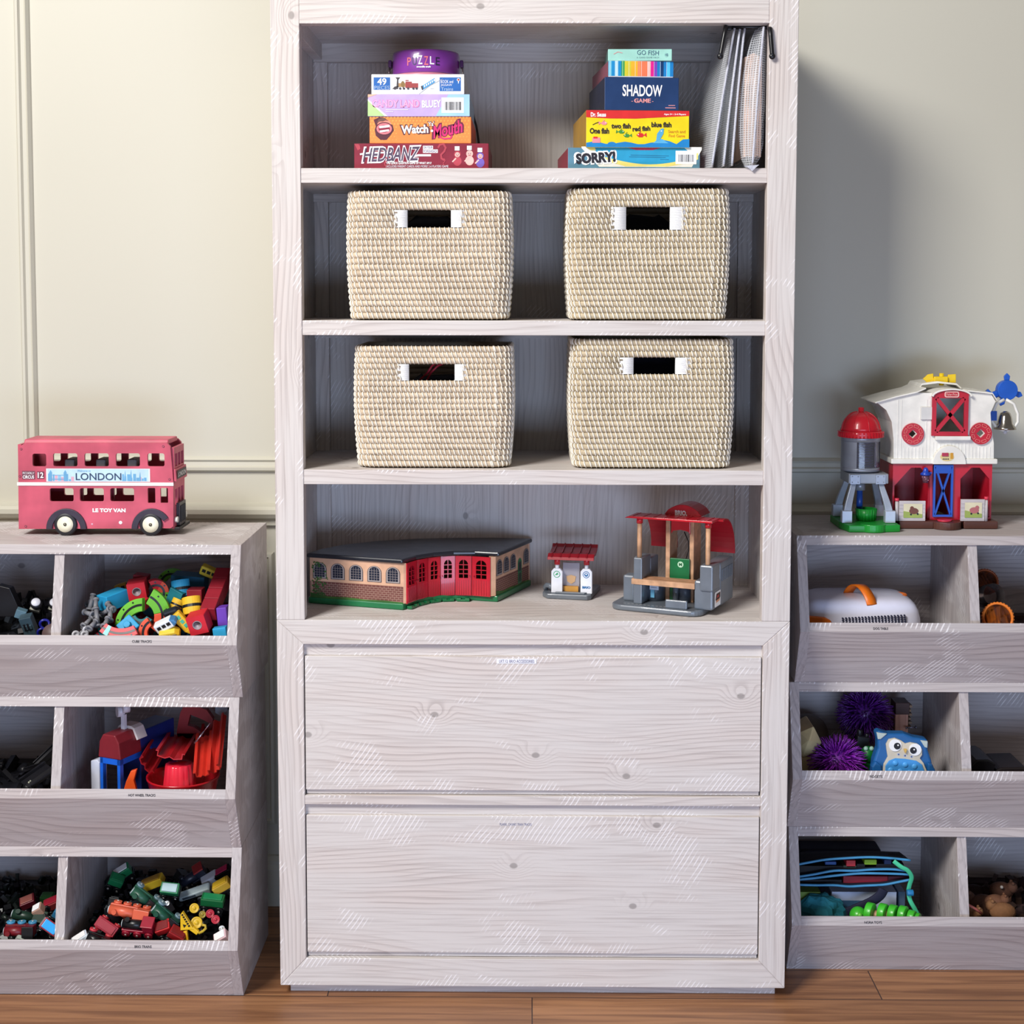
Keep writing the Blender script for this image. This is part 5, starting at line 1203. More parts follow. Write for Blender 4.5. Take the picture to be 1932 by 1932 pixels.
# square platform
zp0, zp1 = Kt(600, 1040, -.036)[1], Kt(600, 955, -.036)[1]; xa, xb = Kt(452, 1000, -.040)[0], Kt(790, 1000, -.040)[0]
m = MB(); m.box(xa, xb, -.040, .042, zp0, zp1); o = m.build('silver_platform', P((150, 156, 166), .4, metal=.2), tw, bevel=.002)
for kx in (507, 722):
    c = Kt(kx, 1003, -.041); m = MB(); m.box(c[0]-.010, c[0]+.010, -.0425, -.040, c[1]-.010, c[1]+.009)
    for dx, dz in ((-.006, -.006), (.006, -.006), (-.006, .006), (.006, .006)): m.ball((c[0]+dx, -.0425, c[1]+dz), .0014, 0, 6)
    m.build('rivet_plate', SIL, o)
zb = .016
for sx, sy in ((0, 0), (1, 0), (0, 1), (1, 1)):
    xt = xa+.012 if sx == 0 else xb-.014; yt = -.030 if sy == 0 else .032; xo = -.018 if sx == 0 else .018; yo = -.016 if sy == 0 else .016
    n = 8; vs = []; fs = []
    for j in range(n+1):
        t = j/n; e = (1-cos(t*pi/2)) ; x = xt + xo*sin(t*pi/2)**1.2*.9; y = yt + yo*sin(t*pi/2)**1.2*.9; z = zp0+.001 + (zb-zp0)*t; w = .0055+.003*t
        vs += [(x-w, y-w*.8, z), (x+w, y-w*.8, z), (x+w, y+w*.8, z), (x-w, y+w*.8, z)]
    for j in range(n):
        for k in range(4): fs.append((j*4+k, j*4+(k+1) % 4, (j+1)*4+(k+1) % 4, (j+1)*4+k))
    fs += [(0, 1, 2, 3), tuple(n*4+k for k in (3, 2, 1, 0))]
    m = MB().add(vs, fs); o = m.build('leg', P((176, 186, 202), .35, metal=.2), tw, bevel=.0012)
    m = MB(); x, y = xt+xo*.9, yt+yo*.9; m.box(x-.0105, x+.0105, y-.0088, y+.0088, zb-.001, zb+.024); m.build('foot_plate', P((186, 194, 208), .35, metal=.2), o, bevel=.001)
# blue spout and green tub
m = MB(); m.lathe([(.011, zp0-.018), (.011, zp0)], 20, 0, Mt); m.build('spout_collar', SIL, tw)
MB().lathe([(.007, .03), (.006, zp0-.017)], 16, 0, Mt).build('blue_spout', P((30, 80, 170), .35), tw)
c = Kt(600, 1300, -.012); m = MB(); Mg = Matrix.Translation((c[0], -.012, 0)); m.lathe([(.019, .0155), (.0215, .040), (.0200, .040), (.017, .018), (0, .018)], 32, 0, Mg)
for i in range(20): a = 2*pi*i/20; m.tube([(c[0]+.0192*cos(a), -.012+.0192*sin(a), .016), (c[0]+.0214*cos(a), -.012+.0214*sin(a), .0395)], .0011, 5)
m.build('green_tub', TG, tw)
m = MB(); X0, X1 = -.052, .064
m.prism([(X0, -.03), (X0+.010, -.082), (.020, -.083), (X1, -.075), (X1, .075), (-.04, .085), (X0, .06)], 'z', .0002, .0145); o = m.build('green_base', TG, tw, bevel=.0015)
m = MB(); m.prism(circ(.010, -.070, .026, 28, 1, .8), 'z', .0004, .0160); m.build('round_step', TG, o, bevel=.001)
# ------------------------------------------------------------------ contents of the bins
def pose(p, rx=0, ry=0, rz=0):
    from mathutils import Euler
    return Matrix.Translation(p) @ Euler((radians(rx), radians(ry), radians(rz)), 'XYZ').to_matrix().to_4x4()
def item(name, label, cat, group, M):
    o = bpy.data.objects.new(name, None); col.objects.link(o); o.matrix_world = M; o.empty_display_size = .01
    return tag(o, label, cat, group)
def piece(m, nm, mat, par, bevel=.0012): return m.build(nm, mat, par, bevel=bevel)
def plas(r, g, b): return P((r, g, b), .6, var=.05)
cR, cDR, cB, cDB, cG, cY, cO, cPk, cPu, cGy, cK, cW, cTeal = (plas(214, 34, 52), plas(150, 20, 40), plas(36, 160, 210), plas(20, 96, 130), plas(110, 190, 50), plas(240, 190, 36),
    plas(246, 92, 60), plas(236, 96, 100), plas(110, 60, 180), P((128, 128, 134), .5), P((22, 22, 28), .4), plas(238, 242, 248), plas(20, 120, 130))
G1 = 'marble-run cube toys in the top left bin'
def Q1(cx, cy, Y): return at(130+cx/5.855, 1030+cy/5.855, Y)
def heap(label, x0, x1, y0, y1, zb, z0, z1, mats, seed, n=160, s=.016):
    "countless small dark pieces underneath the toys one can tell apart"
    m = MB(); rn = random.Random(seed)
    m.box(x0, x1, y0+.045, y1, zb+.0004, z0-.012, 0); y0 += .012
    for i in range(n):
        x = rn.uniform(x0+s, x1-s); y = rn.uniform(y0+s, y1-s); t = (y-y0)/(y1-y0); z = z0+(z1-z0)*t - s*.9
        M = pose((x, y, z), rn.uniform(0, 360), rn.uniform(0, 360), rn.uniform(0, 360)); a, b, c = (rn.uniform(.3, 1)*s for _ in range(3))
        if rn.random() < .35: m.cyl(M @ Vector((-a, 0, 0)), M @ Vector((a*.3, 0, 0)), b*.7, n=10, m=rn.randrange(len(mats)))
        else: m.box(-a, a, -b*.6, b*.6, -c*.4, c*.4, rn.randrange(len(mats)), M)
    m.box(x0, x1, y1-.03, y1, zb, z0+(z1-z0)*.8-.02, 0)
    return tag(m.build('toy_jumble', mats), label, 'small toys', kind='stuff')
XA, XB = -.909, -.590   # right compartment, left stack
heap('jumble of small bright cube-track pieces under the larger ones', XA, XB, -.018, .262, .621, .702, .770, [cDR, cDB, cTeal, cK, cDR], 5, 90, .02)
def cube_block(label, p, s, rot, mat, rim=None):
    o = item('cube_block', label, 'toy block', G1, pose(p, *rot)); h = s/2
    m = MB(); m.plate([rect(-h, h, -h, h), circ(0, 0, h*.52, 24)], FRONT @ Matrix.Translation((0, 0, h-.0015)), .003); m.box(-h, h, -h+.003, h, -h, h); piece(m, 'block', mat, o, .0015)
    m = MB(); m.lathe([(h*.52, h-.0005), (h*.44, h), (h*.40, h-.002), (h*.40, h-.0028), (0, h-.0028)], 24, 0, FRONT); m.build('round_socket', P((176, 160, 168), .4), o)
    return o
cube_block('red cube with round socket resting high in the pile of cube tracks', Q1(762, 476, .095), .036, (8, -8, 6), cR)
cube_block('red cube with round socket at the front of the pile, near the right wall', Q1(1442, 838, .00), .037, (10, -14, -4), cR)
def beam(name, label, pts, w, h, mats, group=G1, seg=None, cat='toy track'):
    "straight toy bar between two points"
    a, b = Vector(pts[0]), Vector(pts[1]); d = b-a; M = Matrix.Translation(a) @ d.to_track_quat('X', 'Z').to_matrix().to_4x4(); L_ = d.length
    o = item(name, label, cat, group, M); k = seg or 1
    for i in range(k):
        m = MB().box(L_*i/k+.0004, L_*(i+1)/k-.0004, -w/2, w/2, -h/2, h/2); piece(m, 'segment' if k > 1 else 'bar', mats[i % len(mats)], o, .0014)
    return o
beam('cube_rail', 'long dark red three-part bar leaning on the right wall of the compartment', (Q1(1540, 760, .02), Q1(1720, 300, .13)), .030, .030, [cDR], seg=4)
beam('cube_rail', 'teal bar lying left of the upper red cube', (Q1(370, 640, .06), Q1(610, 545, .10)), .034, .032, [cB], seg=1)
beam('cube_rail', 'dark teal long block lying at the back under the small yellow car', (Q1(1150, 400, .17), Q1(1520, 430, .17)), .05, .040, [cDB], seg=1)
beam('cube_rail', 'dark red block under the blue half-round piece', (Q1(1320, 560, .09), Q1(1490, 560, .09)), .034, .034, [cDR])
beam('cube_rail', 'dark blue block wedged below the blue half-round piece', (Q1(1120, 560, .10), Q1(1260, 640, .09)), .03, .05, [cTeal])
beam('cube_rail', 'maroon block behind the upper red cube', (Q1(720, 380, .135), Q1(880, 400, .135)), .03, .030, [cDR])
beam('cube_rail', 'deep red block tucked under the front red cube', (Q1(1380, 960, .035), Q1(1540, 960, .035)), .04, .034, [cDR])
beam('cube_rail', 'purple square block at the right wall of the compartment', (Q1(1650, 770, .03), Q1(1765, 760, .03)), .03, .036, [cPu])
beam('cube_rail', 'sky blue block in the right front corner of the compartment', (Q1(1600, 960, -.006), Q1(1750, 940, -.006)), .02, .020, [cB])
beam('cube_rail', 'small red block between the green curve and the orange piece', (Q1(790, 640, .06), Q1(870, 640, .06)), .03, .02, [cR])
def arc_track(label, c, r0, r1, a0, a1, th, rot, mats, band=None, name='curved_track'):
    o = item(name, label, 'toy track', G1, pose(c, *rot)); n = 14
    def sect(a0, a1, ra, rb, z0, z1, n=14):
        pts = [(rb*cos(radians(a0+(a1-a0)*i/n)), rb*sin(radians(a0+(a1-a0)*i/n))) for i in range(n+1)] + [(ra*cos(radians(a0+(a1-a0)*i/n)), ra*sin(radians(a0+(a1-a0)*i/n))) for i in range(n, -1, -1)]
        return MB().prism(pts, 'y', z0, z1)
    for k, mt in enumerate(mats):
        b0 = a0+(a1-a0)*k/len(mats); b1 = a0+(a1-a0)*(k+1)/len(mats)
        piece(sect(b0, b1, r0, r1, 0, th), 'curve', mt, o)
    rm = (r0+r1)/2; sect(a0+1, a1-1, rm-.0022, rm+.0022, -.0006, .001).build('groove', cK, o)
    if band: sect(band[0], band[1], r0+.0003, r1-.0003, -.0007, .002).build('coloured_band', band[2], o)
    m = MB()
    for t in (.25, .55, .85):
        a = radians(a0+(a1-a0)*t); rr = r1-(r1-r0)*.2; m.prism(circ(rr*cos(a), rr*sin(a), .0022, 4), 'y', -.0006, .002)
    m.build('square_holes', cK, o)
    return o
arc_track('lime green curved track with a black groove, left of the blue stud tile', Q1(810, 900, .02), .031, .057, 92, 178, .016, (-8, 0, -6), [cG])
arc_track('lime and orange curved track winding down beside the white train', Q1(770, 790, .032), .030, .062, -42, 62, .018, (-6, 0, 8), [cO, cG])
arc_track('orange and red half ring standing behind the lime curve', Q1(960, 520, .09), .006, .026, -60, 120, .022, (0, 0, 20), [cG, cO, cR])
arc_track('coral curved track with a cyan band at the front lip', Q1(600, 640, -.010), .048, .068, 232, 300, .014, (-25, 0, 0), [cPk], band=(240, 248, P((90, 240, 236), .35)))
arc_track('orange-red curved track standing left of the white train', Q1(960, 960, -.008), .016, .034, 120, 250, .014, (-10, 0, 6), [cO])
arc_track('green arch piece peeking out behind the dark teal block', Q1(1130, 420, .19), .012, .030, 30, 160, .02, (0, 0, 0), [cG])
arc_track('blue ring segment below the lime and orange track', Q1(800, 740, .03), .012, .026, 200, 330, .012, (-20, 0, 0), [cTeal])
def halfround(label, p, s, rot, mat, nm='half_round_block'):
    o = item(nm, label, 'toy block', G1, pose(p, *rot)); m = MB()
    m.prism([(s*cos(pi*i/12), s*.8*sin(pi*i/12)) for i in range(13)], 'z', -s*.9, s*.9); piece(m, 'curved_block', mat, o, .001)
    m = MB(); m.prism([(s*1.015*cos(pi*i/12), s*.815*sin(pi*i/12)) for i in range(13)], 'z', -s*.18, s*.12); m.build('black_band', cK, o)
    return o
halfround('yellow half-round piece with black band, above the front red cube', Q1(1360, 660, .035), .019, (20, 10, 180), cY)
halfround('blue half-round piece with black band, on the dark teal block', Q1(1240, 470, .10), .019, (15, 10, 180), cB)
halfround('small yellow half-round piece between the blue and lime tracks', Q1(1195, 650, .07), .013, (20, -20, 170), cY)
# blue tile with stud
o = item('stud_tile', 'bright blue square tile with a round stud, at the front of the cube-track pile', 'toy block', G1, pose(Q1(655, 885, -.004), 60, 0, 0) @ Matrix.Rotation(radians(45), 4, 'Z'))
m = MB().box(-.0165, .0165, -.0165, .0165, -.007, .005); piece(m, 'tile', cB, o, .002); m = MB(); m.cyl((0, 0, .004), (0, 0, .013), .0085, .0070, n=8); piece(m, 'stud', cB, o, .001)
# trains in the pile
def slug(name, label, p, rot, mat, mat2, L_=.046, grp=G1, win=cK):
    o = item(name, label, 'toy train', grp, pose(p, *rot)); m = MB()
    prof = [(-L_/2, -.009), (L_*.30, -.009), (L_*.5, -.004), (L_*.46, .003), (L_*.26, .010), (-L_/2, .011)]
    m.prism(prof, 'y', -.0105, .0105); piece(m, 'body', mat, o, .003)
    m = MB(); m.prism([(L_*.27, -.0092), (L_*.505, -.004), (L_*.465, .0034), (L_*.25, .0103)], 'y', -.0108, .0108); piece(m, 'nose', mat2, o, .0025)
    m = MB(); 
    for i in range(3): x = -L_*.38+i*.0105; m.box(x, x+.0075, -.0113, -.0100, -.001, .0055)
    m.build('windows', win, o); return o
slug('toy_train', 'small white bullet train with black windows, nose to the right', Q1(1080, 860, -.012), (20, -28, -6), cW, P((70, 130, 180), .35))
slug('toy_train', 'small yellow car at the very top of the cube-track pile', Q1(1560, 290, .16), (10, 22, 0), plas(236, 208, 60), plas(200, 170, 50), .040)
slug('toy_train', 'dark navy engine just above the white bullet train', Q1(1150, 745, .02), (10, -20, 10), plas(20, 30, 46), cK, .034)
slug('toy_train', 'yellow and green-windowed car left of the front red cube', Q1(1265, 850, .006), (0, 48, 10), cY, cY, .050, win=P((40, 170, 130), .3))
slug('toy_train', 'yellow block car lying on the front lip', Q1(1120, 970, -.014), (30, -10, 4), plas(244, 212, 70), cY, .040, win=P((170, 150, 120), .5))
slug('toy_train', 'amber car half hidden behind the teal bar', Q1(610, 460, .15), (0, -20, 0), plas(200, 160, 50), cK, .034)
# grey pegs
pegs = [((270, 540), (230, 700), .07), ((300, 590), (295, 700), .05), ((300, 690), (320, 880), .02), ((430, 640), (480, 700), .05), ((460, 700), (450, 820), .03), ((430, 800), (395, 880), .0), ((170, 730), (260, 760), .04),
        ((360, 760), (450, 700), .045), ((250, 800), (170, 880), .02), ((300, 830), (230, 910), .0), ((205, 650), (270, 580), .09), ((75, 978), (45, 960), -.012), ((192, 928), (165, 900), -.008), ((172, 980), (150, 965), -.014)]
def peg(label, a, b):
    d = b-a; o = item('grey_peg', label, 'toy connector', 'grey connector pegs in the top left bin', Matrix.Translation(a) @ d.to_track_quat('Z', 'Y').to_matrix().to_4x4()); L_ = max(d.length, .022)
    MB().cyl((0, 0, 0), (0, 0, L_), .0040, .0052, n=12).build('shaft', cGy, o)
    fm = P((196, 196, 204), .45) if 'hollow' in label else cGy
    m = MB(); m.lathe([(.0078, L_-.001), (.0078, L_+.0030), (.0034, L_+.0030), (.0030, L_+.0012), (0, L_+.0012)], 18, 0); m.build('flange', fm, o)
    m = MB(); m.lathe([(.0064, -.001), (.0064, .002), (0, .002)], 14, 0); m.build('flange', cGy, o)
for i, (a, b, Y) in enumerate(pegs):
    end = i >= 11
    A_, B_ = Q1(*a, Y), Q1(*b, Y-.018)
    if end: A_ = Q1(*b, Y+.03); B_ = Q1(*a, Y+.0)
    peg('grey connector peg in the heap of pegs beside the divider' if not end else 'grey connector peg pointing its round hollow end over the lip', A_, B_)
# left compartment of the top left bin: dark toy figures and carts
XL0, XL1 = -1.255, -.934
heap('black tangle of toy parts in the left half of the bin under the bus', XL0, XL1, -.018, .262, .621, .705, .775, [cK, P((34, 40, 48), .5), cK], 6, 90, .02)
def Q2(cx, cy, Y): return at(20+cx/9.66, 1030+cy/9.66, Y)
for i, (cx, cy, Y, r) in enumerate(((460, 1025, .08, .0105), (795, 1025, .10, .0105))):
    o = item('capped_figure', ['dark toy figure with a white oval cap, left of its twin', 'dark toy figure with a white oval cap, right beside the divider'][i], 'toy figure', 'dark capped toys', pose(Q2(cx, cy, Y), 50, 16, 0))
    m = MB(); m.lathe([(r*.9, -.028), (r*1.1, -.010), (r*1.15, -.001), (0, -.001)], 18, 0); m.build('body', cK, o)
    m = MB(); m.lathe([(r*.92, -.001), (r*.8, .002), (0, .003)], 20, 0); m.build('white_cap', P((226, 226, 236), .4), o)
    m = MB(); m.box(-.010, .010, -.012, -.006, -.022, -.014); m.build('silver_badge', P((150, 150, 140), .3, metal=.6), o)
o = item('toy_cart', 'dark teal toy cart lying on its side at the front left', 'toy vehicle', None, pose(Q2(330, 1430, .02), 20, -12, 0)); m = MB(); m.box(-.012, .012, -.010, .010, -.026, .020); m.box(-.009, .009, -.012, -.008, -.006, .004, 0); piece(m, 'cart_body', P((58, 78, 88), .4), o)
m = MB(); m.box(-.006, -.003, -.0135, -.011, -.004, .008); m.box(.001, .004, -.0135, -.011, -.004, .008); m.build('slots', cK, o)
for i, (cx, cy) in enumerate(((620, 1430), (580, 1590))):
    p = Q2(cx, cy, .0); m = MB(); m.tube([p + Vector((.009*cos(2*pi*k/16), .002*sin(2*pi*k/8), .009*sin(2*pi*k/16))) for k in range(16)], .0026, 8, True); tag(m.build('plastic_ring', P((26, 30, 130), .3)), ['dark blue ring above its twin among the black toys', 'dark blue ring at the lip among the black toys'][i], 'toy ring', 'dark blue rings')
o = item('toy_block', 'grey-blue brick at the left edge among the black toys', 'toy block', None, pose(Q2(190, 1230, .03), 10, 20, 10)); piece(MB().box(-.010, .010, -.008, .008, -.009, .009), 'brick', P((90, 120, 134), .4), o)
o = item('toy_disc', 'brown round lid leaning at the front beside the divider', 'lid', None, pose(Q2(760, 1600, -.012), 70, 10, 0)); m = MB(); m.lathe([(.019, -.003), (.020, 0), (.019, .003), (0, .004)], 28, 0); m.build('lid', P((92, 72, 72), .5), o)
o = item('toy_block', 'silver fitting beside the divider above the brown lid', 'toy part', None, pose(Q2(830, 1410, .02), 20, 30, 0)); piece(MB().box(-.006, .006, -.005, .005, -.003, .003), 'fitting', P((170, 180, 190), .3, metal=.5), o)
o = item('toy_wedge', 'black wedge rising at the far left of the dark toys', 'toy part', None, pose(Q2(70, 1000, .10), 0, 0, 0)); piece(MB().prism([(-.03, -.03), (.02, -.03), (-.005, .028), (-.03, .034)], 'y', -.012, .012), 'wedge', cK, o)

# ---- middle left bin, right compartment: track pieces, bowl, play house
def Q3(cx, cy, Y): return at(130+cx/5.855, 1300+cy/5.855, Y)
XA2, XB2 = XA-.007, XB-.007; zB = .3018
TRK = P((190, 24, 30), .38, coat=.2); TRKD = P((150, 20, 28), .4); ORG = P((240, 90, 30), .4)
c = Q3(1262, 955, .078); R_b = .073
bo = thing('red_bowl', 'round red plastic bowl with a fluted cup in its middle, among the track pieces', 'toy bowl', None, (c.x, c.y, zB+.0175))
hz = c.z-(zB+.0175)
m = MB(); m.lathe([(.05, 0), (R_b-.012, hz*.5), (R_b-.002, hz-.004), (R_b, hz-.002), (R_b, hz+.002), (R_b-.004, hz+.001), (R_b-.006, hz-.006), (R_b-.016, hz*.6), (.05, hz*.42), (0, hz*.40)], 48, 0); m.build('bowl', P((196, 20, 34), .28, coat=.4), bo)
n = 48; vs = []; fs = []
for z, r in ((hz*.45, .036), (hz+.028, .027), (hz+.030, .025)):
    for i in range(n): a = 2*pi*i/n; rr = r*(1+.045*cos(8*a*2)); vs.append((rr*cos(a)-.004, rr*sin(a)-.014, z))
for j in range(2):
    for i in range(n): fs.append((j*n+i, j*n+(i+1) % n, (j+1)*n+(i+1) % n, (j+1)*n+i))
fs.append(tuple(2*n+i for i in range(n))); m = MB(); m.add(vs, fs, 0, None, True); m.build('fluted_cup', P((236, 44, 66), .18, coat=.8), bo)
def channel(label, a, b, w, mat, roll=0, lip=.008, name='track_piece'):
    a, b = Vector(a), Vector(b); d = b-a; M = Matrix.Translation(a) @ d.to_track_quat('Y', 'Z').to_matrix().to_4x4() @ Matrix.Rotation(radians(roll), 4, 'Y')
    o = item(name, label, 'toy track', 'red plastic track pieces in the middle left bin', M); m = MB(); L_ = d.length; h = w/2
    m.prism([(-h-.004, lip), (-h, lip), (-h, .0), (-h*.35, -.003), (0, .001), (h*.35, -.003), (h, 0), (h, lip), (h+.004, lip), (h+.004, lip+.0018), (h-.0018, lip+.0018), (h-.0018, .002), (h*.35, -.001), (0, .003), (-h*.35, -.001), (-h+.0018, .002), (-h+.0018, lip+.0018), (-h-.004, lip+.0018)], 'y', 0, L_)
    m.build('channel', mat, o); return o
channel('red track piece leaning left from the bowl rim to the back', Q3(830, 850, .05), Q3(1050, 480, .20), .036, TRKD, 60)
channel('broad red track piece facing forward above the fluted cup', Q3(1110, 760, .03), Q3(1260, 520, .20), .050, TRK, 10, .010)
channel('orange-red track piece standing right of the fluted cup', Q3(1480, 960, .02), Q3(1510, 520, .13), .026, P((206, 50, 36), .4), -12, .010)
channel('tall orange-red track piece leaning on the right wall', Q3(1640, 900, .03), Q3(1700, 330, .14), .026, P((196, 44, 34), .4), -50, .010)
channel('dark red track piece behind the standing orange-red one', Q3(1570, 620, .15), Q3(1600, 420, .2), .04, TRKD, 0)
m = MB(); ol = [Q3(*p, .2) for p in ((1200, 470), (1210, 400), (1240, 250), (1270, 190), (1430, 180), (1530, 220), (1600, 320), (1590, 400), (1560, 560), (1230, 560))]; hl = [Q3(*p, .2) for p in ((1350, 270), (1450, 310), (1555, 360), (1520, 450), (1480, 470), (1390, 410), (1320, 390))]
m.plate([[(p.x, p.z) for p in ol], [(p.x, p.z) for p in hl]], Matrix.Translation((0, .2, 0)) @ FRONT, .016); m.box(ol[0].x, ol[0].x+.05, .192, .208, zB+.017, ol[0].z)
tag(m.build('track_loop', TRKD, bevel=.0015), 'dark red loop with a torn-looking hole, standing highest at the back', 'toy track', 'red plastic track pieces in the middle left bin')
m = MB(); a, b = Q3(1390, 600, .10), Q3(1485, 475, .10); m.tube([a, b], .0018, 8); m.tube([b, b+(b-a)*.8], .0012, 6); tag(m.build('metal_rod', P((200, 200, 210), .25, metal=.8)), 'thin silver rod lying on the dark red loop', 'rod')
m = MB(); pts = [Q3(*p, .03) for p in ((690, 900), (755, 880), (725, 1000), (765, 1150), (600, 1150), (640, 1010))]; m.prism([(p.x, p.z) for p in pts], 'y', .024, .034); tag(m.build('orange_ramp', ORG, bevel=.001), 'orange plastic ramp standing between the play house and the bowl', 'toy track')
m = MB(); pts = [Q3(*p, .19) for p in ((1590, 190), (1785, 182), (1780, 235), (1650, 330), (1590, 300))]; m.prism([(p.x, p.z) for p in pts], 'y', .214, .217); m.prism([(pts[2].x, pts[2].z), (pts[2].x, zB+.018), (pts[2].x-.01, zB+.018), (pts[2].x-.01, pts[2].z)], 'y', .214, .217)
tag(m.build('pale_card', P((170, 186, 204), .6)), 'pale blue-grey card standing in the back right corner of the compartment', 'card')
# play house
MH = pose(Q3(455, 1085, .028)+Vector((0, .012, 0)), 0, 0, -24); MH.translation.z = zB+.0172
ph = item('play_house', 'toy play house with blue frame, maroon roof and white crane arm', 'toy building', None, MH)
BLF = P((26, 100, 214), .35); BLD = P((20, 40, 110), .4); MAR = P((128, 34, 44), .4)
hh = Q3(440, 830, .0).z - MH.translation.z; w = .025
m = MB()
for x in (-w, w-.007): m.box(x, x+.007, -.004, .006, 0, hh); m.box(x, x+.007, .085, .095, 0, hh)
m.box(-w, w, -.004, .006, hh-.012, hh); m.box(-w, -w+.006, -.004, .095, hh-.012, hh); m.box(w-.006, w, -.004, .095, hh-.012, hh); m.box(-w, w, .085, .095, 0, hh)
m.build('blue_frame', BLF, ph)
MB().box(-w+.002, w-.002, .03, .14, 0, .012).build('floor_plate', BLD, ph)
m = MB(); m.prism([(-w-.003, hh), (w+.003, hh), (w-.001, hh+.033), (w-.010, hh+.048), (-w+.010, hh+.048), (-w+.001, hh+.033)], 'y', -.006, .06); m.build('maroon_roof', MAR, ph, bevel=.002)
m = MB(); m.prism([(-w-.004, hh+.028), (-w+.006, hh+.050), (-w+.012, hh+.054), (w-.012, hh+.054), (w-.004, hh+.050), (w+.006, hh+.028), (w+.002, hh+.026), (w-.008, hh+.047), (-w+.009, hh+.047), (-w-.0005, hh+.026)], 'y', .045, .075); m.build('white_trim', P((222, 214, 214), .4), ph, bevel=.001)
MB().box(-w, w, .06, .17, .01, hh+.040).build('blue_rear_body', BLD, ph, bevel=.002)
m = MB(); m.box(-.004, .005, .036, .043, hh+.04, hh+.078); m.cyl((-.012, .034, hh+.083), (-.004, .045, hh+.083), .011, n=20); m.cyl((.002, .034, hh+.092), (.010, .045, hh+.092), .010, n=20); m.build('white_crane_arm', P((224, 224, 236), .35), ph)
g_ = MB(); g_.prism([(-w-.026, 0), (-w-.004, 0), (-w-.004, hh-.014), (-w-.010, hh-.008), (-w-.026, hh-.012)], 'y', -.002, .022); g_.build('white_annex', P((214, 218, 232), .4), ph, bevel=.002)
MB().box(-w-.014, -w-.002, .012, .03, hh-.016, hh+.004).build('blue_chimney', BLF, ph, bevel=.001)
MB().box(-.012, .000, .012, .02, 0, .018).build('orange_flap', ORG, ph, bevel=.001)
# left compartment of the middle left bin: black track pieces
def Q4(cx, cy, Y): return at(30+cx/10.17, 1320+cy/10.17, Y)
heap('black heap of plastic track offcuts in the left half of the middle bin', XL0-.007, XL1-.007, -.018, .262, zB+.017, zB+.095, zB+.118, [cK, P((12, 12, 16), .35)], 8, 70, .02)
for i, (a, b, w_) in enumerate((((860, 960), (420, 1380), .05), ((420, 1330), (60, 1450), .04), ((700, 1300), (200, 1650), .05))):
    channel(['black track piece climbing up to the divider', 'black track piece lying flat at the back left', 'black track piece lying across the front'][i], Q4(*a, .14-.04*i), Q4(*b, .10-.04*i), w_, cK, 60-30*i, .006).__setitem__('group', 'black plastic track pieces in the middle left bin')
m = MB(); p = Q4(250, 1590, -.01); m.ball(p, .0022, 0, 8); m.ball(p+Vector((.003, 0, .003)), .0018, 0, 8); tag(m.build('tiny_bead', P((170, 170, 150), .4)), 'tiny pale bead on the black track pieces', 'bead')

# ---- bottom left bin: wooden trains
def Q5(cx, cy, Y): return at(130+cx/5.855, 1600+cy/5.855, Y)
G5 = 'toy trains heaped in the bottom left bin'
BLKT = P((16, 18, 22), .35)
heap('black mass of train undersides between the coloured engines', XA-.006, XB-.006, -.018, .262, .018, .100, .172, [BLKT, P((20, 26, 24), .4), P((26, 20, 22), .4)], 11, 260, .014)
def wheel(m, c, ax, r, mi, hub): 
    ax = Vector(ax).normalized(); c = Vector(c); m.cyl(c, c+ax*.004, r, n=18, m=mi); m.cyl(c+ax*.004, c+ax*.0046, r*.62, n=14, m=hub); m.cyl(c+ax*.0046, c+ax*.0056, r*.28, n=10, m=2)
def engine(label, p, rot, body, cab, wh, L_=.062, boiler=None, nw=3, fl=True, name='toy_engine'):
    o = item(name, label, 'toy train', G5, pose(p, *rot)); m = MB(); m.box(-L_/2, L_/2, -.010, .010, -.005, .003); m.box(L_*.18, L_*.5, -.011, .011, .003, .022); piece(m, 'chassis', body, o, .0012)
    m = MB(); m.cyl((-L_*.46, 0, .011), (L_*.2, 0, .011), .0095, n=18); m.cyl((-L_*.30, 0, .018), (-L_*.30, 0, .027), .004, .005, n=12); piece(m, 'boiler', boiler or body, o, 0)
    m = MB(); m.box(L_*.15, L_*.53, -.0125, .0125, .021, .0245); piece(m, 'cab_roof', cab, o, .001)
    m = MB(); m.cyl((-L_*.49, 0, .011), (-L_*.46, 0, .011), .0075, n=16); m.build('face_plate', P((190, 200, 206), .4), o)
    for s in (-1, 1):
        for i in range(nw):
            m = MB(); wheel(m, (-L_*.36+i*L_*.72/(nw-1), s*.010, -.006), (0, s, 0), .0082, 0, 1); m.build('wheel', [wh, wh, P((226, 226, 220), .2, metal=.6)], o)
    return o
def wagon(label, p, rot, body, load, wh, L_=.044, name='toy_wagon'):
    o = item(name, label, 'toy train', G5, pose(p, *rot)); m = MB(); m.box(-L_/2, L_/2, -.0105, .0105, -.004, .002); piece(m, 'chassis', BLKT, o, .001)
    m = MB(); m.box(-L_*.46, L_*.46, -.011, .011, .002, .019); piece(m, 'wagon_body', body, o, .0015)
    m = MB(); m.box(-L_*.38, L_*.38, -.0085, .0085, .019, .021); piece(m, 'load', load, o, .001)
    for s in (-1, 1):
        for i in (-1, 1): m = MB(); wheel(m, (i*L_*.3, s*.010, -.005), (0, s, 0), .0078, 0, 1); m.build('wheel', [wh, wh, P((226, 226, 220), .2, metal=.6)], o)
    return o
tO, tR, tG, tY, tB, tGy = P((226, 104, 74), .4), P((160, 28, 50), .38), P((30, 130, 80), .38), P((222, 182, 44), .38), P((50, 120, 170), .38), P((120, 146, 158), .35)
engine('orange toy engine lying on its side with four orange wheels up', Q5(680, 700, .02), (80, 8, -6), tO, tO, tO, .084, nw=4)
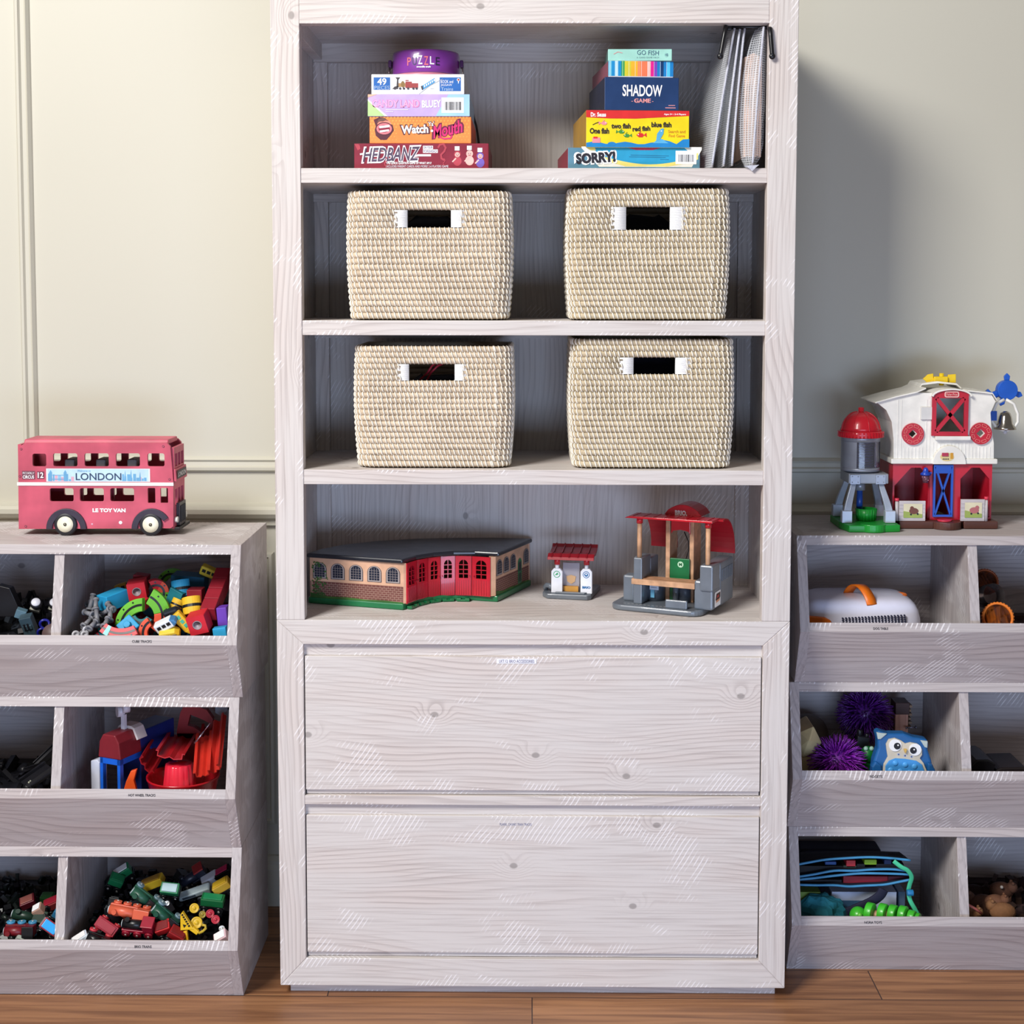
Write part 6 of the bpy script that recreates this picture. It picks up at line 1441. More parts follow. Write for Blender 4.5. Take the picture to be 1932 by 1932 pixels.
engine('crimson toy engine lying just below the orange one', Q5(770, 880, -.004), (35, 4, -4), tR, tR, tR, .064, boiler=BLKT, nw=3)
wagon('dark red wagon with lettered side at the left of the train pile', Q5(430, 870, .02), (60, 30, -10), tR, tR, P((190, 50, 56), .4), .050)
engine('small red-wheeled engine at the left front lip', Q5(330, 1005, -.006), (80, 20, 0), BLKT, BLKT, P((206, 60, 72), .4), .046, nw=2)
wagon('white-roofed car at the lip in the left corner', Q5(160, 1055, -.010), (10, -28, 20), P((226, 236, 248), .4), WHT, BLKT, .036)
wagon('green box wagon lying on the far left slope of the trains', Q5(620, 300, .15), (20, -30, 10), tG, WHT, BLKT, .040)
wagon('small green wagon below the far left green one', Q5(510, 385, .13), (30, 24, 10), tG, tG, BLKT, .032)
wagon('yellow tank wagon lying at the upper middle of the trains', Q5(955, 420, .10), (20, -24, -6), tY, P((170, 130, 40), .4), BLKT, .052)
engine('black engine with grey-blue wheels at the upper middle', Q5(840, 540, .055), (88, 38, 0), P((40, 90, 70), .4), BLKT, tGy, .060, nw=2)
engine('green engine with grey wheels in the centre of the pile', Q5(1070, 740, .015), (88, 40, 0), P((24, 80, 60), .4), BLKT, tGy, .060, nw=2)
wagon('green and silver wagon standing upright behind the centre', Q5(1125, 470, .07), (50, 6, 0), tG, P((160, 190, 196), .3), BLKT, .040)
wagon('dark green wagon at the right of the pile', Q5(1590, 620, .06), (20, 6, 0), P((24, 104, 56), .4), tG, BLKT, .050)
engine('black and red engine high at the back of the pile', Q5(1390, 350, .14), (24, -32, 10), P((30, 34, 48), .4), P((150, 40, 40), .4), BLKT, .058)
o = item('toy_van', 'white toy van at the back right of the pile', 'toy vehicle', G5, pose(Q5(1590, 340, .13), 20, -30, 10)); m = MB(); m.prism([(-.022, -.008), (.020, -.008), (.022, .002), (.012, .012), (-.022, .013)], 'y', -.011, .011); piece(m, 'van_body', P((222, 226, 238), .35), o, .003)
m = MB(); m.box(.006, .018, -.0118, -.0108, .001, .008); m.build('window', BLKT, o)
o = item('rail_bridge', 'long pale grey coach sloping across the back of the trains', 'toy train', G5, pose(Q5(1380, 490, .10), 30, -18, 0)); m = MB(); m.prism([(-.033, -.003), (-.030, -.006), (.030, -.006), (.034, -.012), (.036, .004), (.033, .007), (-.030, .004)], 'y', -.009, .009); piece(m, 'coach_body', P((196, 214, 218), .35), o, .002)
m = MB(); m.box(-.024, .004, -.0098, -.0088, -.002, .003); m.build('window_band', P((80, 90, 100), .3), o)
# yellow crane
o = item('toy_crane', 'yellow toy crane with hazard stripes in the front right of the pile', 'toy vehicle', G5, pose(Q5(1290, 850, -.016), 0, -18, 0))
m = MB(); m.prism([(-.012, -.006), (.014, -.012), (.010, .004), (.004, .028), (-.002, .024)], 'y', -.005, .005); piece(m, 'crane_cab', P((236, 190, 30), .38), o)
m = MB(); m.prism([(-.008, -.010), (.000, -.010), (-.006, -.044), (-.014, -.044)], 'y', -.004, .004); piece(m, 'boom', P((230, 176, 26), .38), o); m = MB(); m.prism([(.004, -.010), (.014, -.008), (.022, -.020), (.015, -.025)], 'y', -.004, .004); piece(m, 'boom', P((236, 190, 30), .38), o)
m = MB()
for i in range(6): z = -.004+i*.005; m.prism([(.006-.001*i, z), (.010-.0011*i, z+.001), (.009-.0011*i, z+.004), (.005-.001*i, z+.003)], 'y', -.0058, -.0048)
m.prism(circ(-.001, .001, .0042, 3), 'y', -.0058, -.0048); m.build('hazard_stripes', BLKT, o)
for i, (cx, cy, Y, r, mt, lb) in enumerate(((1385, 665, .02, .0095, tY, 'yellow wheel above the toy crane'), (1410, 825, -.004, .0115, tY, 'largest yellow wheel beside the toy crane'), (1475, 735, .02, .007, P((150, 130, 40), .4), 'dull yellow wheel right of the crane'), (1560, 725, .02, .0085, P((170, 30, 50), .4), 'red wheel right of the crane'), (1620, 790, .01, .0085, P((180, 40, 56), .4), 'lower red wheel right of the crane'), (1690, 890, -.01, .006, P((220, 220, 214), .2, metal=.6), 'silver hub shining in the right front of the pile'), (1085, 610, .03, .005, P((226, 226, 220), .2, metal=.6), 'silver hub in the middle of the pile'))):
    m = MB(); p = Q5(cx, cy, Y); Mq = pose(p, 62, 24, 0); m.lathe([(r*.9, -.003), (r, -.001), (r, .002), (r*.75, .0022), (r*.7, .0012), (r*.35, .0014), (r*.3, .003), (0, .0032)], 22, 0, Mq); tag(m.build('toy_disc', mt), lb, 'toy wheel', 'loose wheels on the train pile')
o = item('toy_hook', 'curved yellow crane hook near the right lip', 'toy part', G5, Matrix.Translation(Q5(1490, 920, -.02))); m = MB(); m.tube([(-.010, 0, -.004), (-.002, 0, 0), (.004, 0, .006), (.003, 0, .012), (-.003, 0, .013)], .0026, 8); m.build('hook', P((200, 170, 50), .4), o)
wagon('bright red wagon left of the crane', Q5(1070, 900, .0), (40, -20, 0), P((190, 30, 34), .4), P((120, 20, 24), .4), BLKT, .034)
wagon('maroon wagon below the bright red one', Q5(1180, 980, -.012), (30, 30, 0), P((150, 26, 30), .4), P((120, 20, 24), .4), BLKT, .036)
wagon('pink and white car at the right lip', Q5(1720, 1020, -.010), (30, -30, 0), P((226, 190, 196), .4), WHT, BLKT, .030)
wagon('yellow wagon cut off by the right wall of the compartment', Q5(1720, 450, .08), (20, -30, 0), P((210, 170, 60), .4), tY, BLKT, .040)
wagon('magenta-topped dark wagon in the back right corner', Q5(1740, 310, .13), (20, -30, 0), BLKT, P((200, 30, 90), .4), BLKT, .036)
beam('track_plank', 'thin tan track plank lying along the lip', (Q5(400, 1062, -.03), Q5(790, 1062, -.03)), .012, .006, [P((200, 150, 120), .5)], G5)
for i in range(11):
    rn = random.Random(40+i); cx = rn.uniform(380, 1700); cy = rn.uniform(430, 960); t = (1020-cy)/700
    f_ = wagon if i % 2 else engine
    f_('small black toy train lying among the coloured ones', Q5(cx, cy, -.02+.17*t)+Vector((0, .022, -.010)), (rn.uniform(0, 90), rn.uniform(-40, 40), rn.uniform(0, 180)), BLKT, P((30, 30, 36), .4), P((60, 66, 70), .35))
# left compartment
def Q6(cx, cy, Y): return at(30+cx/9.658, 1600+cy/9.658, Y)
heap('black mass of train undersides in the left half of the bottom bin', XL0-.006, XL1-.006, -.018, .262, .018, .104, .158, [BLKT, P((20, 30, 26), .4)], 12, 200, .014)
wagon('maroon box wagon at the back of the left train heap', Q6(260, 1030, .13), (30, -20, 10), P((120, 30, 46), .4), P((170, 100, 90), .4), BLKT, .034)
wagon('dull red wagon leaning on the divider', Q6(740, 1050, .11), (30, -24, 0), P((150, 50, 54), .4), tR, BLKT, .044)
wagon('dark green round-topped wagon in the left train heap', Q6(590, 1000, .13), (10, 0, 0), P((24, 70, 30), .4), P((24, 70, 30), .4), BLKT, .030)
engine('long dark green engine lying across the left train heap', Q6(240, 1300, .06), (40, 12, 0), P((30, 56, 44), .4), P((30, 56, 44), .4), BLKT, .07)
wagon('bright blue topped wagon with a maroon band near the divider', Q6(620, 1440, .0), (60, 36, 0), P((150, 40, 56), .4), P((50, 170, 240), .35), BLKT, .040)
wagon('teal wagon cut off by the divider', Q6(810, 1270, .03), (20, 30, 0), P((50, 120, 160), .4), tB, BLKT, .036)
engine('engine with three sky blue wheels at the left edge', Q6(90, 1480, .0), (86, 0, 0), P((120, 20, 30), .4), BLKT, P((70, 150, 190), .35), .060, nw=3)
wagon('white and tan car in the middle of the left train heap', Q6(470, 1190, .06), (20, -30, 0), P((190, 150, 130), .4), WHT, BLKT, .022)
wagon('small grey car at the left lip', Q6(100, 1740, -.012), (20, 20, 0), P((150, 156, 150), .4), P((180, 190, 180), .4), BLKT, .026)
wagon('cream-cornered car at the lip beside the divider', Q6(780, 1770, -.012), (20, -20, 0), P((190, 180, 140), .4), BLKT, BLKT, .022)
for a, b in (((150, 1690), (350, 1580)), ((310, 1770), (490, 1700))):
    beam('coupling_chain', 'thin silver coupling bar lying at the left lip', (Q6(*a, -.012), Q6(*b, -.008)), .003, .003, [P((170, 170, 170), .3, metal=.7)], G5)
# ------------------------------------------------------------------ right-hand bins
YR = .1315; XR0 = XRs[0]+BT; XR1 = XRs[0]+(BW-BT)/2
def Q7(cx, cy, Y): return at(1480+cx/4.274, 970+cy/4.274, Y)
# white carrier with orange strap handle
zf = .6036+.0172
a = Q7(205, 700, .150); b = Q7(1128, 880, .165); xc0, xc1 = XR0+.004, b.x; ztop = Q7(700, 660, .2).z
cr_ = thing('carrier_case', 'white rounded carry case with orange strap handle and small vent holes', 'carry case', None, (0, 0, zf))
CW = P((226, 226, 244), .3, coat=.3, var=.02); OR = P((246, 122, 20), .4)
h = ztop-zf; m = MB(); n = 44; vs = []; fs = []; lev = [(0, .97), (.12*h, 1.0), (.50*h, 1.0), (.70*h, .985), (.82*h, .945), (.905*h, .88), (.96*h, .79), (.99*h, .66), (h, .40), (h, .0001)]
cxx, cyy = (xc0+xc1)/2, .235; hx, hy = (xc1-xc0)/2, .088
for z, s in lev:
    for i in range(n):
        t = 2*pi*i/n; e = .42; c, d = cos(t), sin(t)
        vs.append((cxx + (hx-hy*(1-s)*1.1 if s > .01 else 0)*(abs(c)**e)*(1 if c > 0 else -1), cyy + hy*(abs(d)**e)*(1 if d > 0 else -1)*s, z))
for j in range(len(lev)-1):
    for i in range(n): fs.append((j*n+i, j*n+(i+1) % n, (j+1)*n+(i+1) % n, (j+1)*n+i))
fs.append(tuple(range(n))[::-1]); m.add(vs, fs, 0, None, True); m.build('shell', CW, cr_)
m = MB()
for r_ in range(4):
    for k in range(20):
        q = Q7(472+k*26.2+r_*2, 843-r_*-1*0+r_*17-k*1.3, cyy-hy-.001); m.cyl((q.x, cyy-hy-.0006, q.z-zf), (q.x, cyy-hy+.003, q.z-zf), .0019, n=8)
m.build('vent_holes', P((40, 44, 70), .5), cr_)['kind'] = 'stuff'
m = MB(); w = .0105
pA, pB = Q7(508, 650, .235), Q7(705, 730, .160); n = 16; vs = []; fs = []
for i in range(n+1):
    t = i/n; p = pA.lerp(pB, t); zz = (1-t)*(pA.z-zf)+t*(pB.z-zf); z = zz + .030*sin(pi*min(1, t*1.0))**.7*(1.0) ; tn = .0016
    for dx, dz in ((-w, tn), (w, tn), (w, -tn), (-w, -tn)): vs.append((p.x+dx, p.y+.2*dx, z+dz))
for i in range(n):
    for k in range(4): fs.append((i*4+k, i*4+(k+1) % 4, (i+1)*4+(k+1) % 4, (i+1)*4+k))
fs += [(3, 2, 1, 0), tuple(n*4+k for k in range(4))]; m.add(vs, fs, 0, None, True); m.build('strap_handle', OR, cr_)
c = Q7(865, 655, .235); m = MB(); m.lathe([(.030, -.004), (.032, .002), (.030, .0045), (.025, .004), (.023, -.002), (.023, -.006)], 36, 0, Matrix.Translation((c.x, .235, c.z-zf)) @ Matrix.Diagonal((1, .75, 1, 1))); m.build('orange_collar', OR, cr_)
c0, c1 = Q7(212, 880, .146), Q7(400, 880, .146); zt_ = Q7(212, 828, .146).z-zf; m = MB(); m.prism([(XR0+.002, .06), (c1.x, .06), (c1.x-.006, zt_-.008), (c1.x-.018, zt_-.002), (XR0+.002, zt_+.002)], 'y', .1445, .156); m.build('orange_buckle', OR, cr_, bevel=.002)
g = MB(); 
for s_, x_, y_ in (('Paw', 330, 668), ('pals', 400, 676)): q = Q7(x_, y_, .19); g.text(s_, q.x-.012, q.y-.01+.003, q.x+.008, q.y+.010, h+.0022, 0, M=Matrix.Identity(4)) if False else None
# jars with orange lids in the next compartment
JR = P((120, 70, 60), .15, trans=.6); LO = P((226, 96, 24), .4); CLR = P((226, 206, 200), .05, trans=.95, var=.01)
def jar(label, p, d, r, L_, lid, glass, ribs=True):
    d = Vector(d).normalized(); M = Matrix.Translation(p) @ d.to_track_quat('Z', 'Y').to_matrix().to_4x4(); o = item('play_jar', label, 'jar', 'toy jars in the top right bin', M)
    if glass: m = MB(); m.lathe([(r*.93, -L_), (r*.93, 0), (r*.90, 0), (r*.90, -L_+.002), (0, -L_+.002)], 32, 0); m.build('clear_cup', glass, o)
    if lid:
        m = MB(); m.lathe([(r, -.012), (r, .001), (r*.93, .002), (r*.86, .001), (r*.86, -.006)], 36, 0)
        if ribs:
            for i in range(30): a_ = 2*pi*i/30; m.box(-.0012, .0012, -.0008, .0010, -.011, .0005, 0, Matrix.Rotation(a_, 4, 'Z') @ Matrix.Translation((0, r, 0)))
        m.build('screw_ring', lid, o); MB().lathe([(r*.86, -.006), (0, -.006)], 28, 0).build('inner_disc', P((110, 56, 44), .4), o)
    return o
jar('open orange screw lid at the front of the jars', Q7(1722, 835, .13), (-.12, -1, .25), .031, .03, P((240, 130, 40), .4), None)
jar('clear empty cup lying above the orange screw lid', Q7(1690, 650, .19), (.1, -1, .28), .025, .06, None, CLR)
jar('brown-orange jar lying deepest among the jars', Q7(1620, 545, .26), (-.1, -1, .3), .027, .05, P((150, 70, 24), .45), JR)
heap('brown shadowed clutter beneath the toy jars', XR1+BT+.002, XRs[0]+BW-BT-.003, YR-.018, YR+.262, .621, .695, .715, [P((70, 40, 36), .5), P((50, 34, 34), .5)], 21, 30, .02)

# ---- fidget toys
def Q8(cx, cy, Y): return at(1480+cx/4.274, 1270+cy/4.274, Y)
zF = .3018+.0172
XS0 = XRs[1]+BT; XS1 = XRs[1]+(BW-BT)/2
SPK = P((116, 30, 160), .4, coat=.2, var=.1)
def spiky(label, c, r, L_, seed, mat):
    o = thing('spiky_ball', label, 'spiky ball', 'purple spiky balls', tuple(c)); MB().ball((0, 0, 0), r, 0, 24).build('core', mat, o); m = MB(); rn = random.Random(seed); N = 620
    for i in range(N):
        z = 1-2*(i+.5)/N; ph_ = i*2.39996; q = sqrt(1-z*z); d = Vector((q*cos(ph_), q*sin(ph_), z)); d = (d+Vector([rn.uniform(-.08, .08) for _ in range(3)])).normalized()
        s = d.orthogonal().normalized()*rn.uniform(-.006, .006); l = L_*rn.uniform(.8, 1.05)
        pts = [d*r*.96, d*(r+l*.5)+s*.6+Vector((0, 0, -.0012)), d*(r+l)+s*1.7+Vector((0, 0, -.005))]
        m.tube(pts, .0012, 4, rs=[.0017, .0011, .0006])
    m.build('spikes', mat, o)['kind'] = 'stuff'; return o
spiky('purple spiky ball at the back, touching the top of the opening', Q8(650, 320, .315), .034, .030, 1, P((104, 30, 150), .4, coat=.2, var=.1))
spiky('brighter purple spiky ball at the front lip', Q8(430, 720, .185), .034, .030, 2, P((150, 40, 186), .4, coat=.2, var=.1))
# blue owl
OB = P((26, 96, 160), .42); c = Q8(955, 640, .135)
f = Fr(c.x, .135, 0, 0); f.o.z = zF
def ow(cx, cy): 
    q = Q8(cx, cy, .135); return (q.x-c.x, q.z-zF)
ol_ = thing('owl_popper', 'blue toy owl with big white eyes and a pale blue bubble belly', 'fidget toy', None, (c.x, .135, zF), (0, 0, 0))
def lump(pts, y0, y1, k=1.0): return MB().prism(pts, 'y', y0, y1)
zl = .060
body = [ow(*p) for p in ((700, 800), (712, 700), (745, 600), (745, 540), (728, 470), (760, 458), (830, 480), (960, 480), (1040, 510), (1100, 520), (1150, 530), (1155, 570), (1150, 610), (1180, 700), (1200, 800))]; body = [(body[0][0]+.004, zl+.02), body[0]] + body[1:] + [(body[-1][0]-.004, zl+.02), (body[-1][0]-.02, zl), (body[0][0]+.02, zl)]
MB().prism(body, 'y', -.008, .020).build('blue_body', OB, ol_, bevel=.005, seg=3)
for pts in (((735, 468), (818, 478), (768, 520), (745, 522)), ((1085, 530), (1145, 538), (1142, 592), (1120, 585))): MB().prism([ow(*p) for p in pts], 'y', -.0105, -.004).build('ear_patch', P((190, 204, 200), .5), ol_, bevel=.001)
face = [ow(*p) for p in ((812, 600), (808, 560), (830, 520), (880, 510), (930, 530), (965, 555), (1005, 545), (1060, 555), (1098, 600), (1098, 645), (1080, 672), (1110, 710), (1135, 770), (1135, 800), (1130, 900), (785, 890), (782, 800), (790, 720), (822, 662))]
MB().prism([(x, max(z, zl+.003)) for x, z in face], 'y', -.0125, -.006).build('cream_face', P((214, 204, 184), .5), ol_, bevel=.001)
for ex, ey in ((880, 565), (1040, 600)):
    p = ow(ex, ey); o = MB().cyl((p[0], -.0122, p[1]), (p[0], -.0145, p[1]), .0125, n=26).build('eye_white', WHT, ol_); q = ow(ex+15 if ex < 1000 else ex-16, ey+5); MB().cyl((q[0], -.0144, q[1]), (q[0], -.0156, q[1]), .0068, n=22).build('pupil', BLK, o); MB().cyl((q[0]+.0015, -.0155, q[1]+.002), (q[0]+.0015, -.0160, q[1]+.002), .0017, n=10).build('glint', WHT, o)
p = ow(960, 605); MB().prism([(p[0]-.0035, p[1]+.003), (p[0]+.0035, p[1]+.003), (p[0]+.001, p[1]-.005), (p[0]-.001, p[1]-.005)], 'y', -.018, -.012).build('beak', P((220, 180, 90), .45), ol_, bevel=.001)
m = MB()
for ex, ey in ((908, 640), (960, 650), (1012, 658)): p = ow(ex, ey); m.disc(p[0], p[1], .0032, -.0128, 0, sz=.8); m.disc(p[0], p[1], .0016, -.0131, 1)
m.build('small_buttons', [P((186, 196, 216), .5), P((70, 80, 130), .5)], ol_)
bel = [ow(*p) for p in ((800, 800), (802, 730), (830, 690), (880, 670), (960, 675), (1050, 690), (1095, 720), (1118, 780), (1118, 900), (810, 890))]; MB().prism([(x, max(z, zl+.005)) for x, z in bel], 'y', -.0145, -.010).build('bubble_panel', P((70, 156, 226), .4), ol_, bevel=.001)
for ex, ey in ((880, 708), (960, 722), (1035, 735), (843, 765), (920, 775), (993, 785), (1075, 795)):
    p = ow(ex, ey); m = MB(); m.ball((p[0], -.0140, p[1]), .0062, 0, 14, sy=.5); m.build('bubble', P((84, 170, 236), .35), ol_)
for s, pts in ((0, ((700, 800), (690, 740), (722, 690), (770, 730), (780, 790), (760, 830), (710, 830))), (1, ((1140, 700), (1180, 720), (1215, 790), (1200, 830), (1140, 810)))): MB().prism([ow(*p) for p in pts], 'y', -.014, .004).build('wing', OB, ol_, bevel=.004)
# cream polyhedron, brown dome, wood block, frog, black toy, pin
m = MB(); q = lambda x, y, Y: Q8(x, y, Y)
v_ = [q(120, 480, .20), q(235, 430, .19), q(300, 560, .20), q(245, 640, .20), q(145, 690, .20), q(118, 600, .20)]; v_ = [Vector((max(v.x, XS0+.003), v.y, v.z)) for v in v_]; ce = q(200, 545, .168)
bk = [Vector((v.x, .27, v.z)) for v in v_]; bc_ = Vector((ce.x, .31, ce.z)); m.add(v_+[ce]+bk+[bc_], [(i, (i+1) % 6, 6) for i in range(6)] + [(i, 7+i, 7+(i+1) % 6, (i+1) % 6) for i in range(6)] + [(7+(i+1) % 6, 7+i, 13) for i in range(6)])
cp = item('faceted_block', 'cream faceted block behind the front spiky ball', 'toy block', None, Matrix.Identity(4)); m.build('block', P((236, 214, 160), .5), cp, bevel=.003)
MB().box(XS0+.004, v_[2].x-.005, .20, .27, zF, min(v.z for v in v_)+.003).build('block_foot', P((226, 204, 150), .5), cp)
m = MB(); p = q(190, 430, .345); m.ball((max(p.x, XS0+.048), .345, p.z-.018), .045, 0, 22, sz=1.0); m.cyl((max(p.x, XS0+.048), .345, zF), (max(p.x, XS0+.048), .345, p.z-.02), .03, n=20); tag(m.build('brown_dome_toy', P((104, 92, 80), .6)), 'dull brown domed toy in the back left corner of the fidget bin', 'toy')
a, b = q(872, 475, .33), q(980, 312, .33); wb = thing('wooden_block', 'pale wooden block with curved grain and dark brown top, leaning at the back', 'toy block', None, (0, 0, 0))
MB().box(a.x, b.x, .31, .35, zF, b.z).build('pale_wood', wood('end_grain_wood', 'z', (222, 170, 150), (160, 104, 90), 0, 0), wb, bevel=.001); t_ = q(980, 218, .33); MB().box(a.x, b.x+.002, .308, .352, b.z, t_.z).build('brown_top', P((74, 40, 34), .5), wb, bevel=.001)
g_ = MB(); x = b.x+.002
for i in range(6): z = b.z-.03+i*.009; g_.box(x-.001, x+.004+.002*(i % 2), .31, .335, z, z+.005)
g_.build('picture_edge', P((150, 120, 90), .5), wb)
a, b = q(985, 440, .30), q(1055, 437, .30); m = MB(); m.tube([a, b], .0016, 8); m.cyl(b, b+Vector((.002, 0, 0)), .004, n=10); m.cyl(a-Vector((.002, 0, 0)), a, .003, n=10); tag(m.build('metal_pin', P((150, 150, 170), .25, metal=.8)), 'short metal pin sticking out beside the wooden block', 'pin')
c = q(672, 620, .20); fg = thing('toy_frog', 'small green toy frog between the front spiky ball and the owl', 'toy frog', None, (c.x, .20, c.z)); MB().ball((0, 0, -.010), .0155, 0, 18, sx=1, sz=1.2).build('body', P((20, 120, 50), .4), fg)
m = MB(); 
for s in (-1, 1): m.ball((s*.006, -.009, .006), .0050, 0, 12)
m.build('eyes', P((170, 210, 190), .3), fg); MB().box(-.010, .010, -.008, .012, zF-c.z, -.018).build('base', P((20, 100, 44), .4), fg)
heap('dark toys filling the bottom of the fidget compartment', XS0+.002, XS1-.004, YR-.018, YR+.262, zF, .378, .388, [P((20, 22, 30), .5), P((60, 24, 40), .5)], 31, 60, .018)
o = item('black_figure', 'black knobbly toy in front of the back spiky ball', 'toy', None, pose(q(625, 525, .235), 0, 10, 0)); m = MB(); m.box(-.012, .014, -.01, .01, -.030, .006); m.cyl((-.006, 0, .004), (-.008, 0, .018), .006, n=12); m.cyl((.008, 0, .004), (.010, 0, .012), .005, n=12); piece(m, 'body', cK, o, .002)
# black things in the neighbour compartment
def blob(name, label, cat, pts, Y, th, mat, group=None, zfl=None, bev=.003):
    p = [Q8(*a_, Y) for a_ in pts] if zfl is None else [zfl(*a_, Y) for a_ in pts]
    return tag(MB().prism([(v.x, v.z) for v in p], 'y', Y, Y+th).build(name, mat, bevel=bev), label, cat, group)
blob('black_toy', 'black angular toy lying low in the otherwise empty compartment', 'toy', ((1450, 930), (1455, 800), (1550, 700), (1650, 700), (1705, 730), (1690, 800), (1700, 930)), .17, .10, cK)
blob('black_tray', 'flat black tray beside the black angular toy', 'tray', ((1700, 930), (1700, 780), (1750, 765), (1950, 760), (1950, 930)), .18, .10, P((30, 22, 24), .5))

# ---- bottom right bin
def Q9(cx, cy, Y): return at(1480+cx/4.274, 1540+cy/4.274, Y)
zG = .0172; XT0 = XRs[2]+BT; XT1 = XRs[2]+(BW-BT)/2
PIPE = P((70, 150, 200), .45); NAVY = P((16, 24, 48), .85, bump=.4, scale=90)
def pouchfold(label, top, bot, Y, dep, fill):
    "zipped soft pouch lying flat, seen at its gaping front edge: upper and lower rims piped"
    o = thing('zip_pouch', label, 'pouch', 'soft zipped pouches with light blue piping', (0, 0, 0))
    T_ = [Q9(*p, Y) for p in top]; B_ = [Q9(*p, Y) for p in bot]; T_ = [Vector((max(v.x, XT0+.004), v.y, v.z)) for v in smooth(T_)]; B_ = [Vector((max(v.x, XT0+.004), v.y, v.z)) for v in smooth(B_)]
    for nm, row, dz in (('upper_flap', T_, 0), ('lower_flap', B_, 0)):
        m = MB(); vs = []; fs = []; n = len(row); K = 5
        for k in range(K+1):
            t = k/K
            for v in row: 
                mid_ = (T_[0].z+B_[0].z)/2; z = v.z*(1-t)+ (mid_+(v.z-mid_)*.3)*t; vs.append((v.x, v.y+dep*t, z))
        for k in range(K):
            for i in range(n-1): fs.append((k*n+i, k*n+i+1, (k+1)*n+i+1, (k+1)*n+i))
        m.add(vs, fs, 0, None, True); fl_ = m.build(nm, NAVY, o); s = fl_.modifiers.new('Solidify', 'SOLIDIFY'); s.thickness = .0025
        m = MB(); m.tube(row, .0026, 8); m.build('piping', PIPE, fl_)
    m = MB()
    for (x0, x1, y0, y1, mi) in fill:
        a_ = Q9(x0, y1, Y+.02); b_ = Q9(x1, y0, Y+.02); m = MB().box(max(a_.x, XT0+.005), b_.x, Y+.015, Y+.05, a_.z, b_.z); m.build('insert', mi, o, bevel=.001)
    return o
pouchfold('upper zipped pouch with light blue piping and red and lime clips inside', ((95, 392), (200, 372), (330, 350), (500, 338), (680, 330), (850, 338), (1015, 355)), ((100, 490), (230, 470), (400, 440), (560, 440), (700, 430), (860, 428), (990, 440)), .17, .09,
          ((495, 570, 350, 405, P((200, 50, 60), .5)), (640, 740, 345, 415, P((150, 200, 40), .5)), (470, 578, 392, 428, P((60, 66, 60), .4)), (325, 415, 360, 385, P((30, 80, 150), .5)), (110, 470, 395, 460, P((14, 18, 26), .7)), (580, 960, 380, 430, P((14, 18, 30), .7)), (800, 860, 345, 380, P((24, 50, 100), .6))))
pouchfold('lower zipped pouch with light blue piping and a red insert', ((105, 512), (230, 500), (400, 480), (600, 462), (800, 462), (1000, 470), (1030, 485)), ((105, 552), (250, 556), (400, 556), (520, 566), (640, 560), (800, 552), (920, 530), (1032, 508)), .165, .09,
          ((470, 830, 478, 545, P((150, 24, 44), .5)), (830, 1000, 478, 520, P((90, 20, 44), .5)), (120, 460, 505, 545, P((18, 22, 34), .7))))
m = MB(); pts = [Q9(*p, .155) for p in ((880, 362), (940, 405), (990, 432), (1025, 490), (1012, 560), (1005, 610), (1015, 680), (1050, 745), (1072, 790))]
ls = thing('lanyard', 'mint green lanyard strap with blue toggle hanging down the right side of the pouches', 'strap', None, (0, 0, 0)); m.tube(smooth([v+Vector((0, -.004*sin(i), 0)) for i, v in enumerate(pts)]), .0048, 8, flat=.25); m.build('strap', P((70, 200, 150), .5), ls)
q_ = Q9(1012, 612, .155); m = MB(); m.cyl((q_.x-.007, .152, q_.z), (q_.x+.006, .152, q_.z), .0065, n=14); m.build('toggle', P((40, 130, 190), .35), ls, bevel=.001)
a, b = Q9(380, 720, .19), Q9(905, 612, .19); wbx = thing('white_box', 'white cardboard box under the zipped pouches', 'box', None, (0, 0, 0)); MB().box(a.x, b.x, .19, .33, zG, b.z).build('carton', P((190, 200, 226), .55), wbx, bevel=.001)
g = MB(); a2, b2 = Q9(440, 735, .19), Q9(700, 680, .19); g.flat(rect(a2.x, b2.x, a2.z, b2.z), .1896, 0); g.build('printed_panel', P((70, 110, 150), .5), wbx)
a, b = Q9(912, 760, .20), Q9(975, 610, .20); tag(MB().box(a.x+.001, b.x, .20, .30, zG, b.z).build('clear_box', P((120, 150, 190), .15, trans=.5, var=.01), bevel=.001), 'small clear plastic box right of the white box', 'box')
m = MB(); p = [Q9(*v, .150) for v in ((505, 775), (600, 735), (700, 690), (770, 640), (800, 590))]; m.tube(smooth(p), .0105, 8, flat=.3); tag(m.build('dark_strap', P((18, 20, 50), .8, bump=.3)), 'dark navy strap running diagonally across the white box', 'strap')
m = MB(); n_, k_ = 26, 12; vs = []; fs = []; ca = Q9(310, 760, .150)
for j in range(k_+1):
    for i in range(n_):
        a_ = 2*pi*i/n_; t = pi*j/k_; d = Vector((sin(t)*cos(a_), sin(t)*sin(a_), cos(t))); nz = 1+.30*noise.noise(d*1.9+Vector((3, 1, 2)))+.12*noise.noise(d*5)
        x = ca.x+d.x*.049*nz; vs.append((max(x, XT0+.002), .165+d.y*.034*nz, max(zG+.0006, ca.z-.012+d.z*.040*nz)))
for j in range(k_):
    for i in range(n_): fs.append((j*n_+i, j*n_+(i+1) % n_, (j+1)*n_+(i+1) % n_, (j+1)*n_+i))
m.add(vs, fs, 0, None, False); tag(m.build('teal_cloth', P((30, 120, 136), .85, bump=.3, scale=40)), 'crumpled teal cloth at the front left of the bottom bin', 'cloth')
ct = thing('caterpillar_toy', 'bright green segmented wooden caterpillar at the front of the bottom bin', 'toy', None, (0, 0, 0)); GC = P((70, 200, 50), .38, coat=.2)
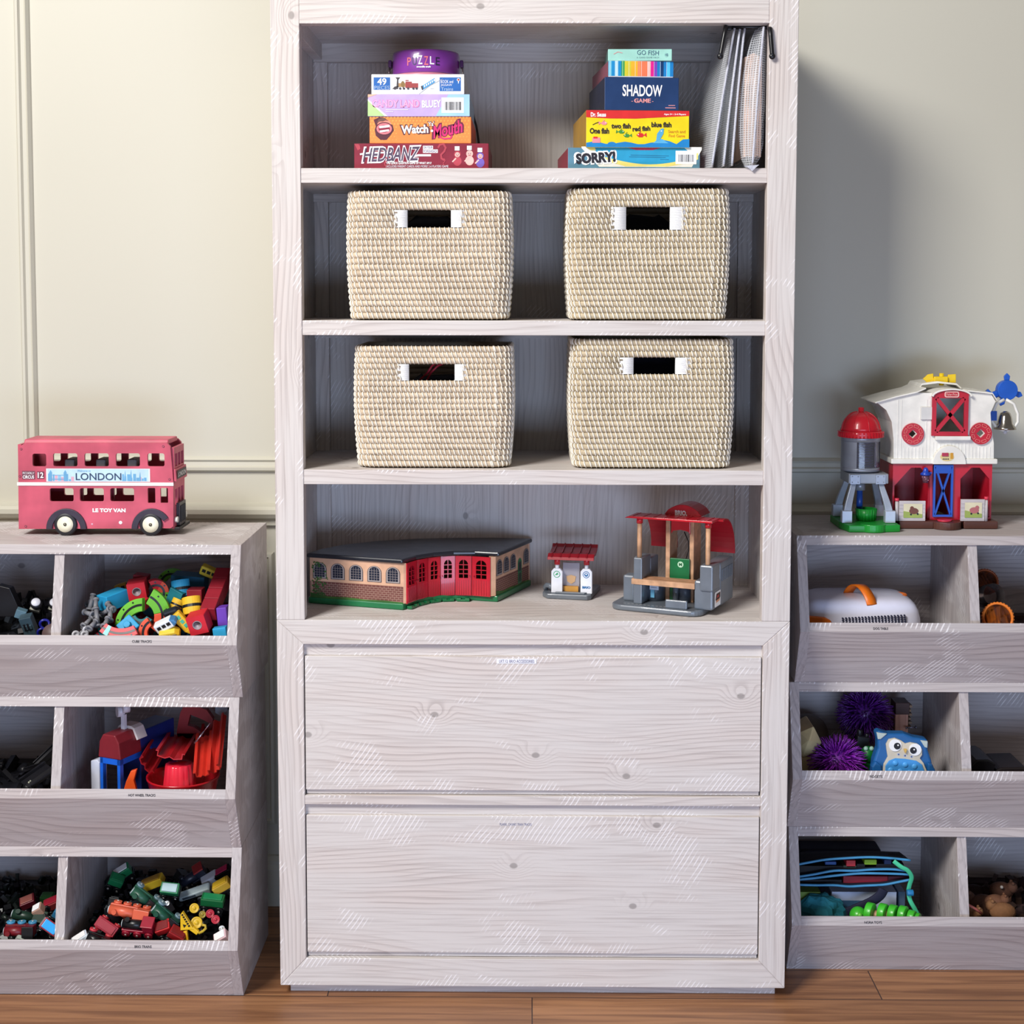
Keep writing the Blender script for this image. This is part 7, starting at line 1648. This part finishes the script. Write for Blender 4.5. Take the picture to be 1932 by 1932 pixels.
for i, (x, y0, y1) in enumerate(((695, 705, 860), (798, 712, 860), (880, 722, 865), (960, 730, 870), (1030, 765, 880), (1068, 785, 885))):
    a, b = Q9(x, y0, .125), Q9(x, y1, .125); r = (a.z-b.z)/2; c_ = (a.z+b.z)/2; yaw_ = .35
    MB().cyl((a.x-.006, .132, c_), (a.x+.006, .124, c_), r, n=28).build('green_disc', GC, ct, bevel=.0015)
for x in (745, 838): a = Q9(x, 795, .13); MB().cyl((a.x-.006, .131, a.z), (a.x+.006, .125, a.z), .010, n=20).build('wooden_bead', BEECH, ct, bevel=.001)
a = Q9(600, 800, .13); m = MB(); m.ball((a.x, .135, a.z-.002), .018, 0, 20); m.build('head', GC, ct); MB().ball((a.x-.001, .117, a.z+.006), .005, 0, 12).build('nose', P((120, 220, 80), .4), ct)
for x in (0,): MB().cyl((Q9(600, 800, .13).x, .130, Q9(600, 800, .13).z), (Q9(1060, 830, .125).x, .126, Q9(1060, 830, .125).z), .003, n=8).build('cord', P((200, 190, 160), .6), ct)
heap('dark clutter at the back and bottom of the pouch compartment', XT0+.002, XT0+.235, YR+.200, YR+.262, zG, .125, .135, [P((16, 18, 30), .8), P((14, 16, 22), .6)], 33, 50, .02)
m = MB(); a, b = Q9(130, 320, .338), Q9(780, 268, .338); m.box(a.x, b.x, .338, .392, zG+.115, b.z); tag(m.build('dark_case', P((14, 18, 46), .7), bevel=.004), 'dark navy case lying on top at the very back of the pouches', 'case')
a, b = Q9(118, 700, .17), Q9(300, 628, .17); tag(MB().box(max(a.x, XT0+.003), b.x, .18, .22, zG+.06, b.z).build('lime_edged_book', P((120, 150, 60), .5), bevel=.001), 'lime-edged book above the teal cloth', 'book')
# brown soft toys in the last compartment
BRW = P((92, 58, 42), .85, bump=.6, scale=120); BRW2 = P((134, 92, 58), .85, bump=.6, scale=120); BRK2 = P((50, 30, 30), .9, bump=.5, scale=120)
GB = 'brown animal toys in the bottom right bin'
def critter(label, p, s, mat, rot=0, sx=1.0, ears=True):
    o = item('brown_animal', label, 'toy animal', GB, pose(p, 0, 0, rot)); m = MB(); m.ball((0, 0, 0), s, 0, 18, sx=1.25*sx, sy=.9, sz=.85); m.ball((s*.95*sx, -s*.35, s*.45), s*.55, 0, 14); m.build('body', mat, o)
    m = MB()
    for y in (-.3, .3): m.ball((s*.95*sx, -s*.35+y*s, s*.95), s*.18, 0, 8)
    m.build('ears', mat, o); m = MB()
    for x in (-.8, .7):
        for y in (-.4, .4): m.cyl((x*s, y*s, -s*.3), (x*s*1.05, y*s, -s*1.05), s*.2, n=10)
    m.build('legs', mat, o); return o
critter('near-black animal toy at the back of the brown toys', Q9(1520, 640, .28), .028, BRK2)
critter('brown animal toy with a bead eye, highest at the right', Q9(1745, 600, .26), .022, BRW)
critter('largest dark brown animal toy in the middle of the compartment', Q9(1600, 730, .20), .030, BRW, 180)
critter('tan-brown animal toy low at the front', Q9(1490, 790, .135), .018, BRW2)
critter('tan animal toy at the right front', Q9(1760, 770, .15), .022, BRW2, 180)
critter('mid-brown animal toy behind the right front one', Q9(1700, 690, .17), .018, P((110, 70, 46), .85, bump=.6, scale=120))
tag(MB().ball(Q9(1752, 572, .238), .0036, 0, 12).build('bead', P((210, 200, 190), .3)), 'pale bead shining on the highest brown toy', 'bead')
m = MB(); m.tube([Q9(*v, .12) for v in ((1405, 700), (1480, 712), (1545, 750), (1590, 785))], .0028, 8); tag(m.build('striped_stick', P((170, 90, 80), .5)), 'thin reddish stick lying across the brown toys', 'stick')
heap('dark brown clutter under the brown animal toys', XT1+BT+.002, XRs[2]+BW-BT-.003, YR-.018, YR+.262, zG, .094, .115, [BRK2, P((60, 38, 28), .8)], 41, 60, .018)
